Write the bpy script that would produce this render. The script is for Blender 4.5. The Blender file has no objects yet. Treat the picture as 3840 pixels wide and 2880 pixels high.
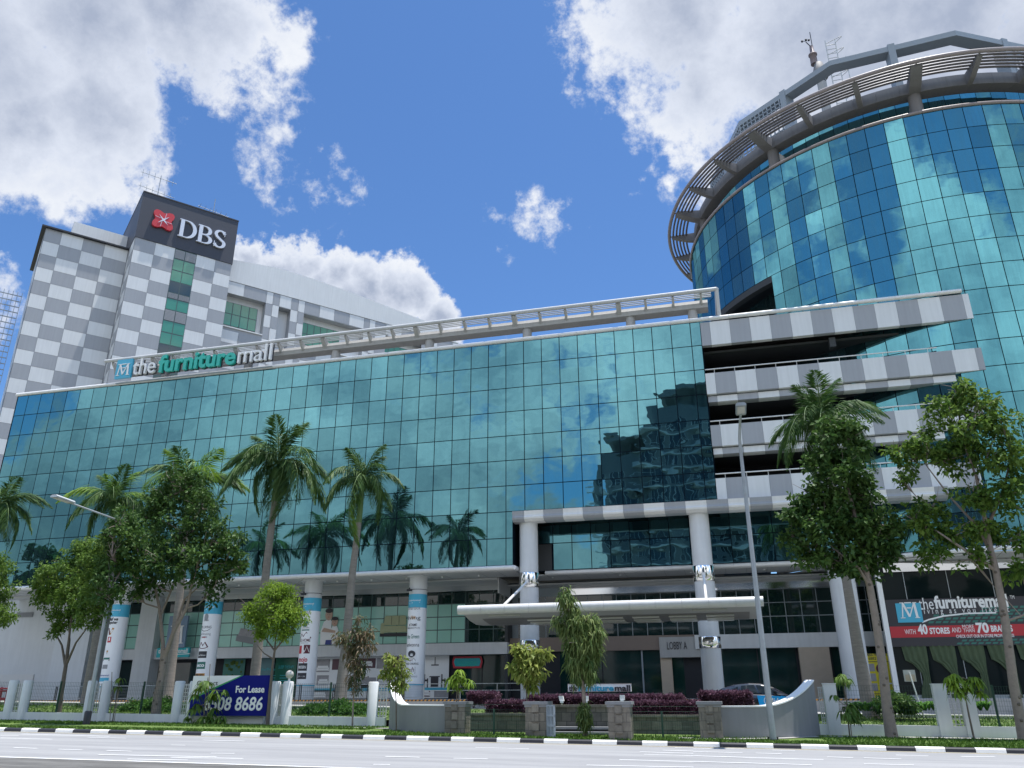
import bpy, math, random
import numpy as np
from mathutils import Vector, Matrix

random.seed(7)
rng = np.random.default_rng(11)
scene = bpy.context.scene
R_ = math.radians

# ------------------------------------------------------------------ camera
# metres; the camera stands at the origin, X runs along the mall facade, Y into depth, Z up
FPX, YAW, PITCH, ROLL = 2975.93, -0.251211, 0.373342, -0.003553   # focal length in px of a 3840 px wide frame
def cam_axes():
    cy, sy, cp, sp = math.cos(YAW), math.sin(YAW), math.cos(PITCH), math.sin(PITCH)
    fw = np.array([sy*cp, cy*cp, sp]); right = np.array([cy, -sy, 0.0]); up = np.cross(right, fw)
    cr, sr = math.cos(ROLL), math.sin(ROLL)
    return cr*right + sr*up, -sr*right + cr*up, fw
CR, CU, CF = cam_axes()
cam_d = bpy.data.cameras.new("camera"); cam = bpy.data.objects.new("camera", cam_d)
scene.collection.objects.link(cam)
cam_d.sensor_width = 36.0; cam_d.lens = FPX/3840*36.0; cam_d.clip_start = 0.1; cam_d.clip_end = 6000
M3 = Matrix((CR, CU, -CF)).transposed()
cam.matrix_world = M3.to_4x4()
scene.camera = cam

def ray(x, y):
    return CR*(x-1920)/FPX - CU*(y-1440)/FPX + CF
def at(x, y, Y):                       # survey point: seen at x, y of the photo, standing in depth Y
    d = ray(x, y); return d*(Y/d[1])
def atz(x, y, z):
    d = ray(x, y); return d*(z/d[2])
def gz(X):                             # the road falls one percent to the right
    return -1.65 - 0.01*X
def atg(x, y, dz=0.0):                 # point on the (sloping) ground
    d = ray(x, y); t = (-1.65+dz)/(d[2]+0.01*d[0]); return d*t

# ------------------------------------------------------------------ light
SUN_EL, SUN_AZ = R_(80.0), R_(68.0)    # azimuth from +Y towards +X
sun_dir = Vector((math.sin(SUN_AZ)*math.cos(SUN_EL), math.cos(SUN_AZ)*math.cos(SUN_EL), math.sin(SUN_EL)))
sd = bpy.data.lights.new("sun", 'SUN'); sd.energy = 4.6; sd.angle = R_(0.55); sd.color = (1.0, 0.96, 0.90)
so = bpy.data.objects.new("sun", sd); scene.collection.objects.link(so)
so.rotation_euler = (-sun_dir).to_track_quat('-Z', 'Y').to_euler()
scene.view_settings.view_transform = 'Standard'; scene.view_settings.look = 'None'
scene.view_settings.gamma = 1.0; scene.view_settings.exposure = 0.64

w = bpy.data.worlds.new("World"); scene.world = w; w.use_nodes = True
NT = w.node_tree; N = NT.nodes; L = NT.links
for n in list(N): N.remove(n)
def nd(tree, t, **k):
    n = tree.nodes.new(t)
    for a, b in k.items(): setattr(n, a, b)
    return n
def math_n(tree, op, a, b=None, c=None, clamp=False):
    n = nd(tree, 'ShaderNodeMath', operation=op); n.use_clamp = clamp
    for i, v in enumerate((a, b, c)):
        if v is None: continue
        if isinstance(v, (int, float)): n.inputs[i].default_value = v
        else: tree.links.new(v, n.inputs[i])
    return n.outputs[0]
sky = nd(NT, 'ShaderNodeTexSky', sky_type='NISHITA'); sky.sun_disc = False
sky.sun_elevation = SUN_EL; sky.sun_rotation = SUN_AZ
sky.air_density = 1.0; sky.dust_density = 0.35; sky.ozone_density = 2.2; sky.altitude = 20
tc = nd(NT, 'ShaderNodeTexCoord')
nrm = nd(NT, 'ShaderNodeVectorMath', operation='NORMALIZE'); L.new(tc.outputs['Generated'], nrm.inputs[0])
D = nrm.outputs[0]
nz1 = nd(NT, 'ShaderNodeTexNoise'); nz1.inputs['Scale'].default_value = 5.2; nz1.inputs['Detail'].default_value = 9; nz1.inputs['Roughness'].default_value = 0.62; nz1.inputs['Distortion'].default_value = 0.0
L.new(D, nz1.inputs['Vector'])
nz2 = nd(NT, 'ShaderNodeTexNoise'); nz2.inputs['Scale'].default_value = 22.0; nz2.inputs['Detail'].default_value = 7; nz2.inputs['Roughness'].default_value = 0.66; nz2.inputs['Distortion'].default_value = 0.1
L.new(D, nz2.inputs['Vector'])
nz3 = nd(NT, 'ShaderNodeTexNoise'); nz3.inputs['Scale'].default_value = 3.3; nz3.inputs['Detail'].default_value = 8; nz3.inputs['Roughness'].default_value = 0.58
of = nd(NT, 'ShaderNodeVectorMath', operation='ADD'); of.inputs[1].default_value = (4.1, 1.7, 9.2); L.new(D, of.inputs[0]); L.new(of.outputs[0], nz3.inputs['Vector'])
f1 = math_n(NT, 'SUBTRACT', nz1.outputs[0], 0.5); f2 = math_n(NT, 'SUBTRACT', nz2.outputs[0], 0.5)
rag = math_n(NT, 'ADD', math_n(NT, 'MULTIPLY', f1, 2.0), math_n(NT, 'MULTIPLY', f2, 1.1))
# cloud banks: direction (by survey pixel), angular radius (radians), weight
BANKS = [(-60, 160, .17, 1.0), (330, 100, .15, 1.0), (690, 60, .115, 1.0), (360, 400, .12, 1.0), (90, 420, .085, .9), (-250, 430, .11, 1.0),
         (2560, 60, .15, 1.0), (3000, 120, .21, 1.1), (3500, 60, .26, 1.1), (2640, 320, .12, .95), (4100, 300, .30, 1.1), (3300, -400, .3, 1.0), (420, -350, .22, .9),
         (950, 985, .036, 1.0), (1080, 1010, .042, 1.1), (1235, 1030, .046, 1.1), (1390, 1075, .052, 1.15), (1510, 1100, .052, 1.1), (1640, 1210, .042, 1.0), (1340, 1160, .06, 1.1), (890, 945, .024, .8), (1930, 1225, .05, .4),
         (1010, 500, .085, .28), (1120, 590, .05, .22), (900, 640, .05, .12), (1070, 170, .05, .22),
         (1850, 840, .030, .17), (2010, 875, .040, .22), (1870, 1000, .028, .2), (2080, 835, .028, .22), (-20, 1010, .03, .6), (-80, 1130, .06, .7)]
wn = nd(NT, 'ShaderNodeTexNoise'); wn.inputs['Scale'].default_value = 13.0; wn.inputs['Detail'].default_value = 6; wn.inputs['Roughness'].default_value = .62; L.new(D, wn.inputs['Vector'])
ws = nd(NT, 'ShaderNodeVectorMath', operation='SUBTRACT'); L.new(wn.outputs['Color'], ws.inputs[0]); ws.inputs[1].default_value = (.5, .5, .5)
wm = nd(NT, 'ShaderNodeVectorMath', operation='MULTIPLY_ADD'); L.new(ws.outputs[0], wm.inputs[0]); wm.inputs[1].default_value = (.115, .115, .115); L.new(D, wm.inputs[2])
DW = wm.outputs[0]                     # cloud edges billow: the banks are looked up through a warped direction
m = None
for (px, py, rad, wgt) in BANKS:
    c = ray(px, py); c = c/np.linalg.norm(c)
    v = nd(NT, 'ShaderNodeVectorMath', operation='DISTANCE'); L.new(DW, v.inputs[0]); v.inputs[1].default_value = tuple(c)
    e = math_n(NT, 'MULTIPLY', math_n(NT, 'SUBTRACT', 1.0, math_n(NT, 'DIVIDE', v.outputs['Value'], rad)), wgt)
    m = e if m is None else math_n(NT, 'MAXIMUM', m, e)
front = math_n(NT, 'ADD', math_n(NT, 'MULTIPLY', math_n(NT, 'MAXIMUM', m, -0.9), 1.0), math_n(NT, 'MULTIPLY', rag, 0.95))
cov_f = nd(NT, 'ShaderNodeMapRange', interpolation_type='SMOOTHSTEP'); L.new(front, cov_f.inputs[0]); cov_f.inputs[1].default_value = 0.10; cov_f.inputs[2].default_value = 0.44
# the half of the sky behind the street: broken cumulus
sepb = nd(NT, 'ShaderNodeSeparateXYZ'); L.new(D, sepb.inputs[0])
back = math_n(NT, 'ADD', math_n(NT, 'ADD', math_n(NT, 'SUBTRACT', nz3.outputs[0], 0.475), math_n(NT, 'MULTIPLY', f2, 0.26)), math_n(NT, 'MULTIPLY', math_n(NT, 'SUBTRACT', 0.46, sepb.outputs['Z']), 0.42))
cov_b = nd(NT, 'ShaderNodeMapRange', interpolation_type='SMOOTHSTEP'); L.new(back, cov_b.inputs[0]); cov_b.inputs[1].default_value = -0.01; cov_b.inputs[2].default_value = 0.08; cov_b.inputs[3].default_value = .10
sep = nd(NT, 'ShaderNodeSeparateXYZ'); L.new(D, sep.inputs[0])
side = nd(NT, 'ShaderNodeMapRange', interpolation_type='SMOOTHSTEP'); L.new(sep.outputs['Y'], side.inputs[0]); side.inputs[1].default_value = 0.12; side.inputs[2].default_value = -0.08
covm = nd(NT, 'ShaderNodeMix', data_type='FLOAT'); L.new(side.outputs[0], covm.inputs[0]); L.new(cov_f.outputs[0], covm.inputs[2]); L.new(cov_b.outputs[0], covm.inputs[3])
# cloud tone: bright rims, lavender grey hearts and bellies
thick = math_n(NT, 'ADD', math_n(NT, 'MULTIPLY', math_n(NT, 'MAXIMUM', m, 0.0), 0.62), math_n(NT, 'MULTIPLY', nz3.outputs[0], 0.62))
tone = nd(NT, 'ShaderNodeValToRGB'); cr = tone.color_ramp
cr.elements[0].position = 0.36; cr.elements[0].color = (6.1, 6.25, 6.5, 1)
cr.elements[1].position = 0.95; cr.elements[1].color = (2.6, 3.0, 3.9, 1)
e = cr.elements.new(0.60); e.color = (4.7, 5.05, 5.8, 1)
L.new(math_n(NT, 'ADD', thick, math_n(NT, 'ADD', math_n(NT, 'MULTIPLY', f2, 0.35), math_n(NT, 'MULTIPLY', f1, 0.5))), tone.inputs[0])
gain = nd(NT, 'ShaderNodeMix', data_type='RGBA', blend_type='MULTIPLY'); gain.inputs[0].default_value = 1.0
L.new(sky.outputs[0], gain.inputs[6]); gain.inputs[7].default_value = (0.58, 0.82, 1.08, 1)
bgain = nd(NT, 'ShaderNodeMix', data_type='RGBA', blend_type='MULTIPLY'); bgain.inputs[0].default_value = 1.0; L.new(sky.outputs[0], bgain.inputs[6]); bgain.inputs[7].default_value = (1.0, 1.55, 1.80, 1)
skyc = nd(NT, 'ShaderNodeMix', data_type='RGBA'); L.new(side.outputs[0], skyc.inputs[0]); L.new(gain.outputs[2], skyc.inputs[6]); L.new(bgain.outputs[2], skyc.inputs[7])
mixc = nd(NT, 'ShaderNodeMix', data_type='RGBA'); L.new(covm.outputs[0], mixc.inputs[0]); L.new(skyc.outputs[2], mixc.inputs[6]); L.new(tone.outputs[0], mixc.inputs[7])
btone = nd(NT, 'ShaderNodeValToRGB'); br_ = btone.color_ramp     # broken cloud behind: grey bellies, bright tops
br_.elements[0].position = .385; br_.elements[0].color = (12.8, 12.9, 13.0, 1); br_.elements[1].position = .63; br_.elements[1].color = (5.0, 5.8, 6.7, 1)
L.new(math_n(NT, 'ADD', nz1.outputs[0], math_n(NT, 'MULTIPLY', f2, 0.25)), btone.inputs[0])
mixt = nd(NT, 'ShaderNodeMix', data_type='RGBA'); L.new(side.outputs[0], mixt.inputs[0]); L.new(tone.outputs[0], mixt.inputs[6]); L.new(btone.outputs[0], mixt.inputs[7])
lowd = nd(NT, 'ShaderNodeMapRange', interpolation_type='SMOOTHSTEP'); L.new(sep.outputs['Z'], lowd.inputs[0]); lowd.inputs[1].default_value = .06; lowd.inputs[2].default_value = .40; lowd.inputs[3].default_value = .40; lowd.inputs[4].default_value = 1.08
lowm = math_n(NT, 'ADD', math_n(NT, 'MULTIPLY', side.outputs[0], math_n(NT, 'SUBTRACT', lowd.outputs[0], 1.0)), 1.0)   # greyer cloud low behind the camera
mixl = nd(NT, 'ShaderNodeVectorMath', operation='SCALE'); L.new(mixt.outputs[2], mixl.inputs[0]); L.new(lowm, mixl.inputs['Scale'])
L.new(mixl.outputs[0], mixc.inputs[7])
bg = nd(NT, 'ShaderNodeBackground'); bg.inputs[1].default_value = 0.10; L.new(mixc.outputs[2], bg.inputs[0])
wo = nd(NT, 'ShaderNodeOutputWorld'); L.new(bg.outputs[0], wo.inputs[0])

# ------------------------------------------------------------------ materials
def srgb(h):
    c = [int(h[i:i+2], 16)/255 for i in (0, 2, 4)]
    return tuple(x/12.92 if x <= .04045 else ((x+.055)/1.055)**2.4 for x in c)
def setin(b, **k):
    for a, v in k.items():
        if a in b.inputs: b.inputs[a].default_value = v
def mat(name, col, rough=.6, metal=0., spec=.5, var=0., vscale=3., bump=0., bscale=20., streak=0., coat=0.):
    m = bpy.data.materials.new(name); m.use_nodes = True; t = m.node_tree; b = t.nodes['Principled BSDF']
    col = tuple(col)[:3]
    b.inputs['Base Color'].default_value = (*col, 1); b.inputs['Roughness'].default_value = rough; b.inputs['Metallic'].default_value = metal
    b.inputs['Specular IOR Level'].default_value = spec; b.inputs['Coat Weight'].default_value = coat
    if var or bump or streak:
        geo = nd(t, 'ShaderNodeNewGeometry'); tex = geo.outputs['Position']
    if var or streak:
        n1 = nd(t, 'ShaderNodeTexNoise'); n1.inputs['Scale'].default_value = vscale; n1.inputs['Detail'].default_value = 6; n1.inputs['Roughness'].default_value = .65
        t.links.new(tex, n1.inputs['Vector'])
        fac = math_n(t, 'MULTIPLY', math_n(t, 'SUBTRACT', n1.outputs[0], .5), 2*var)
        if streak:                         # rain runs: noise stretched along Z
            mp = nd(t, 'ShaderNodeMapping'); mp.inputs['Scale'].default_value = (5, 5, .28); t.links.new(tex, mp.inputs[0])
            n2 = nd(t, 'ShaderNodeTexNoise'); n2.inputs['Scale'].default_value = 1.0; n2.inputs['Detail'].default_value = 5; t.links.new(mp.outputs[0], n2.inputs['Vector'])
            fac = math_n(t, 'ADD', fac, math_n(t, 'MULTIPLY', math_n(t, 'SUBTRACT', n2.outputs[0], .5), 2*streak))
        hs = nd(t, 'ShaderNodeVectorMath', operation='SCALE'); hs.inputs[0].default_value = col
        t.links.new(math_n(t, 'ADD', fac, 1.0), hs.inputs['Scale']); t.links.new(hs.outputs[0], b.inputs['Base Color'])
    if bump:
        n3 = nd(t, 'ShaderNodeTexNoise'); n3.inputs['Scale'].default_value = bscale; n3.inputs['Detail'].default_value = 4; t.links.new(tex, n3.inputs['Vector'])
        bp = nd(t, 'ShaderNodeBump'); bp.inputs['Strength'].default_value = bump; bp.inputs['Distance'].default_value = .02
        t.links.new(n3.outputs[0], bp.inputs['Height']); t.links.new(bp.outputs[0], b.inputs['Normal'])
    return m
def glass_mirror(name, tint, haze, hazecol, var=.10, wav=.05):
    """reflective coated curtain-wall glass: tinted mirror over a faint hazy body colour, slightly wavy, rain-streaked"""
    m = bpy.data.materials.new(name); m.use_nodes = True; t = m.node_tree
    for n in list(t.nodes): t.nodes.remove(n)
    out = nd(t, 'ShaderNodeOutputMaterial'); mix = nd(t, 'ShaderNodeMixShader')
    gl = nd(t, 'ShaderNodeBsdfGlossy'); gl.inputs['Roughness'].default_value = .012
    df = nd(t, 'ShaderNodeBsdfDiffuse'); df.inputs[0].default_value = (*hazecol, 1)
    geo = nd(t, 'ShaderNodeNewGeometry')
    rnd = geo.outputs['Random Per Island']
    hs = nd(t, 'ShaderNodeVectorMath', operation='SCALE'); hs.inputs[0].default_value = tint
    t.links.new(math_n(t, 'ADD', math_n(t, 'MULTIPLY', rnd, 2*var), 1-var), hs.inputs['Scale']); t.links.new(hs.outputs[0], gl.inputs[0])
    mp = nd(t, 'ShaderNodeMapping'); mp.inputs['Scale'].default_value = (4.5, 4.5, .30); t.links.new(geo.outputs['Position'], mp.inputs[0])
    n2 = nd(t, 'ShaderNodeTexNoise'); n2.inputs['Scale'].default_value = 1.; n2.inputs['Detail'].default_value = 6; n2.inputs['Roughness'].default_value = .7; t.links.new(mp.outputs[0], n2.inputs['Vector'])
    h = math_n(t, 'MULTIPLY', math_n(t, 'SUBTRACT', n2.outputs[0], .40, clamp=True), haze*3.0, clamp=True)
    h = math_n(t, 'ADD', h, math_n(t, 'MULTIPLY', math_n(t, 'FRACT', math_n(t, 'MULTIPLY', rnd, 7.31)), haze*1.1), clamp=True)
    t.links.new(h, mix.inputs[0])
    mp2 = nd(t, 'ShaderNodeMapping'); mp2.inputs['Scale'].default_value = (.55, .55, .8); t.links.new(geo.outputs['Position'], mp2.inputs[0])
    n3 = nd(t, 'ShaderNodeTexNoise'); n3.inputs['Scale'].default_value = 1.; n3.inputs['Detail'].default_value = 1.5; t.links.new(mp2.outputs[0], n3.inputs['Vector'])
    bp = nd(t, 'ShaderNodeBump'); bp.inputs['Strength'].default_value = 1.0; bp.inputs['Distance'].default_value = wav
    t.links.new(n3.outputs[0], bp.inputs['Height']); t.links.new(bp.outputs[0], gl.inputs['Normal'])
    t.links.new(gl.outputs[0], mix.inputs[1]); t.links.new(df.outputs[0], mix.inputs[2]); t.links.new(mix.outputs[0], out.inputs[0])
    return m
def leafmat(name, ca, cb, trans=.35, rough=.55):
    m = bpy.data.materials.new(name); m.use_nodes = True; t = m.node_tree
    for n in list(t.nodes): t.nodes.remove(n)
    out = nd(t, 'ShaderNodeOutputMaterial'); geo = nd(t, 'ShaderNodeNewGeometry')
    rp = nd(t, 'ShaderNodeMix', data_type='RGBA'); rp.inputs[6].default_value = (*ca, 1); rp.inputs[7].default_value = (*cb, 1)
    nn = nd(t, 'ShaderNodeTexNoise'); nn.inputs['Scale'].default_value = .9; nn.inputs['Detail'].default_value = 3; t.links.new(geo.outputs['Position'], nn.inputs['Vector'])
    fac = math_n(t, 'ADD', math_n(t, 'MULTIPLY', geo.outputs['Random Per Island'], .75), math_n(t, 'MULTIPLY', math_n(t, 'SUBTRACT', nn.outputs[0], .5), 1.3), clamp=True)
    t.links.new(fac, rp.inputs[0])
    pb = nd(t, 'ShaderNodeBsdfPrincipled'); pb.inputs['Roughness'].default_value = rough; pb.inputs['Specular IOR Level'].default_value = .22
    t.links.new(rp.outputs[2], pb.inputs['Base Color'])
    tr = nd(t, 'ShaderNodeBsdfTranslucent'); t.links.new(rp.outputs[2], tr.inputs[0])
    mx = nd(t, 'ShaderNodeMixShader'); mx.inputs[0].default_value = trans
    t.links.new(pb.outputs[0], mx.inputs[1]); t.links.new(tr.outputs[0], mx.inputs[2]); t.links.new(mx.outputs[0], out.inputs[0])
    return m
def brickmat(name, c1, c2, mortar, sx, sz, msize=.02, rough=.8, offset=.5, horiz=False):
    """blocks on a wall whose face runs along X (rows along Z)"""
    m = bpy.data.materials.new(name); m.use_nodes = True; t = m.node_tree; b = t.nodes['Principled BSDF']; b.inputs['Roughness'].default_value = rough
    geo = nd(t, 'ShaderNodeNewGeometry'); sp = nd(t, 'ShaderNodeSeparateXYZ'); t.links.new(geo.outputs['Position'], sp.inputs[0])
    cb = nd(t, 'ShaderNodeCombineXYZ'); t.links.new(math_n(t, 'ADD', sp.outputs[0], sp.outputs[1]), cb.inputs[0]); t.links.new(sp.outputs[2], cb.inputs[1])
    br = nd(t, 'ShaderNodeTexBrick'); br.inputs['Color1'].default_value = (*c1, 1); br.inputs['Color2'].default_value = (*c2, 1); br.inputs['Mortar'].default_value = (*mortar, 1)
    br.inputs['Scale'].default_value = 1; br.inputs['Brick Width'].default_value = sx; br.inputs['Row Height'].default_value = sz; br.inputs['Mortar Size'].default_value = msize; br.offset = offset
    t.links.new(cb.outputs[0], br.inputs['Vector'])
    n1 = nd(t, 'ShaderNodeTexNoise'); n1.inputs['Scale'].default_value = 4; n1.inputs['Detail'].default_value = 7; n1.inputs['Roughness'].default_value = .7; t.links.new(geo.outputs['Position'], n1.inputs['Vector'])
    hs = nd(t, 'ShaderNodeVectorMath', operation='SCALE'); t.links.new(br.outputs[0], hs.inputs[0]); t.links.new(math_n(t, 'ADD', math_n(t, 'MULTIPLY', n1.outputs[0], 1.3), .35), hs.inputs['Scale'])
    t.links.new(hs.outputs[0], b.inputs['Base Color'])
    bp = nd(t, 'ShaderNodeBump'); bp.inputs['Strength'].default_value = .5; bp.inputs['Distance'].default_value = .01; t.links.new(n1.outputs[0], bp.inputs['Height']); t.links.new(bp.outputs[0], b.inputs['Normal'])
    return m

MT = {}
MT['white'] = mat('white_panel', (.67, .685, .70), .45, var=.06, vscale=.5, streak=.10)
MT['grey'] = mat('grey_panel', (.33, .345, .375), .45, var=.06, vscale=.5, streak=.10)
MT['pergolatube'] = mat('grey_white_tube', (.50, .51, .52), .4, var=.08, vscale=1.5, streak=.08)
MT['whitetube'] = mat('white_painted_tube', (.72, .72, .72), .35, var=.08, vscale=1.5, streak=.08)
MT['pinktube'] = mat('weathered_tube', (.27, .235, .24), .45, var=.12, vscale=1.2)
MT['conc'] = mat('stained_concrete_beam', (.37, .372, .372), .7, var=.14, vscale=.9, streak=.16)
MT['crownconc'] = mat('weathered_crown_beam', (.19, .185, .19), .7, var=.14, vscale=.9, streak=.16)
MT['crownslat'] = mat('dark_louvre_tube', (.125, .115, .125), .5, var=.1)
MT['roofing'] = mat('dark_roofing', (.10, .10, .10), .9, var=.2)
MT['mauve'] = mat('weathered_mauve_pole', (.20, .16, .17), .6, var=.2)
MT['soffit'] = mat('soffit_panel', (.47, .475, .475), .5, var=.05)
MT['dark'] = mat('shade_black', (.012, .014, .02), .7)  # near black in place of the shade inside unlit openings
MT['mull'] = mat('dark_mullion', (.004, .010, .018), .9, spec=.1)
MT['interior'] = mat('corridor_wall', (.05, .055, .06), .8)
MT['chrome'] = mat('polished_steel', (.75, .75, .76), .07, metal=1.)
MT['steel'] = mat('galvanised_steel', (.33, .36, .38), .5, metal=.4, var=.25, vscale=3)
MT['steelgrey'] = mat('grey_painted_steel', (.27, .31, .35), .45, var=.06)
MT['plaster'] = mat('white_plaster', (.61, .625, .64), .75, var=.10, vscale=1.2, streak=.10)
MT['greyplaster'] = mat('grey_plaster', (.215, .22, .23), .8, var=.12, vscale=1.0, streak=.10)
MT['coping'] = mat('white_coping', (.80, .80, .79), .6, var=.08)
MT['tealglass'] = glass_mirror('teal_mirror_glass', (.098, .236, .272), .11, (.09, .21, .225), var=.16, wav=.008)
MT['blueglass'] = glass_mirror('blue_teal_mirror_glass', (.086, .248, .296), .20, (.09, .185, .205), var=.20, wav=.004)
MT['clearglass'] = mat('dark_shop_glass', (.010, .028, .028), .02, spec=.9)
MT['paleglass'] = mat('pale_green_blind_glass', (.36, .66, .575), .12, spec=.6, var=.08, vscale=.8)
MT['greenglass'] = mat('green_office_glass', (.06, .26, .18), .06, spec=.7, var=.25, vscale=.6)
MT['darkglass'] = mat('dark_office_glass', (.02, .045, .06), .05, spec=.7)
MT['frame'] = mat('window_frame', (.06, .10, .10), .4)
MT['black'] = mat('black_paint', (.018, .019, .026), .5)
MT['navy'] = mat('charcoal_cladding', (.038, .043, .062), .5, var=.06)
MT['red'] = mat('red_sign', (.55, .03, .045), .4)
MT['silver'] = mat('silver_letter', (.62, .64, .70), .35, metal=.3)
MT['teal'] = mat('teal_sign', (.01, .36, .40), .4)
MT['tealb'] = mat('turquoise_letter', (.02, .44, .36), .4)
MT['cyan'] = mat('cyan_sign', (.06, .40, .58), .4)
MT['signwhite'] = mat('white_letter', (.80, .80, .80), .4)
MT['bannerwhite'] = mat('white_banner_vinyl', (.83, .84, .86), .4, var=.03)
MT['bannerdark'] = mat('dark_banner_vinyl', (.028, .027, .036), .4)
MT['inkgreen'] = mat('green_print', (.03, .16, .13), .5)
MT['bannerred'] = mat('red_banner_stripe', (.46, .022, .035), .4)
MT['ink'] = mat('black_print', (.03, .03, .04), .5)
MT['inkgrey'] = mat('grey_print', (.25, .26, .28), .5)
MT['inkred'] = mat('red_print', (.5, .03, .05), .5)
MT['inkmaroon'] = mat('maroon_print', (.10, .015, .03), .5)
MT['inkorange'] = mat('orange_print', (.55, .25, .03), .5)
MT['inkblue'] = mat('blue_print', (.03, .05, .25), .5)
MT['leaseblue'] = mat('royal_blue_board', (.006, .010, .17), .6, var=.05, spec=.12)
MT['footglass'] = mat('dark_hall_glass', (.006, .012, .013), .03, spec=.16)
MT['servicewall'] = mat('grey_white_render', (.47, .49, .51), .8, var=.10, vscale=.6, streak=.10)
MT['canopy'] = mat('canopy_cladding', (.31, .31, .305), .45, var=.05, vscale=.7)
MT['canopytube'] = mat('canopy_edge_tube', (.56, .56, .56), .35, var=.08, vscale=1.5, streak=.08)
MT['canopydark'] = mat('canopy_shade', (.13, .125, .12), .5, var=.08)
MT['leasegreen'] = mat('green_board_stripe', (.03, .32, .10), .4)
MT['yellow'] = mat('yellow_print', (.70, .60, .02), .5)
MT['kerbw'] = mat('white_kerb_paint', (.80, .79, .77), .7, var=.10, vscale=4)
MT['kerbb'] = mat('black_kerb_paint', (.022, .023, .032), .6, var=.15, vscale=4)
MT['linew'] = mat('white_road_paint', (.74, .75, .76), .7, var=.25, vscale=6)
MT['liney'] = mat('yellow_road_paint', (.55, .45, .20), .7, var=.2, vscale=6)
MT['bark'] = mat('brown_bark', (.13, .105, .085), .9, var=.35, vscale=5, bump=.8, bscale=14)
MT['palebark'] = mat('pale_grey_bark', (.25, .205, .175), .9, var=.35, vscale=6, bump=.7, bscale=16)
MT['palmbark'] = mat('ringed_palm_bark', (.235, .205, .18), .9, var=.45, vscale=2.6, bump=.7, bscale=12)
_t = MT['palmbark'].node_tree; _n = [q for q in _t.nodes if q.type == 'TEX_NOISE'][0]; _m = nd(_t, 'ShaderNodeMapping'); _m.inputs['Scale'].default_value = (.9, .9, 4.5)
_t.links.new(_n.inputs['Vector'].links[0].from_socket, _m.inputs[0]); _t.links.new(_m.outputs[0], _n.inputs['Vector'])
MT['crownshaft'] = mat('palm_crownshaft', (.10, .17, .05), .6, var=.25)
MT['palmleaf'] = leafmat('palm_leaflet', (.030, .080, .024), (.10, .175, .042), .28)
MT['palmyoung'] = leafmat('young_palm_leaflet', (.09, .19, .03), (.21, .32, .035), .4)
MT['leafdark'] = leafmat('dark_green_leaf', (.032, .080, .020), (.105, .185, .042), .30)
MT['leafmid'] = leafmat('green_leaf', (.055, .12, .022), (.19, .29, .05), .38)
MT['leaflight'] = leafmat('bright_green_leaf', (.11, .20, .022), (.28, .40, .05), .42)
MT['leafyellow'] = leafmat('yellow_green_leaf', (.14, .21, .035), (.42, .45, .13), .4)
MT['leafolive'] = leafmat('olive_drooping_leaf', (.06, .12, .03), (.25, .30, .10), .35)
MT['leafrust'] = leafmat('rusty_leaf', (.05, .09, .03), (.28, .18, .12), .3)
MT['hedge'] = leafmat('purple_hedge_leaf', (.05, .018, .034), (.20, .10, .15), .25)
MT['shrub'] = leafmat('shrub_leaf', (.025, .085, .015), (.09, .20, .03), .3)
MT['lily'] = leafmat('lily_leaf', (.03, .12, .02), (.16, .30, .05), .35)
MT['grassblade'] = leafmat('grass_blade', (.05, .115, .014), (.10, .17, .028), .15, .7)
MT['rubber'] = mat('tyre_rubber', (.015, .015, .015), .8)
MT['carblack'] = mat('black_car_paint', (.012, .012, .018), .15, coat=1.)
MT['carblue'] = mat('blue_car_wrap', (.015, .36, .78), .25, coat=.6)
MT['carglass'] = mat('car_window', (.02, .03, .04), .03, spec=.8)
MT['redpaint'] = mat('red_painted_pipe', (.30, .02, .04), .4)
MT['stone'] = brickmat('rough_stone_block', (.22, .195, .16), (.145, .132, .112), (.085, .08, .07), .42, .30, .010)
MT['stonedark'] = brickmat('weathered_stone_cladding', (.16, .15, .13), (.085, .082, .075), (.045, .045, .04), .40, .33, .012)
MT['beige'] = mat('beige_stone_panel', (.46, .38, .30), .6, var=.12, vscale=2)
MT['brownband'] = mat('brown_panel', (.20, .155, .13), .6, var=.08)
MT['curtain'] = mat('green_curtain', (.075, .105, .055), .9, var=.3, vscale=2.5)
MT['greenpost'] = mat('green_coated_wire', (.008, .05, .03), .5)
MT['ladder'] = mat('pale_ladder', (.55, .57, .58), .5)
MT['skin'] = mat('printed_skin', (.55, .38, .30), .6)
MT['sofa'] = mat('printed_cream_sofa', (.42, .45, .27), .5, var=.1)
MT['lampglass'] = mat('lamp_lens', (.45, .45, .43), .2)
MT['condo'] = mat('apartment_wall', (.22, .24, .25), .8, var=.08)
MT['condolight'] = mat('apartment_balcony', (.60, .62, .62), .7)
MT['photo_a'] = mat('printed_photo_grey', (.33, .32, .34), .5, var=.5, vscale=2.2)
MT['photo_b'] = mat('printed_photo_plum', (.12, .055, .075), .5, var=.4, vscale=3)
MT['postergreen'] = mat('green_poster', (.015, .13, .085), .15, var=.1)
MT['posterblue'] = mat('pale_blue_poster', (.09, .22, .25), .15, var=.1)
MT['tealdark'] = mat('teal_shopfront', (.006, .028, .026), .05, spec=.5, var=.4, vscale=1.2)

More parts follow.
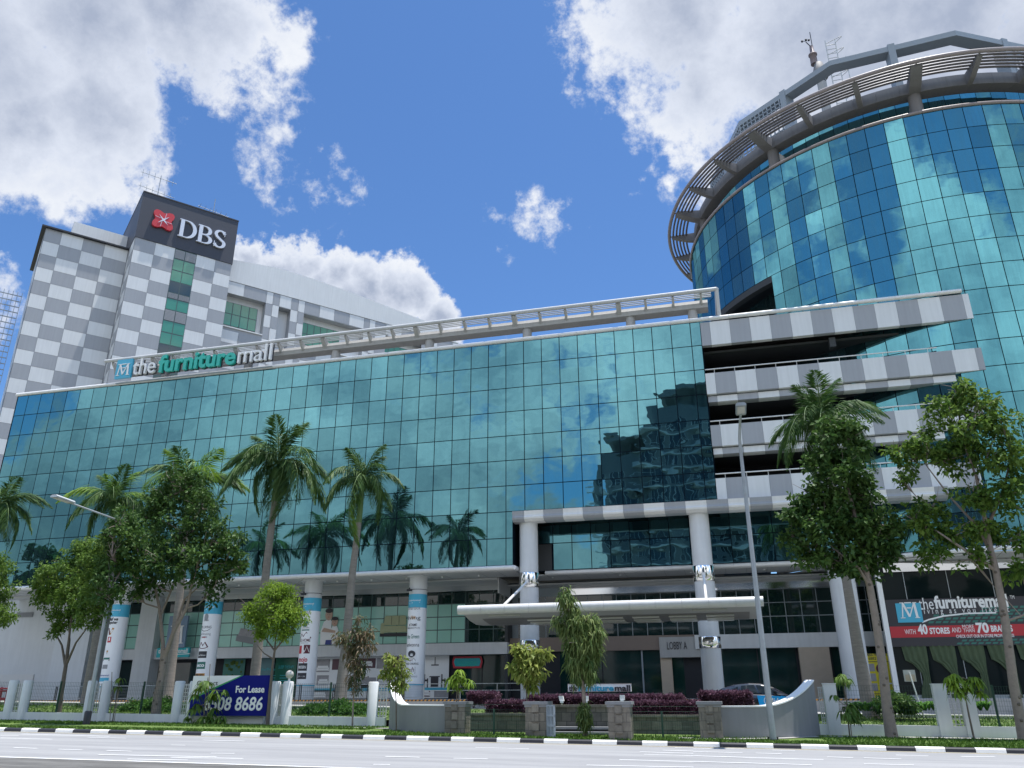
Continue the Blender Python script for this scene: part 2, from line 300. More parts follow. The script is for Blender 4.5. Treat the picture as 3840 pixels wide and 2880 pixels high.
# ------------------------------------------------------------------ mesh helpers
COL = scene.collection
class MB:
    def __init__(s): s.v = []; s.f = []; s.m = []; s.sm = []
    def add(s, vs, fs, m=0, smooth=False):
        o = len(s.v); s.v.extend([tuple(map(float, v)) for v in vs])
        for f in fs: s.f.append(tuple(i+o for i in f)); s.m.append(m); s.sm.append(smooth)
    def box(s, x0, x1, y0, y1, z0, z1, m=0, F=None):
        vs = [(x, y, z) for z in (z0, z1) for y in (y0, y1) for x in (x0, x1)]
        if F: vs = [F(*v) for v in vs]
        s.add(vs, [(0, 2, 3, 1), (4, 5, 7, 6), (0, 1, 5, 4), (1, 3, 7, 5), (3, 2, 6, 7), (2, 0, 4, 6)], m)
    def quad(s, a, b, c, d, m=0): s.add([a, b, c, d], [(0, 1, 2, 3)], m)
    def prism(s, poly, e0, e1, P, m=0, smooth=False):
        """2D outline swept from e0 to e1; P(a, b, e) gives the point"""
        n = len(poly); vs = [P(a, b, e0) for a, b in poly]+[P(a, b, e1) for a, b in poly]
        s.add(vs, [tuple(range(n))[::-1], tuple(range(n, 2*n))], m)
        s.add(vs, [(i, (i+1) % n, n+(i+1) % n, n+i) for i in range(n)], m, smooth)
    def tube(s, pts, r, n=10, m=0, cap=True, smooth=True):
        pts = [np.array(p, float) for p in pts]; k = len(pts); rs = r if hasattr(r, '__len__') else [r]*k
        vs = []
        prev = None
        for i, p in enumerate(pts):
            t = pts[min(i+1, k-1)]-pts[max(i-1, 0)]; t = t/(np.linalg.norm(t)+1e-9)
            if prev is None:
                a = np.array([0, 0, 1.]) if abs(t[2]) < .9 else np.array([1., 0, 0]); u = np.cross(t, a)
            else: u = prev-t*(prev@t)
            u /= np.linalg.norm(u)+1e-9; prev = u; v = np.cross(t, u)
            for j in range(n):
                a = 2*math.pi*j/n; vs.append(p+rs[i]*(math.cos(a)*u+math.sin(a)*v))
        fs = [(i*n+j, i*n+(j+1) % n, (i+1)*n+(j+1) % n, (i+1)*n+j) for i in range(k-1) for j in range(n)]
        s.add(vs, fs, m, smooth)
        if cap: s.add(vs, [tuple(range(n))[::-1], tuple(range((k-1)*n, k*n))], m)
    def ring(s, c, ra, rb, z0, z1, a0, a1, n, m=0):
        """rectangular section swept round a centre; angle 0 points to -Y, positive to +X"""
        vs = []
        for i in range(n+1):
            a = a0+(a1-a0)*i/n
            for r, z in ((ra, z0), (rb, z0), (rb, z1), (ra, z1)): vs.append((c[0]+r*math.sin(a), c[1]-r*math.cos(a), z))
        fs = [(i*4+j, i*4+(j+1) % 4, i*4+4+(j+1) % 4, i*4+4+j) for i in range(n) for j in range(4)]
        s.add(vs, fs+[(3, 2, 1, 0), (n*4, n*4+1, n*4+2, n*4+3)], m)
    def lathe(s, c, prof, n=24, m=0, smooth=True):
        vs = [(c[0]+r*math.cos(2*math.pi*j/n), c[1]+r*math.sin(2*math.pi*j/n), z) for r, z in prof for j in range(n)]
        k = len(prof)
        s.add(vs, [(i*n+j, i*n+(j+1) % n, (i+1)*n+(j+1) % n, (i+1)*n+j) for i in range(k-1) for j in range(n)], m, smooth)
        s.add(vs, [tuple(range(n))[::-1], tuple(range((k-1)*n, k*n))], m)
    def text(s, body, F, size, m=0, width=None, bold=0., shear=0., depth=.02, align='LEFT', space=1.):
        """lettering; F(x, y, z) places letter coordinates (x along the line, y up, z out of the face)"""
        cu = bpy.data.curves.new('t', 'FONT'); cu.body = body; cu.size = 1; cu.offset = bold; cu.shear = shear; cu.space_character = space; cu.resolution_u = 3
        cu.extrude = .5; ob = bpy.data.objects.new('t', cu); me = ob.to_mesh()
        vs = np.empty(len(me.vertices)*3); me.vertices.foreach_get('co', vs); vs = vs.reshape(-1, 3)
        fs = [tuple(p.vertices) for p in me.polygons]; ob.to_mesh_clear(); bpy.data.objects.remove(ob); bpy.data.curves.remove(cu)
        if len(vs) == 0: return
        x0, x1 = vs[:, 0].min(), vs[:, 0].max(); sx = size if width is None else width/(x1-x0)
        X = (vs[:, 0]-x0)*sx; W = (x1-x0)*sx
        if align == 'CENTER': X = X-W/2
        elif align == 'RIGHT': X = X-W
        Y = vs[:, 1]*size; Z = (vs[:, 2]+.5)*depth
        s.add([F(a, b, c) for a, b, c in zip(X, Y, Z)], fs, m)
    def stroke(s, pts, wid, F, m=0, depth=.02, wmin=None):
        """a pen stroke in the plane of F; wmin < wid gives thin horizontals as in serif capitals"""
        pts = [np.array(p, float) for p in pts]; k = len(pts); vs = []
        for i, p in enumerate(pts):
            t = pts[min(i+1, k-1)]-pts[max(i-1, 0)]; t /= np.linalg.norm(t)+1e-9; nn = np.array([-t[1], t[0]])
            ww = wid if wmin is None else wmin+(wid-wmin)*abs(t[1])**1.3
            for sgn in (1, -1):
                for zz in (0, depth): q = p+nn*sgn*ww/2; vs.append(F(q[0], q[1], zz))
        fs = []
        for i in range(k-1):
            a, b = i*4, i*4+4
            fs += [(a+1, a+3, b+3, b+1), (a, b, b+2, a+2), (a, a+1, b+1, b), (a+2, b+2, b+3, a+3)]
        fs += [(0, 2, 3, 1), (4*k-4, 4*k-3, 4*k-1, 4*k-2)]
        s.add(vs, fs, m)
    def build(s, name, mats, parent=None, loc=None):
        me = bpy.data.meshes.new(name); v = np.array(s.v) if s.v else np.zeros((0, 3))
        if loc is None: loc = ((v[:, 0].min()+v[:, 0].max())/2, (v[:, 1].min()+v[:, 1].max())/2, v[:, 2].min()) if len(v) else (0, 0, 0)
        loc = np.array(loc, float); me.from_pydata((v-loc).tolist(), [], s.f)
        if not isinstance(mats, (list, tuple)): mats = [mats]
        for mm in mats: me.materials.append(MT[mm] if isinstance(mm, str) else mm)
        me.polygons.foreach_set('material_index', s.m); me.polygons.foreach_set('use_smooth', s.sm); me.update()
        o = bpy.data.objects.new(name, me); COL.objects.link(o)
        if parent is not None:
            o.parent = parent; o.location = Vector(loc)-wloc(parent)
        else: o.location = loc
        return o
def wloc(o):
    l = Vector(o.location)
    while o.parent: o = o.parent; l += Vector(o.location)
    return l
def tag(o, label=None, cat=None, group=None, kind=None):
    if label: o['label'] = label
    if cat: o['category'] = cat
    if group: o['group'] = group
    if kind: o['kind'] = kind
    return o
def thing(name, label, cat, loc=(0, 0, 0), group=None):
    o = bpy.data.objects.new(name, None); COL.objects.link(o); o.location = loc; o.empty_display_size = .3
    return tag(o, label, cat, group)
def struct(name, mb, mats): return tag(mb.build(name, mats), kind='structure')
def leaves(centers, normals_up, n, spread, ln, wd, droop=0., jit=.9, seed=0, squash=.8):
    """leaf-sized folded blades scattered round cluster centres -> vertices, faces"""
    g = np.random.default_rng(seed); c = np.repeat(np.asarray(centers, float), n, axis=0); k = len(c)
    off = g.normal(size=(k, 3)); off /= np.linalg.norm(off, axis=1)[:, None]+1e-9; off *= (g.random((k, 1))**.45)*spread; off[:, 2] *= squash
    p = c+off
    d = off/(np.linalg.norm(off, axis=1)[:, None]+1e-9)+g.normal(size=(k, 3))*jit; d[:, 2] += -droop
    d /= np.linalg.norm(d, axis=1)[:, None]+1e-9
    up = np.tile(np.array([0, 0, 1.]), (k, 1))+g.normal(size=(k, 3))*.55
    sd_ = np.cross(d, up); sd_ /= np.linalg.norm(sd_, axis=1)[:, None]+1e-9
    nn = np.cross(sd_, d)
    l = ln*(.65+.7*g.random((k, 1))); w_ = wd*(.7+.6*g.random((k, 1)))
    a = p; b = p+d*l*.5+sd_*w_*.5+nn*w_*.12; t = p+d*l-np.array([0, 0, 1.])*l*.18*(1+droop); e_ = p+d*l*.5-sd_*w_*.5+nn*w_*.12
    v = np.stack([a, b, t, e_], 1).reshape(-1, 3)
    f = [(4*i, 4*i+1, 4*i+2, 4*i+3) for i in range(k)]
    return v, f
def copy_tree(o, parent=None):
    c = o.copy(); COL.objects.link(c); c.parent = parent
    for ch in o.children: copy_tree(ch, c)
    return c

# ------------------------------------------------------------------ ground
def gmat(name, c1, c2, scale, rough=.9, bump=.3, aniso=None, c3=None):
    m = bpy.data.materials.new(name); m.use_nodes = True; t = m.node_tree; b = t.nodes['Principled BSDF']; b.inputs['Roughness'].default_value = rough
    geo = nd(t, 'ShaderNodeNewGeometry'); mp = nd(t, 'ShaderNodeMapping'); t.links.new(geo.outputs['Position'], mp.inputs[0])
    if aniso: mp.inputs['Scale'].default_value = aniso
    n1 = nd(t, 'ShaderNodeTexNoise'); n1.inputs['Scale'].default_value = scale; n1.inputs['Detail'].default_value = 9; n1.inputs['Roughness'].default_value = .68; t.links.new(mp.outputs[0], n1.inputs['Vector'])
    r = nd(t, 'ShaderNodeValToRGB'); r.color_ramp.elements[0].position = .32; r.color_ramp.elements[0].color = (*c1, 1); r.color_ramp.elements[1].position = .68; r.color_ramp.elements[1].color = (*c2, 1)
    t.links.new(n1.outputs[0], r.inputs[0]); t.links.new(r.outputs[0], b.inputs['Base Color'])
    n2 = nd(t, 'ShaderNodeTexNoise'); n2.inputs['Scale'].default_value = 90; n2.inputs['Detail'].default_value = 2; t.links.new(geo.outputs['Position'], n2.inputs['Vector'])
    bp = nd(t, 'ShaderNodeBump'); bp.inputs['Strength'].default_value = bump; bp.inputs['Distance'].default_value = .01; t.links.new(n2.outputs[0], bp.inputs['Height']); t.links.new(bp.outputs[0], b.inputs['Normal'])
    return m
MT['road'] = gmat('worn_asphalt', (.195, .198, .208), (.300, .303, .311), 1.2, .85, .3, (.10, 1.0, 1))
MT['median'] = gmat('rough_concrete_strip', (.055, .054, .052), (.175, .172, .165), .9, .9, .4, (.35, 1.6, 1))
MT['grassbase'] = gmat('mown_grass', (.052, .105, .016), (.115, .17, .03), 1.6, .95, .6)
MT['lawn'] = gmat('dark_lawn', (.042, .085, .014), (.095, .14, .026), 1.2, .95, .6)  # lawn green a little darker than the verge
MT['path'] = gmat('concrete_path', (.27, .265, .25), (.38, .37, .35), 1.5, .9, .3)
MT['drive'] = gmat('forecourt_paving', (.26, .26, .26), (.36, .36, .355), .8, .85, .3)
MT['earth'] = gmat('far_ground', (.10, .11, .07), (.17, .16, .12), .3, .95, .3)
KY = 29.75                               # kerb face
def strip(mb, y0, y1, z0, z1, x0=-95., x1=60., nx=32, m=0):
    """ground strip whose heights follow the slope of the road"""
    for i in range(nx):
        xa = x0+(x1-x0)*i/nx; xb = x0+(x1-x0)*(i+1)/nx
        mb.quad((xa, y0, gz(xa)+z0), (xb, y0, gz(xb)+z0), (xb, y1, gz(xb)+z1), (xa, y1, gz(xa)+z1), m)
mb = MB(); n_ = 24
for i in range(n_):
    for j in range(n_):
        X = [-1500+3000*(i+k)/n_ for k in (0, 1)]; Y = [-1500+3000*(j+k)/n_ for k in (0, 1)]
        h = lambda x, y: -2.6-.01*max(-200, min(200, x))
        mb.quad(*[(x, y, h(x, y)) for x, y in ((X[0], Y[0]), (X[1], Y[0]), (X[1], Y[1]), (X[0], Y[1]))])
struct('ground', mb, 'earth')
mb = MB(); strip(mb, 18.72, KY, 0, 0, -95, 60); struct('road', mb, 'road')
mb = MB(); strip(mb, -6.0, 18.72, -.004, -.004); struct('near_lane', mb, 'median')
mb = MB(); strip(mb, -60, -6.0, .10, .10); struct('far_pavement', mb, 'path')
mb = MB(); strip(mb, KY+.16, 37.2, .135, .17); struct('verge', mb, 'grassbase')
mb = MB()                                # concrete path along the wall
def pf(x): return float(np.interp(x, [-2, 0, 1.5, 3, 4.5, 14], [31.45, 31.55, 32.6, 34.5, 35.25, 35.35]))
for i in range(40):
    xa, xb = -2+i*.4, -2+(i+1)*.4
    mb.quad((xa, pf(xa), gz(xa)+.172), (xb, pf(xb), gz(xb)+.172), (xb, pf(xb)+.62, gz(xb)+.175), (xa, pf(xa)+.62, gz(xa)+.175))
for i in range(8):
    xa, xb = -19+i*.6, -19+(i+1)*.6
    mb.quad((xa, 35.5-.12*i, gz(xa)+.172), (xb, 35.38-.12*i, gz(xb)+.172), (xb, 35.9-.12*i, gz(xb)+.176), (xa, 36.0-.12*i, gz(xa)+.176))
struct('path', mb, 'path')
def dz(X): return -.90-.012*X            # forecourt level
mb = MB()
for i in range(40):
    xa = -95+155*i/40; xb = -95+155*(i+1)/40
    y1 = 43.6 if -16 < xa < 3 else 46.6
    mb.quad((xa, 36.75, gz(xa)+.45), (xb, 36.75, gz(xb)+.45), (xb, y1, dz(xb)+.03), (xa, y1, dz(xa)+.03))
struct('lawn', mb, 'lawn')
mb = MB()
for i in range(40):
    xa = -95+155*i/40; xb = -95+155*(i+1)/40
    for (ya, yb, ma) in ((43.6, 43.75, 1), (43.75, 80., 0)):
        mb.quad((xa, ya, dz(xa)+(.06 if ma else 0)), (xb, ya, dz(xb)+(.06 if ma else 0)), (xb, yb, dz(xb)+(.06 if ma else 0)), (xa, yb, dz(xa)+(.06 if ma else 0)), ma)
    mb.quad((xa, 43.6, dz(xa)-.1), (xb, 43.6, dz(xb)-.1), (xb, 43.6, dz(xb)+.06), (xa, 43.6, dz(xa)+.06), 1)
struct('forecourt', mb, ['drive', 'path'])
# raised walkway with a striped edge
PZ = -.27
mb = MB(); mb.box(-75, 36, 51.5, 75, -2.4, PZ, 0)
k = 0; x = -62.
while x < 9.2:
    mb.prism([(x, PZ-.085), (x+.13, PZ-.085), (x+.20, PZ+.004), (x+.07, PZ+.004)], 51.49, 51.6, lambda a, b, e: (a, e, b), 1 if k % 2 else 2); x += .13; k += 1
struct('walkway', mb, ['drive', 'black', 'inkorange'])
# kerb painted black and white
mb = MB(); x = -60.; k = 0
kx = at(1441, 2770, KY)[0]
i0 = int((kx+75)/.856)
for k in range(-i0, 90):
    x0, x1 = kx+.856*k, kx+.856*(k+1)
    if x1 > 55: break
    P = [(KY, -.05), (KY+.02, .10), (KY+.05, .135), (KY+.17, .145), (KY+.17, -.05)]
    mb.prism(P, x0+.006, x1-.006, lambda a, b, e: (e, a, gz(e)+b), k % 2)
    if k % 2 == 0 and (k % 14 == 0): mb.box(x0+.1, x1-.1, KY-.004, KY, gz(x0)-.01, gz(x0)+.05, 3)
    mb.quad((x0, KY-.13, gz(x0)+.004), (x1, KY-.13, gz(x1)+.004), (x1, KY, gz(x1)+.004), (x0, KY, gz(x0)+.004), 2)
struct('kerb', mb, ['kerbb', 'kerbw', 'path', 'dark'])
# painted lane lines and warning zigzags
s6 = 600/2212
LN = [(0, [(300, 1190, 1520, 1222), (0, 1215, 260, 1218), (0, 1243, 720, 1262), (1210, 1240, 1745, 1252), (190, 1380, 515, 1392), (810, 1403, 1135, 1412), (1475, 1423, 1810, 1433), (1360, 1480, 2212, 1497), (1760, 1542, 2212, 1550)]),
      (600, [(590, 1278, 1165, 1292), (150, 1345, 350, 1348), (0, 1497, 780, 1512), (150, 1513, 1150, 1528), (0, 1552, 380, 1557), (700, 1460, 1030, 1463)]),
      (1400, [(1410, 1378, 2150, 1397), (0, 1612, 230, 1615), (170, 1505, 640, 1517), (1110, 1528, 1580, 1537)]),
      (2000, [(1955, 1382, 2212, 1388), (1790, 1418, 2212, 1432), (1470, 1440, 2212, 1462), (1530, 1473, 2212, 1492), (1190, 1543, 2212, 1573), (735, 1622, 2212, 1652)]),
      (2600, [(0, 1390, 700, 1400), (0, 1435, 680, 1453), (860, 1458, 1220, 1467), (0, 1495, 770, 1520), (770, 1515, 1800, 1545), (0, 1575, 1640, 1620), (1090, 1415, 1410, 1423), (1850, 1512, 2212, 1522)]),
      (3240, [(440, 1480, 890, 1492), (1340, 1500, 1810, 1503), (0, 1525, 515, 1540), (0, 1605, 690, 1620)])]
mb = MB()
for x0, ls in LN:
    for a, b, c, d in ls:
        p, q = atg(x0+a*s6, 2430+b*s6), atg(x0+c*s6, 2430+d*s6)
        t = q-p; n_ = np.array([-t[1], t[0], 0]); n_ = n_/np.linalg.norm(n_)*.055
        mb.quad(*[(v[0], v[1], gz(v[0])+.004+.004*(hash((a, b)) % 3)) for v in (p-n_, q-n_, q+n_, p+n_)], 0)
strip(mb, KY-.36, KY-.27, .005, .005, -40, 30, 20, 1)
strip(mb, 18.66, 18.80, .005, .005, -60, 40, 20, 0)
struct('road_marking', mb, ['linew', 'liney'])
# grass blades on the verge, and on the lawn behind the fence
def blades(name, n, x0, x1, y0, y1, zf, h, seed):
    g = np.random.default_rng(seed); x = g.uniform(x0, x1, n); y = g.uniform(y0, y1, n); z = np.array([zf(a, b) for a, b in zip(x, y)])
    an = g.uniform(0, 6.28, n); hh = h*(.4+.8*g.random(n)); wd = .035
    v = np.empty((n, 3, 3)); lx = g.normal(size=n)*.5*hh; ly = g.normal(size=n)*.5*hh
    v[:, 0] = np.stack([x-wd*np.cos(an), y-wd*np.sin(an), z], 1); v[:, 1] = np.stack([x+wd*np.cos(an), y+wd*np.sin(an), z], 1); v[:, 2] = np.stack([x+lx, y+ly, z+hh], 1)
    mb = MB(); mb.add(v.reshape(-1, 3), [(3*i, 3*i+1, 3*i+2) for i in range(n)]); o = mb.build(name, 'grassblade'); return tag(o, 'short green grass', 'grass', kind='stuff')
tag(blades('verge_grass', 26000, -42, 14, KY+.2, 31.15, lambda a, b: gz(a)+.135, .09, 3), 'strip of short bright green grass between the kerb and the white wall', 'grass')
tag(blades('verge_grass', 3500, 3, 14, 31.15, 35.1, lambda a, b: gz(a)+.15, .09, 6), 'grass between the kerb and the concrete path on the right', 'grass')
tag(blades('verge_grass', 2600, -14, 1.2, 31.15, 33.2, lambda a, b: gz(a)+.14, .09, 7), 'grass round the feet of the stone gateway pillars', 'grass')
tag(blades('verge_grass', 9000, -42, -15, 33.5, 36.3, lambda a, b: gz(a)+.15, .09, 5), 'grass at the foot of the white wall on the left of the gateway', 'grass')
tag(blades('lawn_grass', 16000, -45, 16, 36.9, 43.4, lambda a, b: (gz(a)+.45)+((dz(a)+.02)-(gz(a)+.45))*(b-36.75)/6.85, .08, 4), 'lawn of short grass behind the mesh fence', 'grass')

# ------------------------------------------------------------------ the glass mall block
FY = 54.56; PW = 1.40466; PH = 1.9; GX0 = -59.4325; Z0 = 25.55
mx = lambda i: GX0+PW*i
mall = thing('shopping_mall', 'long shopping mall block clad in teal mirror glass above a row of round white columns', 'building', (-30, FY, -.3))
def pane(mb, x0, x1, z0, z1, y, tilt, m=0):
    g = .029; a, b = tilt
    mb.quad((x0+g, y-a-b, z0+g), (x1-g, y+a-b, z0+g), (x1-g, y+a+b, z1-g), (x0+g, y-a+b, z1-g), m)
cells = []
for r in range(9):
    i0 = -1
    for i in range(i0, 43):
        xa = mx(i) if i > -1 else -60.6; xb = mx(i+1)
        if i == 42: xb = .29
        if i == -1: xb = mx(0)
        if r >= 7:
            if xa > -14.0: continue
            if xb > -13.98: xb = -13.98
        cells.append((xa, xb, Z0-PH*(r+1), Z0-PH*r))
trng = random.Random(3)
cells.sort(key=lambda c: -(c[0]))
rest = MB()
for k, c in enumerate(cells):
    tl = (trng.gauss(0, .0022), trng.gauss(0, .0022))
    if k < 100:
        mb = MB(); pane(mb, *c, FY, tl); mb.build('window_pane', 'tealglass', mall)
    else: pane(rest, *c, FY, tl)
tag(rest.build('window_panes', 'tealglass', mall), kind='stuff')
mb = MB()                                 # dark backing grid behind the joints, and the sides of the block
mb.box(-60.62, .29, FY+.012, FY+.4, 12.25, Z0, 0); mb.box(-60.62, -13.98, FY+.012, FY+.4, 8.45, 12.24, 0)
mb.box(-60.66, -60.60, FY-.02, 75, 8.45, Z0, 0)
mb.box(-14.03, -13.98, FY+.42, 58.2, 8.2, 12.24, 0)
mb.build('curtain_wall_frame', 'mull', mall)
mb = MB(); mb.box(-60.6, 18.2, FY+.45, 75, 24.2, 25.5, 0); mb.box(-60.5, .25, 60, 75, 8.4, 24.2, 0); mb.build('roof', 'roofing', mall)
# top coping tube with joints
mb = MB()
for i in range(-1, 55):
    xa, xb = (mx(i), mx(i+1)) if i >= 0 else (-60.75, mx(0))
    if xb > 18.2: xb = 18.2
    mb.tube([(xa+.006, FY-.05, Z0+.14), (xb-.006, FY-.05, Z0+.14)], .15, 12)
mb.build('coping_tube', 'whitetube', mall)
# lower edge tube + soffit of the overhanging block
mb = MB()
def joints(x0, x1, y, z, r):
    i = 0; x = x0
    while x < x1-.01:
        xe = min(x1, GX0+PW*(math.floor((x-GX0)/PW+1e-6)+1)); mb.tube([(x+.005, y, z), (xe-.005, y, z)], r, 12); x = xe
joints(-60.7, -13.9, FY-.05, 8.29, .155)
mb.tube([(-13.9, FY-.05, 8.29), (-13.75, FY+3.2, 8.29)], .155, 12)
joints(-12.3, 14.6, 57.45, 8.24, .145)
mb.build('edge_tube', 'whitetube', mall)
mb = MB()
mb.box(-60.6, -13.95, FY+.02, 57.75, 8.10, 8.2); mb.box(-60.6, -16.0, 57.75, 61.5, 7.96, 8.08); mb.box(-13.9, 16, 57.5, 60.2, 8.06, 8.16); mb.box(-16, 16, 60.2, 63.5, 7.75, 7.85)
mb.box(-16.0, -15.9, 57.9, 61.2, 7.0, 8.1)
mb.build('soffit', 'soffit', mall)
mb = MB()
for i in range(34):                      # soffit joints and small downlights
    x = -60+1.4*i; mb.box(x-.012, x+.012, FY+.2, 57.7, 8.085, 8.1, 0)
for i in range(22): mb.box(-13.6+1.4*i-.012, -13.6+1.4*i+.012, 57.6, 60.1, 8.045, 8.06, 0)
for i in range(20): mb.lathe((-59+2.8*i if i < 16 else -12+5*(i-16), 56.3 if i < 16 else 58.6), [(.07, 8.02), (.07, 8.1)], 10, 1)
mb.build('soffit_joints', ['inkgrey', 'signwhite'], mall)
# polished ceiling strip that catches the sky above the podium glass
mb = MB(); mb.box(-50.5, -16.1, 60.55, 60.62, 7.55, 7.95); mb.build('mirror_strip', 'chrome', mall)
mb = MB(); mb.box(-11.6, 9.2, 61.6, 61.66, 7.1, 7.75); mb.build('mirror_strip', 'chrome', mall)
# recessed glass behind the lobby columns
mb = MB()
for i in range(32, 56):
    xa, xb = max(mx(i), -11.9), mx(i+1)
    if xb > 16.5: break
    for za, zb in ((8.42, 10.35), (10.35, 12.3)):
        if i in (32, 33) and za < 9 and xa < -11.5: continue
        pane(mb, xa, xb, za, zb, 57.45, (trng.gauss(0, .003), trng.gauss(0, .003)))
mb.build('recessed_glazing', 'tealglass', mall)
mb = MB(); mb.box(-13.9, 17, 57.47, 57.8, 8.3, 12.3, 0); mb.box(-13.9, 15.5, 54.7, 57.4, 12.15, 12.3, 0); mb.box(-13.0, -11.78, 57.40, 57.46, 8.4, 10.3, 1); mb.build('recess_wall', ['mull', 'interior'], mall)
# striped fascia canopy at the seventh joint
def stripes(mb, x0, x1, prof, start):
    """profile (y, z) swept along X, alternating white and grey on the pane module"""
    x = x0
    while x < x1-.01:
        k = math.floor((x-GX0)/PW+1e-4); xe = min(x1, mx(k+1)); mb.prism(prof, x+.006, xe-.006, lambda a, b, e: (e, a, b), (k+start) % 2); x = xe
mb = MB(); stripes(mb, -13.95, 14.4, [(FY-.1, 12.22), (FY-.36, 12.17), (FY-.30, 11.92), (FY-.30, 11.80), (FY-.38, 11.72), (FY-.34, 11.60), (FY-.1, 11.45), (FY+.6, 11.42), (FY+.6, 12.1)], 0)
mb.build('striped_canopy', ['grey', 'whitetube'], mall)
# corridor parapets
def parapet(z1, z0, lip, x1, start, rail):
    mb = MB(); stripes(mb, .30, x1, [(FY, z1), (FY, z0), (FY+.35, z0-.03), (FY+.35, z1)], start); p = mb.build('parapet', ['grey', 'white'], mall)
    if lip:
        mb = MB(); stripes(mb, .34, lip[1], [(FY+.22, z0-.10), (FY+.18, lip[0]), (FY+.9, lip[0]-.04), (FY+.9, z0-.10)], start+1); mb.build('lip', ['grey', 'white'], p)
    if rail:
        mb = MB(); mb.tube([(.32, FY+.1, z1+.33), (15.6, FY+.1, z1+.33)], .045, 8)
        x = mx(43)
        while x < 15.6: mb.tube([(x, FY+.1, z1), (x, FY+.1, z1+.33)], .02, 6); x += PW
        mb.build('handrail', 'whitetube', p)
parapet(25.45, 23.60, None, 18.22, 0, False)
parapet(21.42, 19.84, (19.28, 16.4), 18.22, 1, True)
parapet(17.50, 15.98, (15.44, 15.0), 17.5, 0, True)
parapet(13.70, 12.14, None, 16.5, 1, True)
mb = MB()                                # corridor slabs and back wall, their unlit gloom put into the colour
for z in (23.45, 19.7, 15.9, 12.0):
    mb.box(.35, 15.9, FY+.95, 59.9, z-.12, z+.04, 0)
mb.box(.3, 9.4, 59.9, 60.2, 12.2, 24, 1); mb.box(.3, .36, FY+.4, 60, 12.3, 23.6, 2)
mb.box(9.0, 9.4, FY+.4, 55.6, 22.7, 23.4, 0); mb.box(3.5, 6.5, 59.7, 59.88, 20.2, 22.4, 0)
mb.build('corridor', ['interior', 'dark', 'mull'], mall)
# ---- roof pergola
TB = (54.15, 27.86)
mb = MB(); mb.tube([(-51.4, *TB), (1.72, *TB)], .15, 12); mb.tube([(1.72, *TB), (1.72, 58.5, 27.86)], .15, 12); mb.tube([(1.72, 54.2, 27.8), (1.72, 54.6, 25.8)], .14, 10)
mb.build('pergola_tube', 'pergolatube', mall)
mb = MB(); mb.prism([(54.9, 26.85), (55.9, 26.85), (55.9, 27.50), (55.0, 27.50), (54.85, 27.2)], -50.9, 1.0, lambda a, b, e: (e, a, b)); mb.build('pergola_beam', 'conc', mall)
i = 0
for k in range(26):
    x = -50.7+2.05*k
    wd = .34 if k % 4 == 2 else .16
    mb = MB(); mb.prism([(54.25, 27.62), (54.9, 26.98), (55.2, 26.95), (55.2, 27.55), (54.3, 27.86)], x-wd/2, x+wd/2, lambda a, b, e: (e, a, b)); mb.build('pergola_rib', 'conc', mall)
for k in range(4):
    mb = MB(); y = 54.32+.17*k; z = 27.80-.05*k; mb.tube([(-50.8, y, z), (1.3, y, z)], .045, 8); mb.build('pergola_slat', 'pergolatube', mall)
for x in (-45.8, -37.6, -29.4, -21.1, -12.95, -4.82, -.17):
    mb = MB(); mb.lathe((x, 55.35), [(.36, 25.4), (.36, 26.86)], 20); mb.build('pergola_column', 'conc', mall)
# ---- round columns
def column(x, y, z0, z1, r=.655, disc=True):
    mb = MB(); mb.lathe((x, y), [(r, z0), (r, z1)], 36)
    if disc: mb.lathe((x, y), [(r+.22, z1-.05), (r+.22, z1)], 36)
    return mb.build('column', 'plaster', mall)
CX = [-46.75, -38.32, -29.9, -21.47]
cols = [column(x, 55.9, PZ, 8.1) for x in CX]
for x in (-13.0, -1.06): cols.append(column(x, 55.3, PZ, 11.6, .655, False))
for o, x in ((cols[4], -13.0), (cols[5], -1.06)):
    for za, zb in ((6.95, 7.95), (2.75, 3.45)):
        mb = MB(); mb.lathe((x, 55.3), [(.685, za), (.70, za+.03), (.70, zb-.03), (.685, zb)], 48); mb.build('steel_band', 'chrome', o)
gx = at(3178, 2300, 56.2)[0]; g6 = column(gx, 56.4, PZ, 8.0, .8, False)
# ---- podium: glazed first floor, white band, shopfronts
GY = 61.
mb = MB(); mp = MB()
x = -51.1; ci = 0
while x < -16.3:
    xe = min(x+1.13, -16.2)
    for r in range(4):
        za, zb = 7.62-.97*(r+1), 7.62-.97*r
        dark = r == 0 or x > -20.4
        (mb if dark else mp).quad((x+.035, GY, za+.035), (xe-.035, GY, za+.035), (xe-.035, GY, zb-.035), (x+.035, GY, zb-.035))
    x = xe; ci += 1
mb.build('dark_glazing', 'clearglass', mall); mp.build('blind_glazing', 'paleglass', mall)
mb = MB(); mb.box(-51.2, -16.2, GY+.01, GY+.12, 3.7, 7.63, 0); mb.build('glazing_frame', 'frame', mall)
mb = MB(); x = -15.5
while x < 13.0:
    for r, (za, zb) in enumerate(((6.15, 7.1), (5.2, 6.15), (4.0, 5.2))):
        mb.quad((x+.03, 62, za+.03), (x+1.1-.03, 62, za+.03), (x+1.1-.03, 62, zb-.03), (x+.03, 62, zb-.03))
    x += 1.1
mb.build('dark_glazing', 'clearglass', mall)
mb = MB(); mb.box(-16.2, 14.5, 62.01, 62.15, 3.7, 8.2, 0); mb.build('glazing_frame', 'steelgrey', mall)
mb = MB(); mb.box(-16.19, -15.95, 60.62, 62.2, PZ, 2.84); mb.box(-16.19, -15.95, 60.62, 62.2, 3.72, 7.9); mb.build('return_wall', 'interior', mall)
mb = MB(); mb.box(-51.2, -16.0, 60.55, 61.2, 2.86, 3.70); mb.box(-2.2, 14.5, 60.9, 62, 3.0, 3.95); mb.build('white_band', 'plaster', mall)
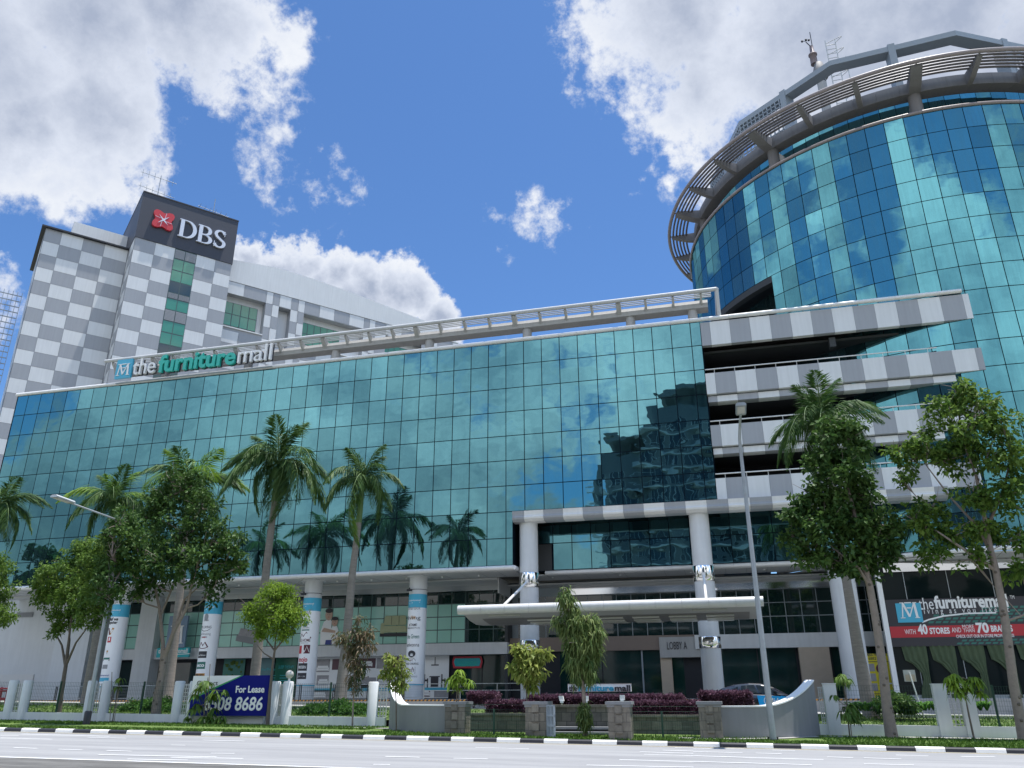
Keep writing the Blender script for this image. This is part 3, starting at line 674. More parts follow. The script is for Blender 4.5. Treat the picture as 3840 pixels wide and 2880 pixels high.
mb = MB(); mb.box(-16.0, -2.2, 61.2, 62.0, 3.0, 4.0); mb.build('lobby_band', 'brownband', mall)
# shopfront glass on the ground floor, beige stone pier, lobby mullion
mb = MB()
for xa, xb in ((-33.6, -31.2), (-20.3, -18.2), (-18.2, -16.1), (-12.2, -9), (-9, -6.1), (-6.1, -3.1), (-1.4, 2.0), (2.0, 4.6), (6.9, 9.0), (9.0, 11.0), (11.0, 13.5)):
    mb = MB(); mb.quad((xa+.04, 61.5, PZ), (xb-.04, 61.5, PZ), (xb-.04, 61.5, 3.0), (xa+.04, 61.5, 3.0)); mb.build('shopfront_glass', 'tealdark', mall)
mb = MB(); mb.box(-51.2, 14.5, 61.52, 61.7, PZ, 3.1, 0); mb.box(-6.13, -6.02, 61.4, 61.55, PZ, 3.0, 1); mb.build('shopfront_frame', ['dark', 'steelgrey'], mall)
mb = MB(); mb.box(4.75, 6.75, 60.9, 61.5, PZ, 3.0)
for z in (.6, 1.3, 2.0, 2.7): mb.box(4.74, 6.76, 60.895, 60.905, z, z+.02)
mb.build('stone_pier', 'beige', mall); mb = MB(); mb.box(-4.75, -3.95, 61.25, 61.5, PZ, 2.95); mb.build('stone_pier', 'beige', mall)
# white service wing at the left end
mb = MB(); mb.box(-70, -51.2, 59.5, 62, -2, 8.0, 0); mb.prism([(-55.6, 59.5), (-54.2, 57.7), (-50.9, 57.7), (-51.2, 59.5)], -2, 8.0, lambda a, b, e: (a, b, e), 0)
mb.build('service_wall', 'servicewall', mall)
a = at(0, 2530, 59.45); b = at(112, 2606, 59.45)
mb = MB(); mb.box(-70, b[0], 59.42, 59.48, -1.6, a[2]-.0, 0)
for k in range(9): mb.box(-70, b[0]-.05, 59.40, 59.43, -1.3+.24*k, -1.28+.24*k, 1)
mb.build('roller_shutter', ['soffit', 'inkgrey'], mall)
a = at(262, 2430+320*s6, 59.4); b = at(310, 2600, 59.4)
mb = MB(); mb.box(a[0], b[0], 59.42, 59.48, PZ-.7, a[2]); mb.build('service_door', 'inkgrey', mall)
a = at(62, 2297, 59.4); b = at(120, 2313, 59.4)
mb = MB()
for k in range(8): mb.box(a[0], b[0], 59.40, 59.47, b[2]+(a[2]-b[2])*k/8, b[2]+(a[2]-b[2])*(k+.6)/8)
mb.build('louvre_vent', 'inkgrey', mall)
for px in (314, 325):
    p = at(px, 2470, 59.4); mb = MB(); mb.tube([(p[0], 59.5, p[2]), (p[0], 59.2, p[2])], .16, 14); mb.build('hose_reel', 'redpaint', mall)
# white pilasters between the left shopfronts, low white ceiling band over the door
for x in (-47.5,): mb = MB(); mb.box(x-.85, x+.85, 60.2, 61.4, PZ, 7.9); mb.build('pilaster', 'plaster', mall)
for xa, xb, zt in ((-46.4, -42.4, 2.6), (-50.6, -48.8, 2.7)): mb = MB(); mb.quad((xa, 61.45, PZ), (xb, 61.45, PZ), (xb, 61.45, zt), (xa, 61.45, zt)); mb.build('entrance_door', 'clearglass', mall)
# ---- lobby canopy hung in front of the columns
prof = [(46.75, 4.95), (46.55, 4.72), (46.65, 4.52), (47.3, 4.42), (48.3, 4.22), (49.6, 4.10), (51.2, 4.16), (52.6, 4.32), (52.6, 4.9), (50, 5.05)]
mb = MB(); mb.prism(prof, -15.1, 1.95, lambda a, b, e: (e, a, b), 0, False)
cano = mb.build('lobby_canopy', 'canopy', mall)
mb = MB(); mb.prism([(47.9, 4.30), (48.3, 4.205), (49.6, 4.085), (51.2, 4.145), (52.62, 4.30), (52.62, 4.40), (51.2, 4.2), (49.6, 4.2), (48.3, 4.3)], -14.2, 1.4, lambda a, b, e: (e, a, b)); mb.build('underside', 'canopydark', cano)  # dark sheet: the shade under the canopy's rear put into its colour
mb = MB(); n = 12
for k in range(n): xa, xb = -15.35+17.5*k/n, -15.35+17.5*(k+1)/n; mb.tube([(xa+.006, 46.72, 4.72), (xb-.006, 46.72, 4.72)], .27, 18)
mb.build('front_tube', 'canopytube', cano)
for k in range(6):
    mb = MB(); xa = -11.5+2.1*k
    for j in range(5): ya = 48.25+.85*j; zz = float(np.interp(ya+.2, [48.3, 49.6, 51.2, 52.6], [4.205, 4.085, 4.145, 4.30])); mb.box(xa, xa+1.55, ya, ya+.42, zz-.05, zz+.02)
    mb.build('light_panel', 'lampglass', cano)
for xa in (-13.6, -1.7): mb = MB(); mb.box(xa, xa+1.9, 47.25, 47.33, 4.36, 4.42); mb.build('tube_light', 'lampglass', cano)
for xa, xb in ((-13.0, -13.9), (-1.06, -.95)):
    mb = MB(); mb.tube([(xa, 54.7, 7.3), (xb, 50.5, 5.0)], .09, 10); mb.lathe((xa, 54.65), [(.14, 7.2), (.14, 7.45)], 12); mb.build('stay_rod', 'whitetube', mall)

# ------------------------------------------------------------------ the round glass tower
TC = (19.65, 74.14); TR = 19.58; TZ = 40.83; TH0 = -.63579; DTH = .069356; RH = 1.888
tower = thing('round_tower', 'round office tower clad in blue teal mirror glass with a ringed sunshade crown', 'building', (TC[0], TC[1], -.3))
def tp(a, z, r=TR): return (TC[0]+r*math.sin(a), TC[1]-r*math.cos(a), z)
near, far = [], MB()
for r in range(17):
    for i in range(-22, 27):
        if i < -1.7 and r >= 5 and i > -15: continue
        if i < 2 and r >= 10: continue
        z1 = TZ-RH*r; z0 = TZ-RH*(r+1) if r < 16 else 8.45
        near.append((i, r, z0, z1))
near.append((-1.7, 5, TZ-RH*6, TZ-RH*5)); near.append((-1.7, 6, TZ-RH*7, TZ-RH*6))
def tpane(mb, i, r, z0, z1, m=0):
    j = i+1 if i == int(i) else -1
    g = .0014; e = trng.gauss(0, .004); a0 = TH0+DTH*i+g; a1 = TH0+DTH*j-g; t = trng.gauss(0, .003)
    mb.quad(tp(a0, z0+.028, TR+t), tp(a1, z0+.028, TR-t), tp(a1, z1-.028, TR-t+e), tp(a0, z1-.028, TR+t+e), m)
big = sorted(near, key=lambda c: (abs(c[0]-7)+abs(c[1]-6)*.9))[:100]
bs = set(big)
for c in near:
    if c in bs: mb = MB(); tpane(mb, *c); mb.build('window_pane', 'blueglass', tower)
    else: tpane(far, *c)
tag(far.build('window_panes', 'blueglass', tower), kind='stuff')
mb = MB()                                # dark backing shell
for i in range(-24, 28):
    a0, a1 = TH0+DTH*i, TH0+DTH*(i+1)
    zb = TZ-RH*5 if -15 < i < -1 else 8.3
    mb.quad(tp(a0, zb, TR-.03), tp(a1, zb, TR-.03), tp(a1, TZ, TR-.03), tp(a0, TZ, TR-.03))
mb.ring(TC, 5, TR-.1, TZ-.3, TZ-.05, -3.14, 3.14, 60); mb.build('curtain_wall_frame', 'mull', tower)
mb = MB()                                # recessed arch opening at the shoulder
mb.ring(TC, TR-2.6, TR-.02, TZ-RH*5-.02, TZ-RH*5+.0, TH0-DTH*14, TH0-DTH*1.7, 16, 0)
mb.ring(TC, TR-.6, TR-.02, TZ-RH*5-.55, TZ-RH*5-.02, TH0-DTH*14, TH0-DTH*1.7, 16, 1)
mb.build('arch_soffit', ['dark', 'interior'], tower)
mb = MB()
for i in range(-16, 0):
    a0, a1 = TH0+DTH*i+.001, TH0+DTH*(i+1)-.001
    for r in range(4): mb.quad(tp(a0, 31.4-RH*(r+1)+.03, TR-2.3), tp(a1, 31.4-RH*(r+1)+.03, TR-2.3), tp(a1, 31.4-RH*r-.03, TR-2.3), tp(a0, 31.4-RH*r-.03, TR-2.3))
mb.build('recessed_glazing', 'blueglass', tower)
mb = MB()
for i in range(-24, 28):
    a0, a1 = TH0+DTH*i, TH0+DTH*(i+1); mb.tube([tp(a0+.0003, TZ+.1, TR+.03), tp((a0+a1)/2, TZ+.1, TR+.03), tp(a1-.0003, TZ+.1, TR+.03)], .13, 10)
mb.build('coping_tube', 'pinktube', tower)
mb = MB()
for i in range(-4, 27):
    a0, a1 = TH0+DTH*i, TH0+DTH*(i+1); mb.tube([tp(a0+.0003, 8.27, TR+.03), tp(a1-.0003, 8.27, TR+.03)], .16, 10)
mb.build('edge_tube', 'whitetube', tower)
mb = MB(); mb.ring(TC, 14.5, TR-.05, 8.0, 8.1, -1.0, 1.2, 40); mb.build('soffit', 'soffit', tower)
# upper set-back drum
mb = MB(); mf = MB()
for i in range(-24, 28):
    a0, a1 = TH0+DTH*i, TH0+DTH*(i+1)
    for r in range(2): mb.quad(tp(a0+.0012, TZ+RH*r+.03, 17.1), tp(a1-.0012, TZ+RH*r+.03, 17.1), tp(a1-.0012, TZ+RH*(r+1)-.03, 17.1), tp(a0+.0012, TZ+RH*(r+1)-.03, 17.1))
    mf.quad(tp(a0, TZ, 17.07), tp(a1, TZ, 17.07), tp(a1, TZ+2*RH, 17.07), tp(a0, TZ+2*RH, 17.07))
mb.build('drum_glazing', 'blueglass', tower); mf.ring(TC, 4, 17.0, TZ+2*RH-.2, TZ+2*RH, -3.14, 3.14, 60); mf.build('drum_frame', 'mull', tower)
# sunshade crown
mb = MB(); na = 100
for k in range(50):
    a0, a1 = -2.6+4.4*k/50, -2.6+4.4*(k+1)/50
    mb.ring(TC, 17.98, 19.0, 43.27, 44.28, a0+.0004, a1-.0004, 2)
mb.build('crown_beam', 'crownconc', tower)
mb = MB(); mb.tube([tp(-2.6+4.4*k/120, 44.15, 21.5) for k in range(121)], .17, 12); mb.build('crown_tube', 'pinktube', tower)
for j in range(5):
    mb = MB(); mb.tube([tp(-2.6+4.4*k/120, 44.12, 19.78+.33*j) for k in range(121)], .095, 8); mb.build('crown_slat', 'crownslat', tower)
for k in range(-12, 8):
    a = R_(-4.75+11.72*k); wide = (k % 3 == 0); wd = .42 if wide else .2
    ux = np.array([math.cos(a), math.sin(a), 0]); 
    P = lambda r, z, e, a=a, ux=ux: tuple(np.array(tp(a, z, r))+ux*e)
    mb = MB(); mb.prism([(18.9, 43.25), (19.6, 43.36), (20.6, 43.66), (21.25, 43.93), (21.25, 44.10), (18.9, 44.24)], -wd, wd, P); mb.prism([(21.2, 44.06), (21.45, 44.10), (21.45, 44.17), (21.2, 44.17)], -.05, .05, P)
    mb.build('crown_bracket', 'crownconc', tower)
    if wide:
        mb = MB(); mb.lathe(tp(a, 0, 18.5)[:2], [(.47, TZ), (.47, 43.3)], 22); mb.build('crown_column', 'crownconc', tower)
        mb = MB(); mb.prism([(17.0, 43.2), (18.2, 43.25), (18.0, 42.6), (17.0, 41.2)], -.22, .22, P); mb.build('crown_strut', 'conc', tower)
# polygonal roof screen on posts
va = [R_(-55.73+33.43*k) for k in range(-3, 5)]
def seg(mb, a, b, z0, z1, th):
    d = np.array(b)-np.array(a); n = np.array([-d[1], d[0], 0]); n = n/np.linalg.norm(n)*th
    A, B = np.array(a), np.array(b)
    vs = [A[:2], B[:2], (B+n)[:2], (A+n)[:2]]
    mb.prism([tuple(v) for v in vs], z0, z1, lambda x, y, e: (x, y, e))
mb = MB(); lats = []
for k in range(7):
    A, B = tp(va[k], 0, 16.8), tp(va[k+1], 0, 16.8); Ai, Bi = tp(va[k], 0, 15.7), tp(va[k+1], 0, 15.7)
    for z0, z1 in ((50.2, 50.72), (45.7, 45.95)):
        vs = [A[:2], B[:2], Bi[:2], Ai[:2]]
        mb.prism(vs, z0, z1, lambda x, y, e: (x, y, e))
    ma = (va[k]+va[k+1])/2; rr = 16.8*math.cos(R_(33.43/2))
    ux = np.array([math.cos(ma), math.sin(ma), 0]); P = lambda r, e, z, ux=ux, ma=ma: tuple(np.array(tp(ma, z, r))+ux*e)
    for e in ((-.75, .75) if k == 3 else (0,)) if k != 3 else (0,):
        mb.prism([(rr+.05, -.27), (rr+.05, .27), (rr-1.0, .42), (rr-1.0, -.42)], 44.0, 50.9, lambda r, e2, z: P(r, e2, z))
    # lattice infill on the left half
    for h, (a_, b_) in enumerate(((A, P(rr, 0, 0)), (P(rr, 0, 0), B))):
        if not (k < 3 or (k == 3 and h == 0) or k > 5 or (k == 5 and h == 1)): continue
        ml = MB(); lats.append(ml); a_, b_ = np.array(a_), np.array(b_); ln = np.linalg.norm((b_-a_)[:2]); d = (b_-a_)/ln; nn = np.array([-d[1], d[0], 0])*.10
        nx = int(ln/.42)
        for q in range(nx+1):
            c = a_+d*(ln*q/nx); ml.prism([tuple((c+s1*d*.05+s2*nn)[:2]) for s1, s2 in ((-1, 0), (1, 0), (1, 1), (-1, 1))], 44.2, 50.2, lambda x, y, e: (x, y, e))
        for q in range(14):
            z = 44.4+.42*q; ml.prism([tuple(a_[:2]), tuple(b_[:2]), tuple((b_+nn*1.3)[:2]), tuple((a_+nn*1.3)[:2])], z-.05, z+.05, lambda x, y, e: (x, y, e))
scr = mb.build('roof_screen', 'steelgrey', tower); [q.build('lattice', 'steelgrey', scr) for q in lats]
# tower foot: sloping-sided glass hall with a banner and curtains
bx0 = at(3287, 2190, 57.2)[0]
mb = MB(); mb.box(bx0+.3, 34, 57.20, 57.24, PZ, 7.95); mb.build('foot_glazing', 'footglass', tower)
mb = MB(); mb.box(bx0-.02, bx0+.28, 57.0, 57.4, PZ, 7.6); mb.build('white_jamb', 'coping', tower)
mb = MB()
for k in range(1, 9): mb.box(bx0+.3+2.55*k-1.2, bx0+.34+2.55*k-1.2, 57.15, 57.22, PZ, 7.9)
mb.box(bx0+.3, 34, 57.12, 57.22, PZ, PZ+.18); mb.build('foot_mullion', 'steel', tower)
mb = MB(); mb.box(bx0+.5, 34, 57.0, 57.1, 7.35, 7.92); mb.build('mirror_strip', 'chrome', tower)

# ------------------------------------------------------------------ chequered office building behind
P1 = np.array([-71.83, 76.59, 0]); BA = R_(40.3)
ub = np.array([math.sin(BA), math.cos(BA), 0]); nb = np.array([ub[1], -ub[0], 0])
def BF(u, v, z):                          # u along the front, v towards the viewer, z up
    p = P1+ub*u+nb*v; return (p[0], p[1], z)
office = thing('office_building', 'tall grey and white chequered office building with a dark sign cap and green windows', 'building', tuple(P1+ub*6-nb*8))
def cheq(mb, u0, u1, v, z0, z1, us, h, zoff, par=0, skip=None, axis='u', v1=None):
    """panels of two greys; us lists the panel joints"""
    us = [u0]+[x for x in us if u0 < x < u1]+[u1]; k0 = math.floor((z0-zoff)/h)
    for i in range(len(us)-1):
        k = k0
        while zoff+k*h < z1:
            za, zb = max(z0, zoff+k*h), min(z1, zoff+(k+1)*h)
            if zb-za > .02 and not (skip and skip(us[i], us[i+1], za, zb)):
                c = (i+k+par) % 2; a, b = us[i], us[i+1]; g = .02
                if axis == 'u': mb.quad(BF(a+g, v, za+g), BF(b-g, v, za+g), BF(b-g, v, zb-g), BF(a+g, v, zb-g), c)
                else: mb.quad(BF(v, a+g, za+g), BF(v, b-g, za+g), BF(v, b-g, zb-g), BF(v, a+g, zb-g), c)
            k += 1
def bprism(mb, poly, e0, e1, m=0): mb.prism(poly, e0, e1, lambda u, z, e: BF(u, e, z), m)
def bbox(mb, u0, u1, v0, v1, z0, z1, m=0): mb.box(u0, u1, v0, v1, z0, z1, m, F=BF)
win = lambda a, b, za, zb: a > 4.9 and b < 8.2 and (za < 55.9)
mb = MB(); bbox(mb, 0, 12.85, -14, -.03, -2, 64.45, 2)
hh = 1.92
cheq(mb, 0, 12.85, 0, 20, 57.5, [2.6, 5.15, 8.0, 10.6], hh, 57.5-30*hh, 1, win)
cheq(mb, -14, -.03, -.02, 20, 57.5, [-11.2, -8.4, -5.6, -2.8], hh, 57.5-30*hh, 0, None, 'v')
mb.build('tower_wall', ['grey', 'white', 'inkgrey'], office)
mb = MB(); bbox(mb, -.08, 12.93, -14.1, .10, 57.5, 64.6, 0); mb.build('sign_cap', 'navy', office)
mb = MB(); bbox(mb, -.12, 12.97, -14.2, .16, 64.6, 64.78); mb.build('roof_edge', 'black', office)
def winpair(z0, z1, name, m):
    for a, b in ((5.15, 6.52), (6.52, 8.0)):
        q = MB(); q.quad(BF(a+.05, .01, z0+.05), BF(b-.05, .01, z0+.05), BF(b-.05, .01, z1-.05), BF(a+.05, .01, z1-.05)); o = q.build(name, m, office)
        if name == 'louvre':
            r = MB()
            for k in range(8): bbox(r, a+.06, b-.06, .012, .05, z0+.08+(z1-z0-.1)*k/8, z0+.08+(z1-z0-.1)*(k+.55)/8)
            r.build('blade', 'grey', o)
for z0, z1, name, m in ((54.2, 55.9, 'green_window', 'greenglass'), (52.5, 54.15, 'green_window', 'greenglass'), (50.8, 52.45, 'dark_window', 'darkglass'), (49.9, 50.75, 'louvre', 'darkglass'), (48.25, 49.85, 'green_window', 'greenglass'), (46.6, 48.2, 'louvre', 'inkgrey'), (44.9, 46.55, 'green_window', 'greenglass'), (43.2, 44.85, 'green_window', 'greenglass'), (41.5, 43.15, 'dark_window', 'darkglass'), (39.8, 41.45, 'dark_window', 'darkglass'), (56.0, 57.4, 'louvre', 'inkgrey')): winpair(z0, z1, name, m)
mb = MB(); bbox(mb, 5.1, 8.05, -.02, .0, 36, 57.5); mb.build('window_frame', 'frame', office)
# left wing, set back
mb = MB(); bbox(mb, -10.1, -.02, -18, -4.03, -2, 57.3, 2); cheq(mb, -10.1, -.1, -4, 15, 57.3, [-8.2, -5.6, -3.0], 1.92, 57.3-30*1.92, 0); cheq(mb, -18, -4, -10.13, 15, 57.3, [-14, -11, -8], 1.92, 57.3-30*1.92, 1, None, 'v')
mb.build('wing_wall', ['white', 'grey', 'inkgrey'], office)
mb = MB(); bbox(mb, -10.6, .0, -18, -3.6, 57.3, 57.5); mb.build('roof_edge', 'black', office)
mb = MB(); bbox(mb, -7.0, .0, -16, -7.5, 57.5, 61.3); mb.build('roof_box', 'white', office)
mb = MB()                                 # louvred screen at the far left
for k in range(34): bbox(mb, -14.9, -10.9, -6.1, -6.0, 22+.78*k, 22+.78*k+.10)
for k in range(9): bbox(mb, -14.9+.5*k, -14.84+.5*k, -6.05, -5.95, 20, 48.3)
mb.build('screen', 'steelgrey', office)
# right wing with recessed window bands and a folded roof
v0 = -2.0
roof = [(12.9, 55.95), (52.2, 55.95), (50.2, 56.9), (46.6, 58.3), (39.6, 58.95), (32.2, 59.7), (25.9, 60.1), (20.0, 60.2), (12.9, 59.35)]
mb = MB(); bprism(mb, roof, -24, v0+.05, 1)
mb.build('sloping_parapet', ['white', 'white'], office)
mb = MB(); bbox(mb, 12.86, 56, -24, v0-1.3, -2, 55.9, 0)
us = [13.3, 15.6, 18.9, 19.9, 20.9, 22.7, 23.8, 24.8, 27.2, 29.6, 32.1, 34.6, 35.6, 36.6, 38.5, 41.3, 44.1, 47,  45, 48, 51, 54, 57, 60, 63, 66, 70, 75, 80, 85]
OP = [(13.3, 18.9, 48.7, 54.1), (20.9, 22.7, 46.5, 53.9), (24.8, 34.6, 48.6, 53.9), (38.5, 47, 48.0, 53.9)]
def sk(a, b, za, zb): return any(a >= o[0]-.4 and b <= o[1]+.4 and za >= o[2]-.5 and zb <= o[3]+.5 for o in OP)
cheq(mb, 12.86, 56, v0, 20, 55.9, us, 1.92, 55.9-30*1.92, 0, sk)
for a, b, za, zb in OP:
    bbox(mb, a-.6, a, v0-1.25, v0-.03, za-1, zb+1, 1); bbox(mb, b, b+.6, v0-1.25, v0-.03, za-1, zb+1, 1); bbox(mb, a, b, v0-1.25, v0-.03, zb, zb+1.0, 1); bbox(mb, a, b, v0-1.25, v0-.03, za-1.0, za, 1)
mb.build('right_wall', ['white', 'grey', 'white'], office)
for a, b, za, zb in OP[:1]+OP[2:]:
    f = MB(); w0, w1 = a+.1, min(b-.7, a+6.4); bbox(f, w0, w1, v0-1.29, v0-1.2, za+.8, zb-.9, 0); fo = f.build('window', 'frame', office)
    g = MB(); n = int((w1-w0)/1.0)
    for i in range(n):
        for j in range(2):
            h = (zb-za-1.7)/2; g.quad(BF(w0+(w1-w0)*i/n+.06, v0-1.18, za+.8+h*j+.06), BF(w0+(w1-w0)*(i+1)/n-.06, v0-1.18, za+.8+h*j+.06), BF(w0+(w1-w0)*(i+1)/n-.06, v0-1.18, za+.8+h*(j+1)-.06), BF(w0+(w1-w0)*i/n+.06, v0-1.18, za+.8+h*(j+1)-.06))
    g.build('pane', 'greenglass', fo)
    s_ = MB(); bbox(s_, a-.1, b, v0-1.2, v0+.15, za-.05, za+.1); s_.build('sill', 'whitetube', fo)
# bank sign: red knot emblem and serif capitals
sign = thing('bank_sign', 'red knot emblem and silver letters DBS on the dark cap of the chequered building', 'sign', BF(6.5, .1, 58.4))
SF = lambda u0, z0: (lambda x, y, z: BF(u0+x, .12+z, z0+y))
def knot(r):
    pts = []
    for q in range(4):
        for t, rr in ((-36, 1.30), (-24, 1.12), (-12, .90), (0, .82), (12, .90), (24, 1.12), (36, 1.30)): 
            a = R_(90*q+t); pts.append((rr*r*math.cos(a), rr*r*math.sin(a)))
        a = R_(90*q+45); pts.append((1.34*r*math.cos(a), 1.34*r*math.sin(a)))
    return pts
mb = MB(); F = SF(2.95, 61.0); mb.prism(knot(1.28), .0, .35, F); kn = mb.build('emblem', 'red', sign)
mb = MB(); st = []
for k in range(8): a = R_(45+45*k); rr = .95 if k % 2 == 0 else .15; st.append((rr*math.cos(a), rr*math.sin(a)))
mb.prism(st, .35, .40, F)
for q in range(4):
    a = R_(90*q+62); mb.stroke([(.35*math.cos(a), .35*math.sin(a)), (1.15*math.cos(a+.25), 1.15*math.sin(a+.25))], .05, lambda x, y, z: F(x, y, z+.352), 0, .03)
mb.build('star', 'silver', kn)
def arc(cx, cy, rx, ry, a0, a1, n=18): return [(cx+rx*math.cos(R_(a0+(a1-a0)*i/n)), cy+ry*math.sin(R_(a0+(a1-a0)*i/n))) for i in range(n+1)]
H = 2.75
def serif_letter(ch, u0, z0):
    F = SF(u0, z0); mb = MB(); W, T = .50, .13
    if ch == 'D':
        mb.stroke([(.42, 0), (.42, H)], W, F, 0, .3); mb.stroke([(.0, .07), (1.0, .07)]+arc(1.0, H/2, 1.15, H/2-.07, -90, 90)[1:]+[(.0, H-.07)], W, F, 0, .28, T)
    if ch == 'B':
        mb.stroke([(.42, 0), (.42, H)], W, F, 0, .3); mb.stroke([(.0, H-.07), (.95, H-.07)]+arc(.95, H*.74, .72, H*.26-.07, 90, -90)[1:]+[(.4, H*.48)], W, F, 0, .28, T)
        mb.stroke([(.4, H*.48), (1.0, H*.48)]+arc(1.0, H*.25, .86, H*.25-.05, 90, -90)[1:]+[(.0, .07)], W, F, 0, .26, T)
    if ch == 'S':
        p = arc(.90, H*.75, .62, H*.25-.06, 20, 180, 12)+[(.45, H*.62), (.9, H*.5), (1.4, H*.38)]+arc(.88, H*.25, .66, H*.25-.06, 20, -165, 14)
        mb.stroke(p, .46, F, 0, .3, .2); mb.stroke([(1.5, H*.70), (1.5, H-.02)], .10, F, 0, .3); mb.stroke([(.2, .02), (.2, H*.32)], .10, F, 0, .3)
    return mb.build('letter', 'silver', sign)
for ch, u in (('D', 5.05), ('B', 7.55), ('S', 9.75)): serif_letter(ch, u, 59.35)
# television aerials on the roof
def aerial(u, z, n, h, label):
    p = np.array(BF(u, -1.5, z)); t = thing('roof_aerial', label, 'aerial', tuple(p), 'television aerials on the chequered building')
    mb = MB(); mb.tube([p, p+[0, 0, h]], .05, 6); mb.build('mast', 'steelgrey', t)
    for j, zz in enumerate((h*.35, h*.93)):
        mb = MB(); a, b = p+ub*(-2.6 if n else -2.2)+[0, 0, zz+(.25 if j == 0 else 0)], p+ub*2.2+[0, 0, zz-.1]
        mb.tube([a, b], .04, 6)
        for q in range(6): c = a+(b-a)*(q+.3)/6; mb.tube([c-np.array([0, 0, .55]), c+np.array([0, 0, .55])] if n else [c-nb*.8, c+nb*.8], .025, 5)
        mb.build('boom', 'steelgrey', t)
        if not n: break
aerial(1.9, 64.7, 1, 4.2, 'two-boom television aerial above the left corner of the dark sign cap')
aerial(9.6, 64.7, 0, 3.4, 'smaller single-boom television aerial above the right half of the dark sign cap')
# low striped plant room seen between pergola and tower
pr_ = thing('plant_room', 'small grey and white roof plant room seen under the pergola beside the round tower', 'building', (-3, 68, 25.5))
mb = MB(); mb.prism([(-6.2, 27.6), (-1.9, 29.3), (3, 30.4), (3, 25.5), (-6.2, 25.5)], 66, 70, lambda x, z, e: (x, e, z), 0); mb.build('wall', 'white', pr_)
mb = MB(); mb.prism([(-4.6, 25.6), (-2.2, 25.6), (-2.2, 28.2), (-4.6, 27.3)], 65.95, 65.99, lambda x, z, e: (x, e, z), 0); mb.box(-1.2, .9, 65.95, 65.99, 25.6, 28.6); mb.build('grey_panel', 'grey', pr_)
mb = MB(); mb.tube([(-3.9, 65.6, 25.5), (-3.9, 65.6, 28.3)], .05, 6); mb.tube([(-4.6, 65.6, 25.5), (-4.6, 65.6, 27.6), (-3.0, 65.6, 28.2)], .035, 6); mb.build('handrail', 'whitetube', pr_)
# weather mast on the tower roof
c = at(3085, 330, 67.0); bz = 44.2
ms = thing('weather_mast', 'grey roof mast with wide cap, anemometer and caged ladder on the round tower', 'mast', (c[0], 67.0, bz))
k = lambda px, py: at(px, py, 67.0)
capz = k(3080, 265)[2]; rad = abs(k(3102, 320)[0]-k(3066, 320)[0])/2
mb = MB(); mb.lathe((c[0], 67), [(rad, bz), (rad, capz-.9)], 24)
for q in range(3): mb.lathe((c[0], 67), [(rad*1.02, capz-1.5+.3*q), (rad*1.02, capz-1.38+.3*q)], 24, 1)
mb.build('shaft', ['conc', 'black'], ms)
mb = MB(); mb.lathe((c[0], 67), [(rad*.9, capz-.95), (rad*1.6, capz-.9), (rad*1.6, capz-.3), (rad*.9, capz+.9), (rad*.6, capz+1.0)], 28); mb.build('cap', 'crownconc', ms)
cx2 = c[0]-.35
mb = MB(); mb.lathe((cx2, 67), [(.34, capz+.9), (.32, capz+2.0), (.42, capz+2.03), (.42, capz+2.15), (.22, capz+2.2), (.18, capz+3.2)], 16); mb.build('pole', 'mauve', ms)
mb = MB(); mb.tube([(cx2+.1, 67, capz+3.1), (cx2+.1, 67, capz+5.0)], .04, 6); mb.tube([(cx2, 67, capz+3.1), (cx2-.5, 66.6, capz+3.5)], .05, 6)
for q in range(3): a = 2.1*q+.4; p = np.array((cx2-.5+.6*math.cos(a)*.6, 66.6+.4*math.sin(a), capz+3.7+.3*math.sin(a))); mb.tube([(cx2-.5, 66.6, capz+3.6), p], .03, 5); mb.lathe(p[:2], [(.09, p[2]-.08), (.12, p[2]+.05), (.03, p[2]+.09)], 8)
mb.build('anemometer', 'black', ms)
mb = MB()
for lx in (1.0, 1.9, 2.6): mb.tube([(c[0]+lx, 67, bz), (c[0]+lx, 67, capz+3.6 if lx < 2 else capz+1.2)], .05, 6)
z = bz+.3
while z < capz+3.5: mb.tube([(c[0]+1.0, 67, z), (c[0]+1.9, 67, z)], .035, 5); z += .55
z = bz+.5
while z < capz+3.6: mb.tube([(c[0]+1.0+.9*q/8+(.75 if 0 < q < 8 else 0)*math.sin(math.pi*q/8)*1.2, 67-.7*math.sin(math.pi*q/8), z) for q in range(9)], .035, 5); z += 1.4
mb.build('ladder', 'ladder', ms)

# ------------------------------------------------------------------ signs, banners and posters
def frontF(x0, y, z0): return lambda a, b, c: (x0+a, y-c, z0+b)
def mono(mb, F, s, m=0, depth=.02):       # the FM monogram: a serif M crossed by the bars of an F
    P = lambda l: [(a*s, b*s) for a, b in l]
    mb.stroke(P([(.16, .16), (.26, .82)]), .055*s, F, m, depth); mb.stroke(P([(.26, .82), (.50, .20)]), .10*s, F, m, depth*.9); mb.stroke(P([(.50, .20), (.78, .84)]), .05*s, F, m, depth); mb.stroke(P([(.78, .84), (.84, .16)]), .11*s, F, m, depth*.95)
    for a, b in ((.07, .15), (.74, .15)): mb.stroke(P([(a, b), (a+.22, b)]), .035*s, F, m, depth)
    for a, b in ((.12, .84), (.72, .84)): mb.stroke(P([(a, b), (a+.18, b)]), .035*s, F, m, depth)
    mb.stroke(P([(.34, .84), (.66, .84)]), .05*s, F, m, depth); mb.stroke(P([(.42, .60), (.62, .60)]), .05*s, F, m, depth)
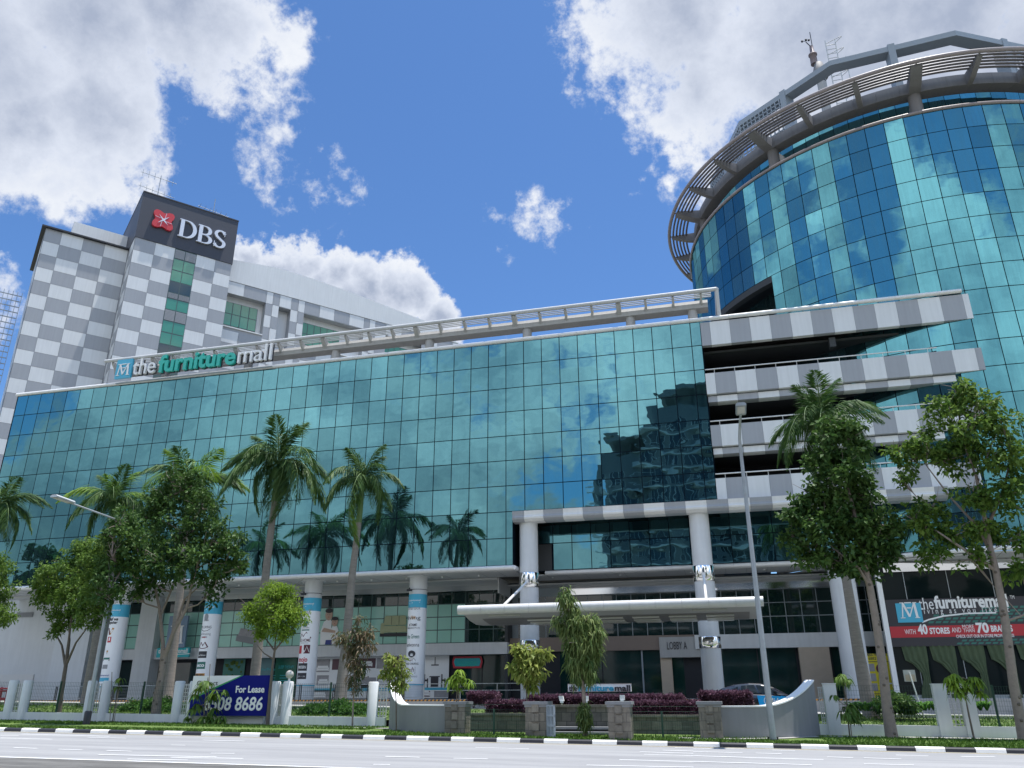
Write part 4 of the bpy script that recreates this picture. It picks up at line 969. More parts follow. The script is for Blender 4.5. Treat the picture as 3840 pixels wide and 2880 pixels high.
# big roof sign
a = at(431, 1435, 54.2); b = at(1021, 1350, 54.2)
rs = thing('roof_sign', 'big roof sign thefurnituremall in white and turquoise letters under the pergola', 'sign', (a[0], 54.2, 25.9))
zb = 26.0
q0, q1 = at(429, 1432, 54.1), at(489, 1420, 54.1)
mb = MB(); mb.box(q0[0], q1[0], 54.0, 54.2, zb-.05, zb+1.75); bb = mb.build('logo_board', 'cyan', rs)
mb = MB(); mono(mb, frontF(q0[0]+.05, 53.99, zb), q1[0]-q0[0]-.1, 0, .06); mb.build('monogram', 'signwhite', bb)
for s_, p0, p1, mt_, bo in (('the', 500, 588, 'signwhite', 0), ('furniture', 594, 884, 'tealb', .028), ('mall', 888, 1017, 'signwhite', 0)):
    x0_, x1_ = at(p0, 1400, 54.1)[0], at(p1, 1360, 54.1)[0]
    mb = MB(); mb.text(s_, frontF(x0_, 54.15, zb+.14), 2.15, 0, x1_-x0_, bo, 0, .25); mb.build('letters', mt_, rs)
    mb = MB(); mb.text(s_, frontF(x0_+.06, 54.22, zb+.09), 2.15, 0, x1_-x0_+.02, bo+.012, 0, .07); mb.build('letter_backing', 'ink', rs)
mb = MB(); mb.box(q0[0], at(1017, 1360, 54.1)[0], 54.25, 54.33, zb+.3, zb+.38); mb.box(q0[0], at(1017, 1360, 54.1)[0], 54.25, 54.33, 25.6, 25.68)
mb.build('rail', 'steelgrey', rs)
# column banners
def wrap(o, x, y, r, items, zt, zbt, a0=-1.35, a1=1.35):
    """printed vinyl sleeve round a column: turquoise header, white field, logos"""
    n = 26; mb = MB(); rr = r+.012
    pt = lambda a, z, e=0: (x+(rr+e)*math.sin(a), y-(rr+e)*math.cos(a), z)
    for k in range(n):
        A, B = -math.pi+2*math.pi*k/n, -math.pi+2*math.pi*(k+1)/n
        mb.add([pt(A, zbt), pt(B, zbt), pt(B, zt-.95), pt(A, zt-.95)], [(0, 1, 2, 3)], 0, True); mb.add([pt(A, zt-.95), pt(B, zt-.95), pt(B, zt), pt(A, zt)], [(0, 1, 2, 3)], 1, True)
        mb.add([pt(A, zbt-.10), pt(B, zbt-.10), pt(B, zbt), pt(A, zbt)], [(0, 1, 2, 3)], 1, True)
    va_ = math.atan2(-x, y)               # the printed front faces the road
    CF_ = lambda z0: (lambda a, b, c: pt(a/rr-.10, z0+b, c+.004))
    mb.text('thefurnituremall', CF_(zt-.50), .17, 2, 1.0, .01, 0, .004, 'CENTER'); mb.stroke([(-.4, -.0), (-.1, .06), (.45, .09)], .035, CF_(zt-.68), 2, .004)
    def field(xa, xb, za, zb, ink, F):        # flat colour field, bent round the column
        for q in range(10): u, v_ = xa+(xb-xa)*q/10, xa+(xb-xa)*(q+1)/10; mb.quad(F(u, za, .002), F(v_, za, .002), F(v_, zb, .002), F(u, zb, .002), ink)
    for z, kind, txt, size, width, ink, kw in items:
        z0 = .97*z+.72; size *= 1.12; width = width*1.1 if isinstance(width, float) else width
        if kind == 't': mb.text(txt, CF_(z0), size, ink, width, kw.get('bold', 0), kw.get('shear', 0), .004, 'CENTER')
        elif kind == 'b':
            h = kw['h']; field(-width/2, width/2, 0, h, ink, CF_(z0))
            if txt: mb.text(txt, CF_(z0+h*.3), size, kw.get('ink2', 2), width*.82, kw.get('bold', 0), kw.get('shear', 0), .010, 'CENTER')
        elif kind == 's' and width > .2: xs, zs = [p[0] for p in txt], [p[1] for p in txt]; field(min(xs)-width/2, max(xs)+width/2, min(zs), max(zs), ink, CF_(z0))
        elif kind == 's': mb.stroke(txt, width, CF_(z0), ink, .010)
        elif kind == 'e': mb.prism([(width*math.cos(R_(30*q)), size*math.sin(R_(30*q))) for q in range(12)], 0, .03, CF_(z0), ink)
    return mb.build('banner', ['bannerwhite', 'cyan', 'signwhite', 'ink', 'inkgrey', 'inkred', 'inkmaroon', 'inkorange', 'inkblue', 'inkgreen'], o)
bend = lambda *p: list(p)
D_ = [(5.15, 't', 'Smartbox', .34, .95, 4, {}), (5.02, 's', [(-.35, 0), (.35, 0)], .02, .02, 4, {}), (4.45, 't', 'STAR', .32, .36, 7, {}), (4.45, 't', '      living', .34, 1.0, 3, {}), (3.98, 't', 'KTAME', .22, .55, 3, {'bold': .01}), (3.80, 't', 'FURNISHINGS PTE LTD', .12, .95, 3, {}),
      (3.12, 't', 'the Green', .36, .9, 9, {'bold': .01}), (2.55, 't', 'univonna', .34, .95, 3, {}), (2.05, 'e', '', .2, .26, 3, {}), (2.0, 't', 'CERL', .18, .4, 2, {'bold': .02}), (1.55, 's', arc(0, 0, .3, .22, 0, 180, 10), .02, .02, 3, {}), (1.55, 't', 'yc', .24, .25, 6, {'shear': .3}), (1.30, 't', 'YI BO CHUANG', .18, .95, 3, {'bold': .01}),
      (.72, 's', [(-.3, 0), (.3, 0), (.3, .42), (-.3, .42), (-.3, 0)], .025, .025, 3, {}), (.82, 't', 'yh', .42, .42, 6, {'shear': .35}), (.45, 't', 'YH FURNISHING', .14, .85, 4, {})]
C_ = [(5.0, 't', 'denK', .55, .75, 4, {'shear': .4}), (4.45, 'e', '', .30, .17, 9, {}), (4.0, 't', 'LA CAPA', .13, .6, 4, {}), (3.85, 'b', '', .1, .6, 9, {'h': .08}), (3.3, 's', [(-.5, 0), (-.28, .3), (-.1, .12), (.12, .42), (.5, 0)], .05, .06, 6, {}), (3.05, 't', 'SG HOME', .26, .85, 6, {'bold': .01}), (2.92, 't', 'FURNISHING', .09, .6, 4, {}),
      (2.25, 'b', '', .1, .001, 5, {'h': .001}), (2.2, 's', [(-.32, 0), (-.32, .55)], .32, .32, 5, {}), (2.35, 'e', '', .1, .1, 2, {}), (2.2, 's', [(.26, 0), (.26, .6)], .42, .42, 6, {}), (2.2, 's', [(.1, .1), (.26, .5), (.44, .1)], .04, .04, 2, {}), (1.62, 't', 'mojo', .42, .68, 5, {'bold': .03}), (.98, 'b', 'MODERN', .24, .72, 3, {'h': .52, 'bold': .02, 'shear': .2}), (.40, 'b', 's', .2, .72, 3, {'h': .42})]
B_ = [(5.05, 'e', '', .25, .15, 4, {}), (4.75, 't', 'tree', .2, .4, 4, {'bold': .02}), (4.2, 't', 'MY LIVING', .24, .9, 3, {}), (4.05, 's', arc(0, .25, .45, .3, -150, -30, 10), .03, .03, 3, {}), (3.7, 't', 'the furnishing', .22, .9, 4, {}), (3.48, 't', 'centre', .22, .5, 4, {}), (3.5, 'b', '', .1, .3, 5, {'h': .08}), (2.8, 's', [(-.4, 0), (-.2, .35), (0, .1), (.15, .35), (.4, 0)], .08, .08, 6, {}), (2.7, 's', arc(0, .2, .45, .2, -160, -20, 8), .04, .04, 6, {}),
      (2.0, 'b', 'von Hofmann', .16, .72, 3, {'h': .48}), (1.2, 'b', 'eco', .34, .72, 9, {'h': .5, 'bold': .03}), (.62, 'b', 'OTHER CARPET', .17, .8, 7, {'h': .25, 'ink2': 3, 'bold': .02}), (.25, 't', 'icono', .22, .75, 4, {})]
A_ = [(5.0, 't', 'Mall we', .30, .8, 3, {'shear': .3, 'bold': .03}), (4.75, 't', 'together', .26, .8, 3, {'shear': .3, 'bold': .03}), (3.9, 's', [(-.3, .5), (-.05, 0)], .12, .14, 6, {}), (3.9, 's', [(.2, .5), (-.05, 0)], .12, .14, 7, {}), (3.35, 's', [(-.12, 0), (-.12, .35), (.12, .35), (.12, 0)], .07, .09, 5, {}), (3.3, 'b', '', .1, .3, 5, {'h': .12}), (2.55, 'b', '', .1, .14, 7, {'h': .12}), (2.4, 's', [(0, 0), (0, .3)], .03, .03, 4, {}),
      (2.0, 'b', '', .1, .55, 9, {'h': .14}), (1.9, 's', [(-.28, 0), (-.28, .2), (.28, .2), (.28, 0)], .05, .05, 3, {}), (1.3, 'b', '', .1, .45, 4, {'h': .3}), (.75, 't', 'thefurnituremall', .15, .85, 8, {}), (.35, 'b', '', .1, .9, 1, {'h': .28}), (.62, 's', [(-.4, .0), (.4, .12)], .05, .05, 1, {})]
for o, x, it in zip(cols[:4], CX, (A_, B_, C_, D_)): wrap(o, x, 55.9, .655, it, 6.81, .74)
for o, x in zip(cols[:4], CX):
    mb = MB(); mb.box(x-.55, x-.2, 55.0, 55.2, 7.0, 7.13); mb.box(x-.4, x-.36, 55.1, 55.25, 7.13, 7.25); mb.lathe((x, 55.9), [(.67, 7.12), (.67, 7.16)], 30); mb.build('spotlight', 'black', o)
# square blue monogram and teal shop sign on the left of the front
a, b = at(622, 2432, 59.9), at(706, 2332, 59.9)
t = thing('monogram_sign', 'square slate blue sign with raised white FM monogram over the left entrance', 'sign', (a[0], 59.9, a[2]))
mb = MB(); mb.box(a[0], b[0], 59.8, 60.0, a[2], b[2]+.5); mb.build('panel', mat('slate_blue_sign', (.17, .25, .36), .4), t)
mb = MB(); mono(mb, lambda p, q, r: (a[0]+.1+p*1.0, 59.79-r, a[2]+.1+q*1.25), b[0]-a[0]-.2, 0, .06); mb.build('monogram', 'signwhite', t)
a, b = at(588, 2466, 59.9), at(714, 2428, 59.9)
t = thing('shop_sign', 'teal sign board reading thefurnituremall above the left entrance door', 'sign', (a[0], 59.9, a[2]))
mb = MB(); mb.box(a[0], b[0], 59.8, 60.0, a[2], b[2]); mb.build('panel', 'teal', t)
mb = MB(); mb.text('thefurnituremall', frontF(a[0]+.15, 59.8, a[2]+.33), .5, 0, b[0]-a[0]-.3, .012, 0, .02); mb.stroke([(1.0, .14), (1.9, .22), (3.2, .26)], .05, frontF(a[0], 59.8, a[2]), 0, .02); mb.build('letters', 'signwhite', t)
# LOBBY A
p, q = at(1680+1570*.5425, 2040+728*.5425, 61.0), at(1680+1720*.5425, 2040+728*.5425, 61.0)
t = thing('lobby_sign', 'black letters LOBBY A on the grey band beside the canopy column', 'sign', tuple(p))
mb = MB(); mb.box(p[0]-1.1, q[0]+.6, 61.02, 61.2, p[2]-.55, p[2]+.85); mb.build('panel', 'conc', t)
mb = MB(); mb.text('LOBBY A', frontF(p[0]-.55, 61.01, p[2]), .75, 0, q[0]-p[0]-.12, 0, 0, .03); mb.build('letters', 'ink', t)
# printed poster wall between the third and fourth columns
def poster(name, label, x0, x1, z0, z1, y, base, group=None):
    t = thing(name, label, 'poster', ((x0+x1)/2, y, z0), group); mb = MB(); mb.box(x0, x1, y, y+.03, z0, z1); mb.build('panel', base, t); return t
x0, x1 = at(900+575*.5063, 2400, 61.3)[0], at(900+1552*.5063, 2400, 61.3)[0]
t = poster('poster_wall', 'wide white shopfront poster with pictures of sofas, beds and rooms', x0, x1, PZ+.05, 2.86, 61.3, 'bannerwhite')
W = x1-x0; g = MB()
def pic(x, z, w_, h, m): g.box(x0+x*W, x0+(x+w_)*W, 61.27, 61.299, z, z+h, m)
for x, z, w_, h, m in ((.01, 1.75, .10, .95, 1), (.13, 1.9, .07, .8, 2), (.33, 2.0, .13, .72, 2), (.47, 1.95, .09, .8, 1), (.56, 1.9, .07, .9, 2), (.02, .75, .09, .75, 1), (.36, .55, .11, .75, 1), (.36, .55, .11, .2, 5), (.48, .7, .10, .7, 2), (.0, -.2, .13, .6, 1), (.15, -.2, .08, .6, 2), (.62, -.15, .09, .55, 1), (.79, -.1, .08, .4, 2), (.9, -.15, .1, .5, 1)): pic(x, z, w_, h, m)
pic(0, .32, 1.0, .22, 3)
for fx, z, sz in ((.02, 1.85, .9), (.355, 2.15, .85), (.04, .85, .7), (.49, .8, .75), (.14, -.1, .8), (.8, -.02, .7), (.01, -.12, .9)):      # little settees
    X = x0+fx*W; g.box(X, X+sz, 61.25, 61.268, z, z+.16, 0); g.box(X, X+sz, 61.25, 61.268, z+.18, z+.36, 0); g.box(X-.08, X-.01, 61.25, 61.268, z-.03, z+.24, 0); g.box(X+sz+.01, X+sz+.08, 61.25, 61.268, z-.03, z+.24, 0)
X = x0+.90*W                              # dining table with chairs and a chandelier
for dx in (-.85, .55): g.box(X+dx, X+dx+.32, 61.26, 61.29, 1.0, 1.12, 4); g.box(X+dx, X+dx+.07, 61.26, 61.29, .55, 1.5, 4); g.box(X+dx+.25, X+dx+.32, 61.26, 61.29, .55, 1.2, 4)
g.box(X-.42, X+.42, 61.26, 61.29, 1.28, 1.36, 4); g.box(X-.30, X+.30, 61.26, 61.29, .6, 1.28, 4); g.box(X-.3, X+.3, 61.26, 61.29, 2.12, 2.2, 4); g.box(X-.02, X+.02, 61.26, 61.29, 2.15, 2.75, 4)
g.box(x0+.20*W, x0+.235*W, 61.26, 61.29, 1.05, 1.55, 3)
g.text('thefurnituremall', frontF(x0+.245*W, 61.3, 1.2), .3, 4, 1.9, .01, 0, .02); g.text('furniture', frontF(x0+.26*W, 61.3, .72), .36, 4, 1.2, .02, .2, .02); g.text('场', frontF(x0+.685*W, 61.3, .95), .6, 4, None, .02, 0, .02)
g.build('prints', ['bannerwhite', 'photo_a', 'photo_b', 'cyan', 'ink', 'inkmaroon'], t)
# green and pale blue window posters left of it
xa, xb = at(1032, 2500, 61.4)[0], at(1112, 2500, 61.4)[0]
t = poster('window_poster', 'dark green window poster reading SLEEP THERAPY behind the lease board', xa, xb, PZ+.1, 2.86, 61.4, 'postergreen')
mb = MB(); mb.text('SLEEP THERAPY', frontF(xa+.3, 61.4, 2.05), .34, 0, xb-xa-.5, 0, 0, .01)
for k in range(7): mb.box(xa+.5, xb-.35, 61.385, 61.4, 1.5-.2*k, 1.55-.2*k)
mb.build('print', 'teal', t)
xc = at(962, 2500, 61.4)[0]
t = poster('window_poster', 'pale blue window poster beside the dark green one, half behind a palm trunk', xc, xa-.1, PZ+.1, 2.86, 61.4, 'posterblue')
mb = MB(); mb.text('FurPride', frontF(xc+.5, 61.4, 1.9), .3, 0, 1.2, 0, 0, .01)
for k in range(4): mb.box(xc+.5, xc+1.8, 61.385, 61.4, 1.5-.18*k, 1.54-.18*k)
mb.build('print', 'teal', t)
xd, xe = at(838, 2500, 61.4)[0], at(918, 2500, 61.4)[0]
t = poster('window_poster', 'window poster of a bright garden picture just right of the second column', xd, xe, PZ+.1, 2.86, 61.4, 'inkgreen')
mb = MB(); g = np.random.default_rng(5)
for k in range(40): px, pz, s_ = g.uniform(xd+.1, xe-.35), g.uniform(.4, 2.5), g.uniform(.08, .3); mb.box(px, px+s_, 61.375+.0004*k, 61.399, pz, pz+s_, k % 2)
mb.build('print', ['leafmid', 'leafdark'], t)
# printed figures and sofa behind the first-floor glass
def flat(mb, pts, y, m): mb.prism(pts, y, y+.012, lambda a, b, e: (a, e, b), m)
def el(cx, cz, rx, rz, n=18): return [(cx+rx*math.cos(2*math.pi*k/n), cz+rz*math.sin(2*math.pi*k/n)) for k in range(n)]
o_ = at(900+665*.5063, 2040+600*.5063, 60.9); ox, oz = o_[0], o_[2]
t = thing('family_decal', 'window print of a man hugging a boy from behind, both smiling, in pale shirts', 'decal', (ox, 60.9, oz-1.5))
m1 = MB(); flat(m1, el(ox-.15, oz+.78, .32, .42), 60.92, 0); flat(m1, el(ox+.42, oz+.22, .27, .34), 60.90, 0)
for cx, cz, s_ in ((ox-.15, oz+.78, 1.), (ox+.42, oz+.22, .82)):
    for dx in (-.09, .09): flat(m1, el(cx+dx*s_, cz+.03, .03*s_, .02*s_, 8), 60.885, 1)
    flat(m1, el(cx, cz-.16*s_, .07*s_, .022*s_, 10), 60.885, 2)
flat(m1, el(ox-.15, oz+1.12, .34, .19), 60.905, 1); flat(m1, el(ox+.42, oz+.49, .285, .15), 60.887, 1)
m1.build('heads', ['skin', 'ink', 'inkred'], t)
m2 = MB(); flat(m2, [(ox-.75, oz-1.5), (ox+.15, oz-1.5), (ox+.12, oz+.30), (ox-.02, oz+.44), (ox-.30, oz+.44), (ox-.58, oz+.25), (ox-.80, oz-.5)], 60.94, 0); flat(m2, [(ox+.1, oz-1.5), (ox+.75, oz-1.5), (ox+.78, oz-.4), (ox+.62, oz-.08), (ox+.25, oz-.08), (ox+.08, oz-.4)], 60.915, 0)
flat(m2, [(ox-.3, oz-1.5), (ox+.3, oz-1.5), (ox+.25, oz-1.15), (ox-.25, oz-1.15)], 60.895, 1); m2.build('shirts', ['bannerwhite', 'inkblue'], t)
m3 = MB(); flat(m3, [(ox-.70, oz-.5), (ox+.5, oz-.62), (ox+.55, oz-.45), (ox-.5, oz-.2)], 60.905, 0); m3.build('arm', 'skin', t)
o_ = at(1400+300*s6, 2100+900*s6, 60.9); ox, oz = o_[0], o_[2]
t = thing('sofa_decal', 'window print of a cream leather sofa on the pale green panes by the fourth column', 'decal', (ox, 60.9, oz-1))
mb = MB()
for a, b, c, d in ((-.95, .95, .0, .72), (-1.05, 1.0, -.55, -.05), (-1.25, -.85, -.62, .18), (1.0, 1.3, -.62, .18)): flat(mb, [(ox+a+.08, oz+c), (ox+b-.08, oz+c), (ox+b, oz+c+.1), (ox+b-.05, oz+d-.08), (ox+b-.15, oz+d), (ox+a+.15, oz+d), (ox+a+.05, oz+d-.08), (ox+a, oz+c+.1)], 60.9-.012*abs(a), 0)
flat(mb, [(ox-1.25, oz-.85), (ox+1.3, oz-.85), (ox+1.3, oz-.6), (ox-1.25, oz-.6)], 60.89, 1)
for dx in (-.32, .32): mb.box(ox+dx, ox+dx+.02, 60.87, 60.886, oz+.02, oz+.7, 1)
mb.build('print', ['sofa', 'ink'], t)
o_ = at(925, 2376, 60.9); t = thing('sofa_decal', 'window print of a grey woven chair half hidden by the bright round tree', 'decal', tuple(o_))
mb = MB(); flat(mb, [(o_[0]-.9, o_[2]-.4), (o_[0]+.7, o_[2]-.7), (o_[0]+.8, o_[2]+.2), (o_[0]-.6, o_[2]+.45)], 60.9, 0); flat(mb, [(o_[0]-.95, o_[2]-.55), (o_[0]-.9, o_[2]-.1), (o_[0]+.75, o_[2]-.35), (o_[0]+.7, o_[2]-.85)], 60.88, 1); mb.build('print', ['photo_a', 'inkgrey'], t)
# small green enquiry sign in the shop window
a, b = at(1400+1110*s6, 2100+1470*s6, 61.2), at(1400+1485*s6, 2100+1355*s6, 61.2)
t = thing('window_sign', 'green lozenge sign with red edge in the dark shop window left of the lobby', 'sign', tuple(a))
mb = MB(); P = lambda d: [(a[0]+.12-d, a[2]-d), (b[0]-.12+d, a[2]-d), (b[0]+d, b[2]-.25), (b[0]-.1+d, b[2]+d), (a[0]+.1-d, b[2]+d), (a[0]-d, b[2]-.25)]
flat(mb, P(.14), 61.24, 0); flat(mb, P(0), 61.21, 1); mb.text('Furniture Showroom Units', frontF(a[0]+.25, 61.2, b[2]-.32), .22, 2, b[0]-a[0]-.5, 0, 0, .01); mb.text('Available for Lease', frontF(a[0]+.4, 61.2, b[2]-.60), .2, 2, b[0]-a[0]-.9, 0, 0, .01); mb.text('Contact 8798 1688', frontF(a[0]+.3, 61.2, a[2]+.1), .2, 2, b[0]-a[0]-.6, .01, 0, .01)
mb.build('panel', ['inkred', 'teal', 'tealb'], t)
# hall banner on the tower foot
zt, zm = at(3400, 2248, 57.1)[2], at(3400, 2425, 57.1)[2]
t = thing('hall_banner', 'huge black banner with red stripe reading thefurnituremall on the glass of the tower foot', 'banner', (bx0+5, 57.0, zm))
mb = MB(); mb.box(bx0+.32, 34, 57.04, 57.08, zm, zt, 0); mb.build('sheet', 'bannerdark', t)
zr0, zr1 = at(3340, 2392, 57)[2], at(3340, 2350, 57)[2]
mb = MB(); mb.box(bx0+.32, 34, 57.03, 57.039, zr0, zr1); mb.build('stripe', 'bannerred', t)
mb = MB(); mn2 = MB(); g = np.random.default_rng(8)       # faint green net pattern
for k in range(26):
    for j in range(7):
        x, z = bx0+2.6+.42*k+.18*j, zr1+.15+.20*j; x2 = bx0+4+.4*k+.3*j; z2 = zm+.08+.17*j
        if z < zt-.5 and (k > 11 or j < 3 or k > 5 and j < 5): mb.quad((x, 57.036, z), (x+.30, 57.036, z), (x+.38, 57.036, z+.13), (x+.08, 57.036, z+.13))
        if z2 < zr0-.15 and j < 4: mn2.quad((x2, 57.036, z2), (x2+.28, 57.036, z2), (x2+.36, 57.036, z2+.11), (x2+.08, 57.036, z2+.11))
mb.build('net_pattern', 'inkgreen', t); mn2.build('net_pattern', 'inkgreen', t)
a, b = at(3240+475*s6, 2000+1235*s6, 57), at(3240+775*s6, 2000+960*s6, 57)
mb = MB(); mb.box(a[0], b[0], 57.0, 57.035, a[2], b[2]); lb = mb.build('logo_board', 'cyan', t)
mb = MB(); mono(mb, lambda p, q, r: (a[0]+.1+p, 56.99-r, a[2]+.08+q*1.05), b[0]-a[0]-.2, 0, .02); mb.build('monogram', 'signwhite', lb)
def btext(s, px0, py, px1, size, bold=0, space=1., shear=0.):
    p, q = at(3240+px0*s6, 2000+py*s6, 57), at(3240+px1*s6, 2000+py*s6, 57); mt_.text(s, frontF(p[0], 57.03, p[2]), size, 0, q[0]-p[0], bold, shear, .01, 'LEFT', space)
mt_ = MB()
btext('the', 770, 1055, 975, 1.05); btext('furnituremall', 985, 1035, 2010, 1.05, .035); btext('TM', 2025, 905, 2085, .3); btext('living as you like it', 790, 1115, 2020, .5, 0, 1.7)
mt_.stroke([(0, -.02), (.4, .13), (1.3, .33), (2.6, .45), (4.3, .45)], .09, frontF(at(3240+805*s6, 2000+1225*s6, 57)[0], 57.03, at(3240+805*s6, 2000+1225*s6, 57)[2]), 0, .01)
btext('WITH', 570, 1395, 720, .42); btext('40', 755, 1390, 890, .80, .04); btext('STORES', 915, 1388, 1195, .50, .035); btext('AND', 1220, 1370, 1350, .42); btext('MORE', 1365, 1315, 1525, .32); btext('THAN', 1380, 1368, 1535, .32); btext('70', 1565, 1370, 1740, .80, .04); btext('BRANDS', 1765, 1358, 2065, .50, .035); btext('CHECK OUT OUR IN STORE PROMOTIONS!', 1280, 1445, 2085, .26, .015)
mt_.build('letters', 'signwhite', t)
# curtains behind the glass of the tower foot, each gathered at the waist
x = bx0+.8; k = 0
while x < 25:
    mb = MB(); n = 22; w_ = 1.45; rows = ((zm+.05, 1.0), (zm-.8, .92), (1.7, .62), (1.15, .30), (.8, .28), (.3, .42), (PZ, .5))
    vs = []
    for z, f in rows:
        for i in range(n+1): u = i/n; vs.append((x+w_*(1-f)*.92+w_*f*u, 57.075+.05*math.sin(u*26+k)*(.35+.65*f), z))
    mb.add(vs, [(r*(n+1)+i, r*(n+1)+i+1, (r+1)*(n+1)+i+1, (r+1)*(n+1)+i) for r in range(len(rows)-1) for i in range(n)], 0, True)
    mb.build('curtain', 'curtain', tower); x += 1.62; k += 1
# yellow tuition poster beside the leaning tree
a, b = at(2700+1040*.5154, 2600, 58.), at(2700+1262*.5154, 2450, 58.)
t = thing('window_poster', 'tall yellow poster with photographs and a girl reading, behind the leaning tree', 'poster', tuple(a)); t['category'] = 'poster'
mb = MB(); mb.box(a[0], b[0], 58, 58.05, PZ, b[2]+.0); mb.build('panel', 'yellow', t)
mb = MB(); w_ = b[0]-a[0]; hgt = b[2]-PZ
for z, m in ((.60, 0), (.38, 0), (.16, 0)): mb.box(a[0]+.1, a[0]+.1+w_*.38, 57.97, 57.999, PZ+hgt*z, PZ+hgt*(z+.17), m)
mb.text('COLUMBIA PRESCHOOL', frontF(a[0]+.1, 58, PZ+hgt*.94), .26, 1, w_*.85, .01, 0, .01); mb.text('6882 3988', frontF(a[0]+w_*.3, 58, PZ+hgt*.86), .24, 1, w_*.45, .01, 0, .01)
for k in range(2): mb.box(a[0]+.1, a[0]+w_*.9, 57.98, 57.999, PZ+hgt*(.81-.72*k), PZ+hgt*(.823-.72*k), 1)
cx, cz = a[0]+w_*.62, PZ+hgt*.52
flat(mb, el(cx, cz+.28, .22, .27), 57.96, 2); flat(mb, el(cx-.08, cz+.36, .27, .30), 57.975, 3); flat(mb, [(cx-.35, cz-.5), (cx+.4, cz-.5), (cx+.3, cz), (cx-.25, cz)], 57.965, 4); flat(mb, [(cx+.0, cz-.5), (cx+.25, cz-.5), (cx+.22, cz+.1), (cx+.1, cz+.1)], 57.95, 2); flat(mb, [(cx-.3, cz-.62), (cx+.5, cz-.55), (cx+.45, cz-.48), (cx-.25, cz-.5)], 57.94, 5)
mb.build('print', ['photo_a', 'ink', 'skin', 'inkmaroon', 'yellow', 'bannerwhite'], t)

# ------------------------------------------------------------------ boundary fence of low wall, piers, mesh and lattice
WY = 36.45
def wx(px, py=2640): return at(px, py, WY)[0]
def fence(name, label, x0, x1, piers, lattices, round_piers):
    t = thing(name, label, 'fence', ((x0+x1)/2, WY, gz((x0+x1)/2)))
    mb = MB(); n = max(2, int((x1-x0)/2.0))
    for i in range(n):
        xa, xb = x0+(x1-x0)*i/n, x0+(x1-x0)*(i+1)/n
        vs = [(xa, WY-.09, gz(xa)-.1), (xb, WY-.09, gz(xb)-.1), (xb, WY+.09, gz(xb)-.1), (xa, WY+.09, gz(xa)-.1), (xa, WY-.09, gz(xa)+.56), (xb, WY-.09, gz(xb)+.56), (xb, WY+.09, gz(xb)+.56), (xa, WY+.09, gz(xa)+.56)]
        mb.add(vs, [(0, 1, 5, 4), (4, 5, 6, 7), (2, 3, 7, 6)], 0)
    mb.build('low_wall', 'plaster', t)
    for x in piers:
        mb = MB(); g_ = gz(x)
        if round_piers: mb.lathe((x, WY-.02), [(.24, g_-.1), (.24, g_+2.03), (.20, g_+2.08)], 22)
        else: mb.box(x-.24, x+.24, WY-.17, WY+.17, g_-.1, g_+2.05); mb.box(x-.26, x+.26, WY-.19, WY+.19, g_+2.05, g_+2.085)
        mb.build('pier', 'plaster', t)
    for xa, xb in lattices:
        mb = MB(); g_ = gz(xa); k = max(3, round((xb-xa)/.17))
        for i in range(k+1): x = xa+(xb-xa)*i/k; mb.box(x-.016, x+.016, WY-.02, WY+.02, g_+.56, g_+1.95)
        z = g_+.62
        while z < g_+1.96: mb.box(xa, xb, WY-.021, WY+.021, z-.016, z+.016); z += .185
        mb.build('lattice_panel', 'soffit', t)
    ps = sorted(piers+[x0, x1]); mb = MB(); mp = MB()
    for a, b in zip(ps[:-1], ps[1:]):
        if b-a < 1.9: continue
        n = int((b-a)/.11)
        for i in range(n+1): x = a+.2+(b-a-.4)*i/n; mb.box(x-.0032, x+.0032, WY-.003, WY+.003, gz(x)+.56, gz(x)+2.0)
        for k in range(9):
            z = .58+.177*k; mb.add([(a+.2, WY-.004, gz(a)+z-.0035), (b-.2, WY-.004, gz(b)+z-.0035), (b-.2, WY-.004, gz(b)+z+.0035), (a+.2, WY-.004, gz(a)+z+.0035)], [(0, 1, 2, 3)])
        m_ = (a+b)/2; mp.box(m_-.035, m_+.035, WY+.01, WY+.08, gz(m_)+.5, gz(m_)+2.05)
    if mb.v: mb.build('mesh_panel', 'greenpost', t); mp.build('mesh_post', 'greenpost', t)
    return t
LP = [wx(a) for a in (38, 92, 336, 393, 666, 722, 1028, 1076, 1398)]
LP = [-42.6, -41.3]+LP
fence('fence', 'white low wall fence with rounded piers and green mesh on the left of the gateway', -46, wx(1449), LP, [(LP[i]+.24, LP[i+1]-.24) for i in (2, 4, 6, 8)]+[(LP[10]+.24, wx(1449))], True)
RP = [wx(a, 2640) for a in (3118, 3530, 3630)]
f2 = fence('fence', 'white low wall fence with square piers on the right of the gateway', wx(3062), wx(3838), RP, [(wx(3075), wx(3098)), (RP[1]+.24, RP[2]-.24)], False)
f2['label'] = 'white low wall fence with square piers on the right of the gateway'
p = at(1090, 2551, WY); t = thing('globe_lamp', 'white globe light standing on a fence pier right of the lease board', 'lamp', (LP[9], WY, gz(LP[9])+2.07))
mb = MB(); zt = gz(LP[9])+2.08; mb.lathe((LP[9], WY), [(.06, zt), (.05, zt+.13), (.12, zt+.16)], 14); mb.build('stand', 'coping', t)
mb = MB(); mb.lathe((LP[9], WY), [(.01, zt+.13)]+[(.19*math.sin(R_(15*k)), zt+.31-.19*math.cos(R_(15*k))) for k in range(1, 12)]+[(.01, zt+.50)], 20); mb.build('globe', 'lampglass', t)
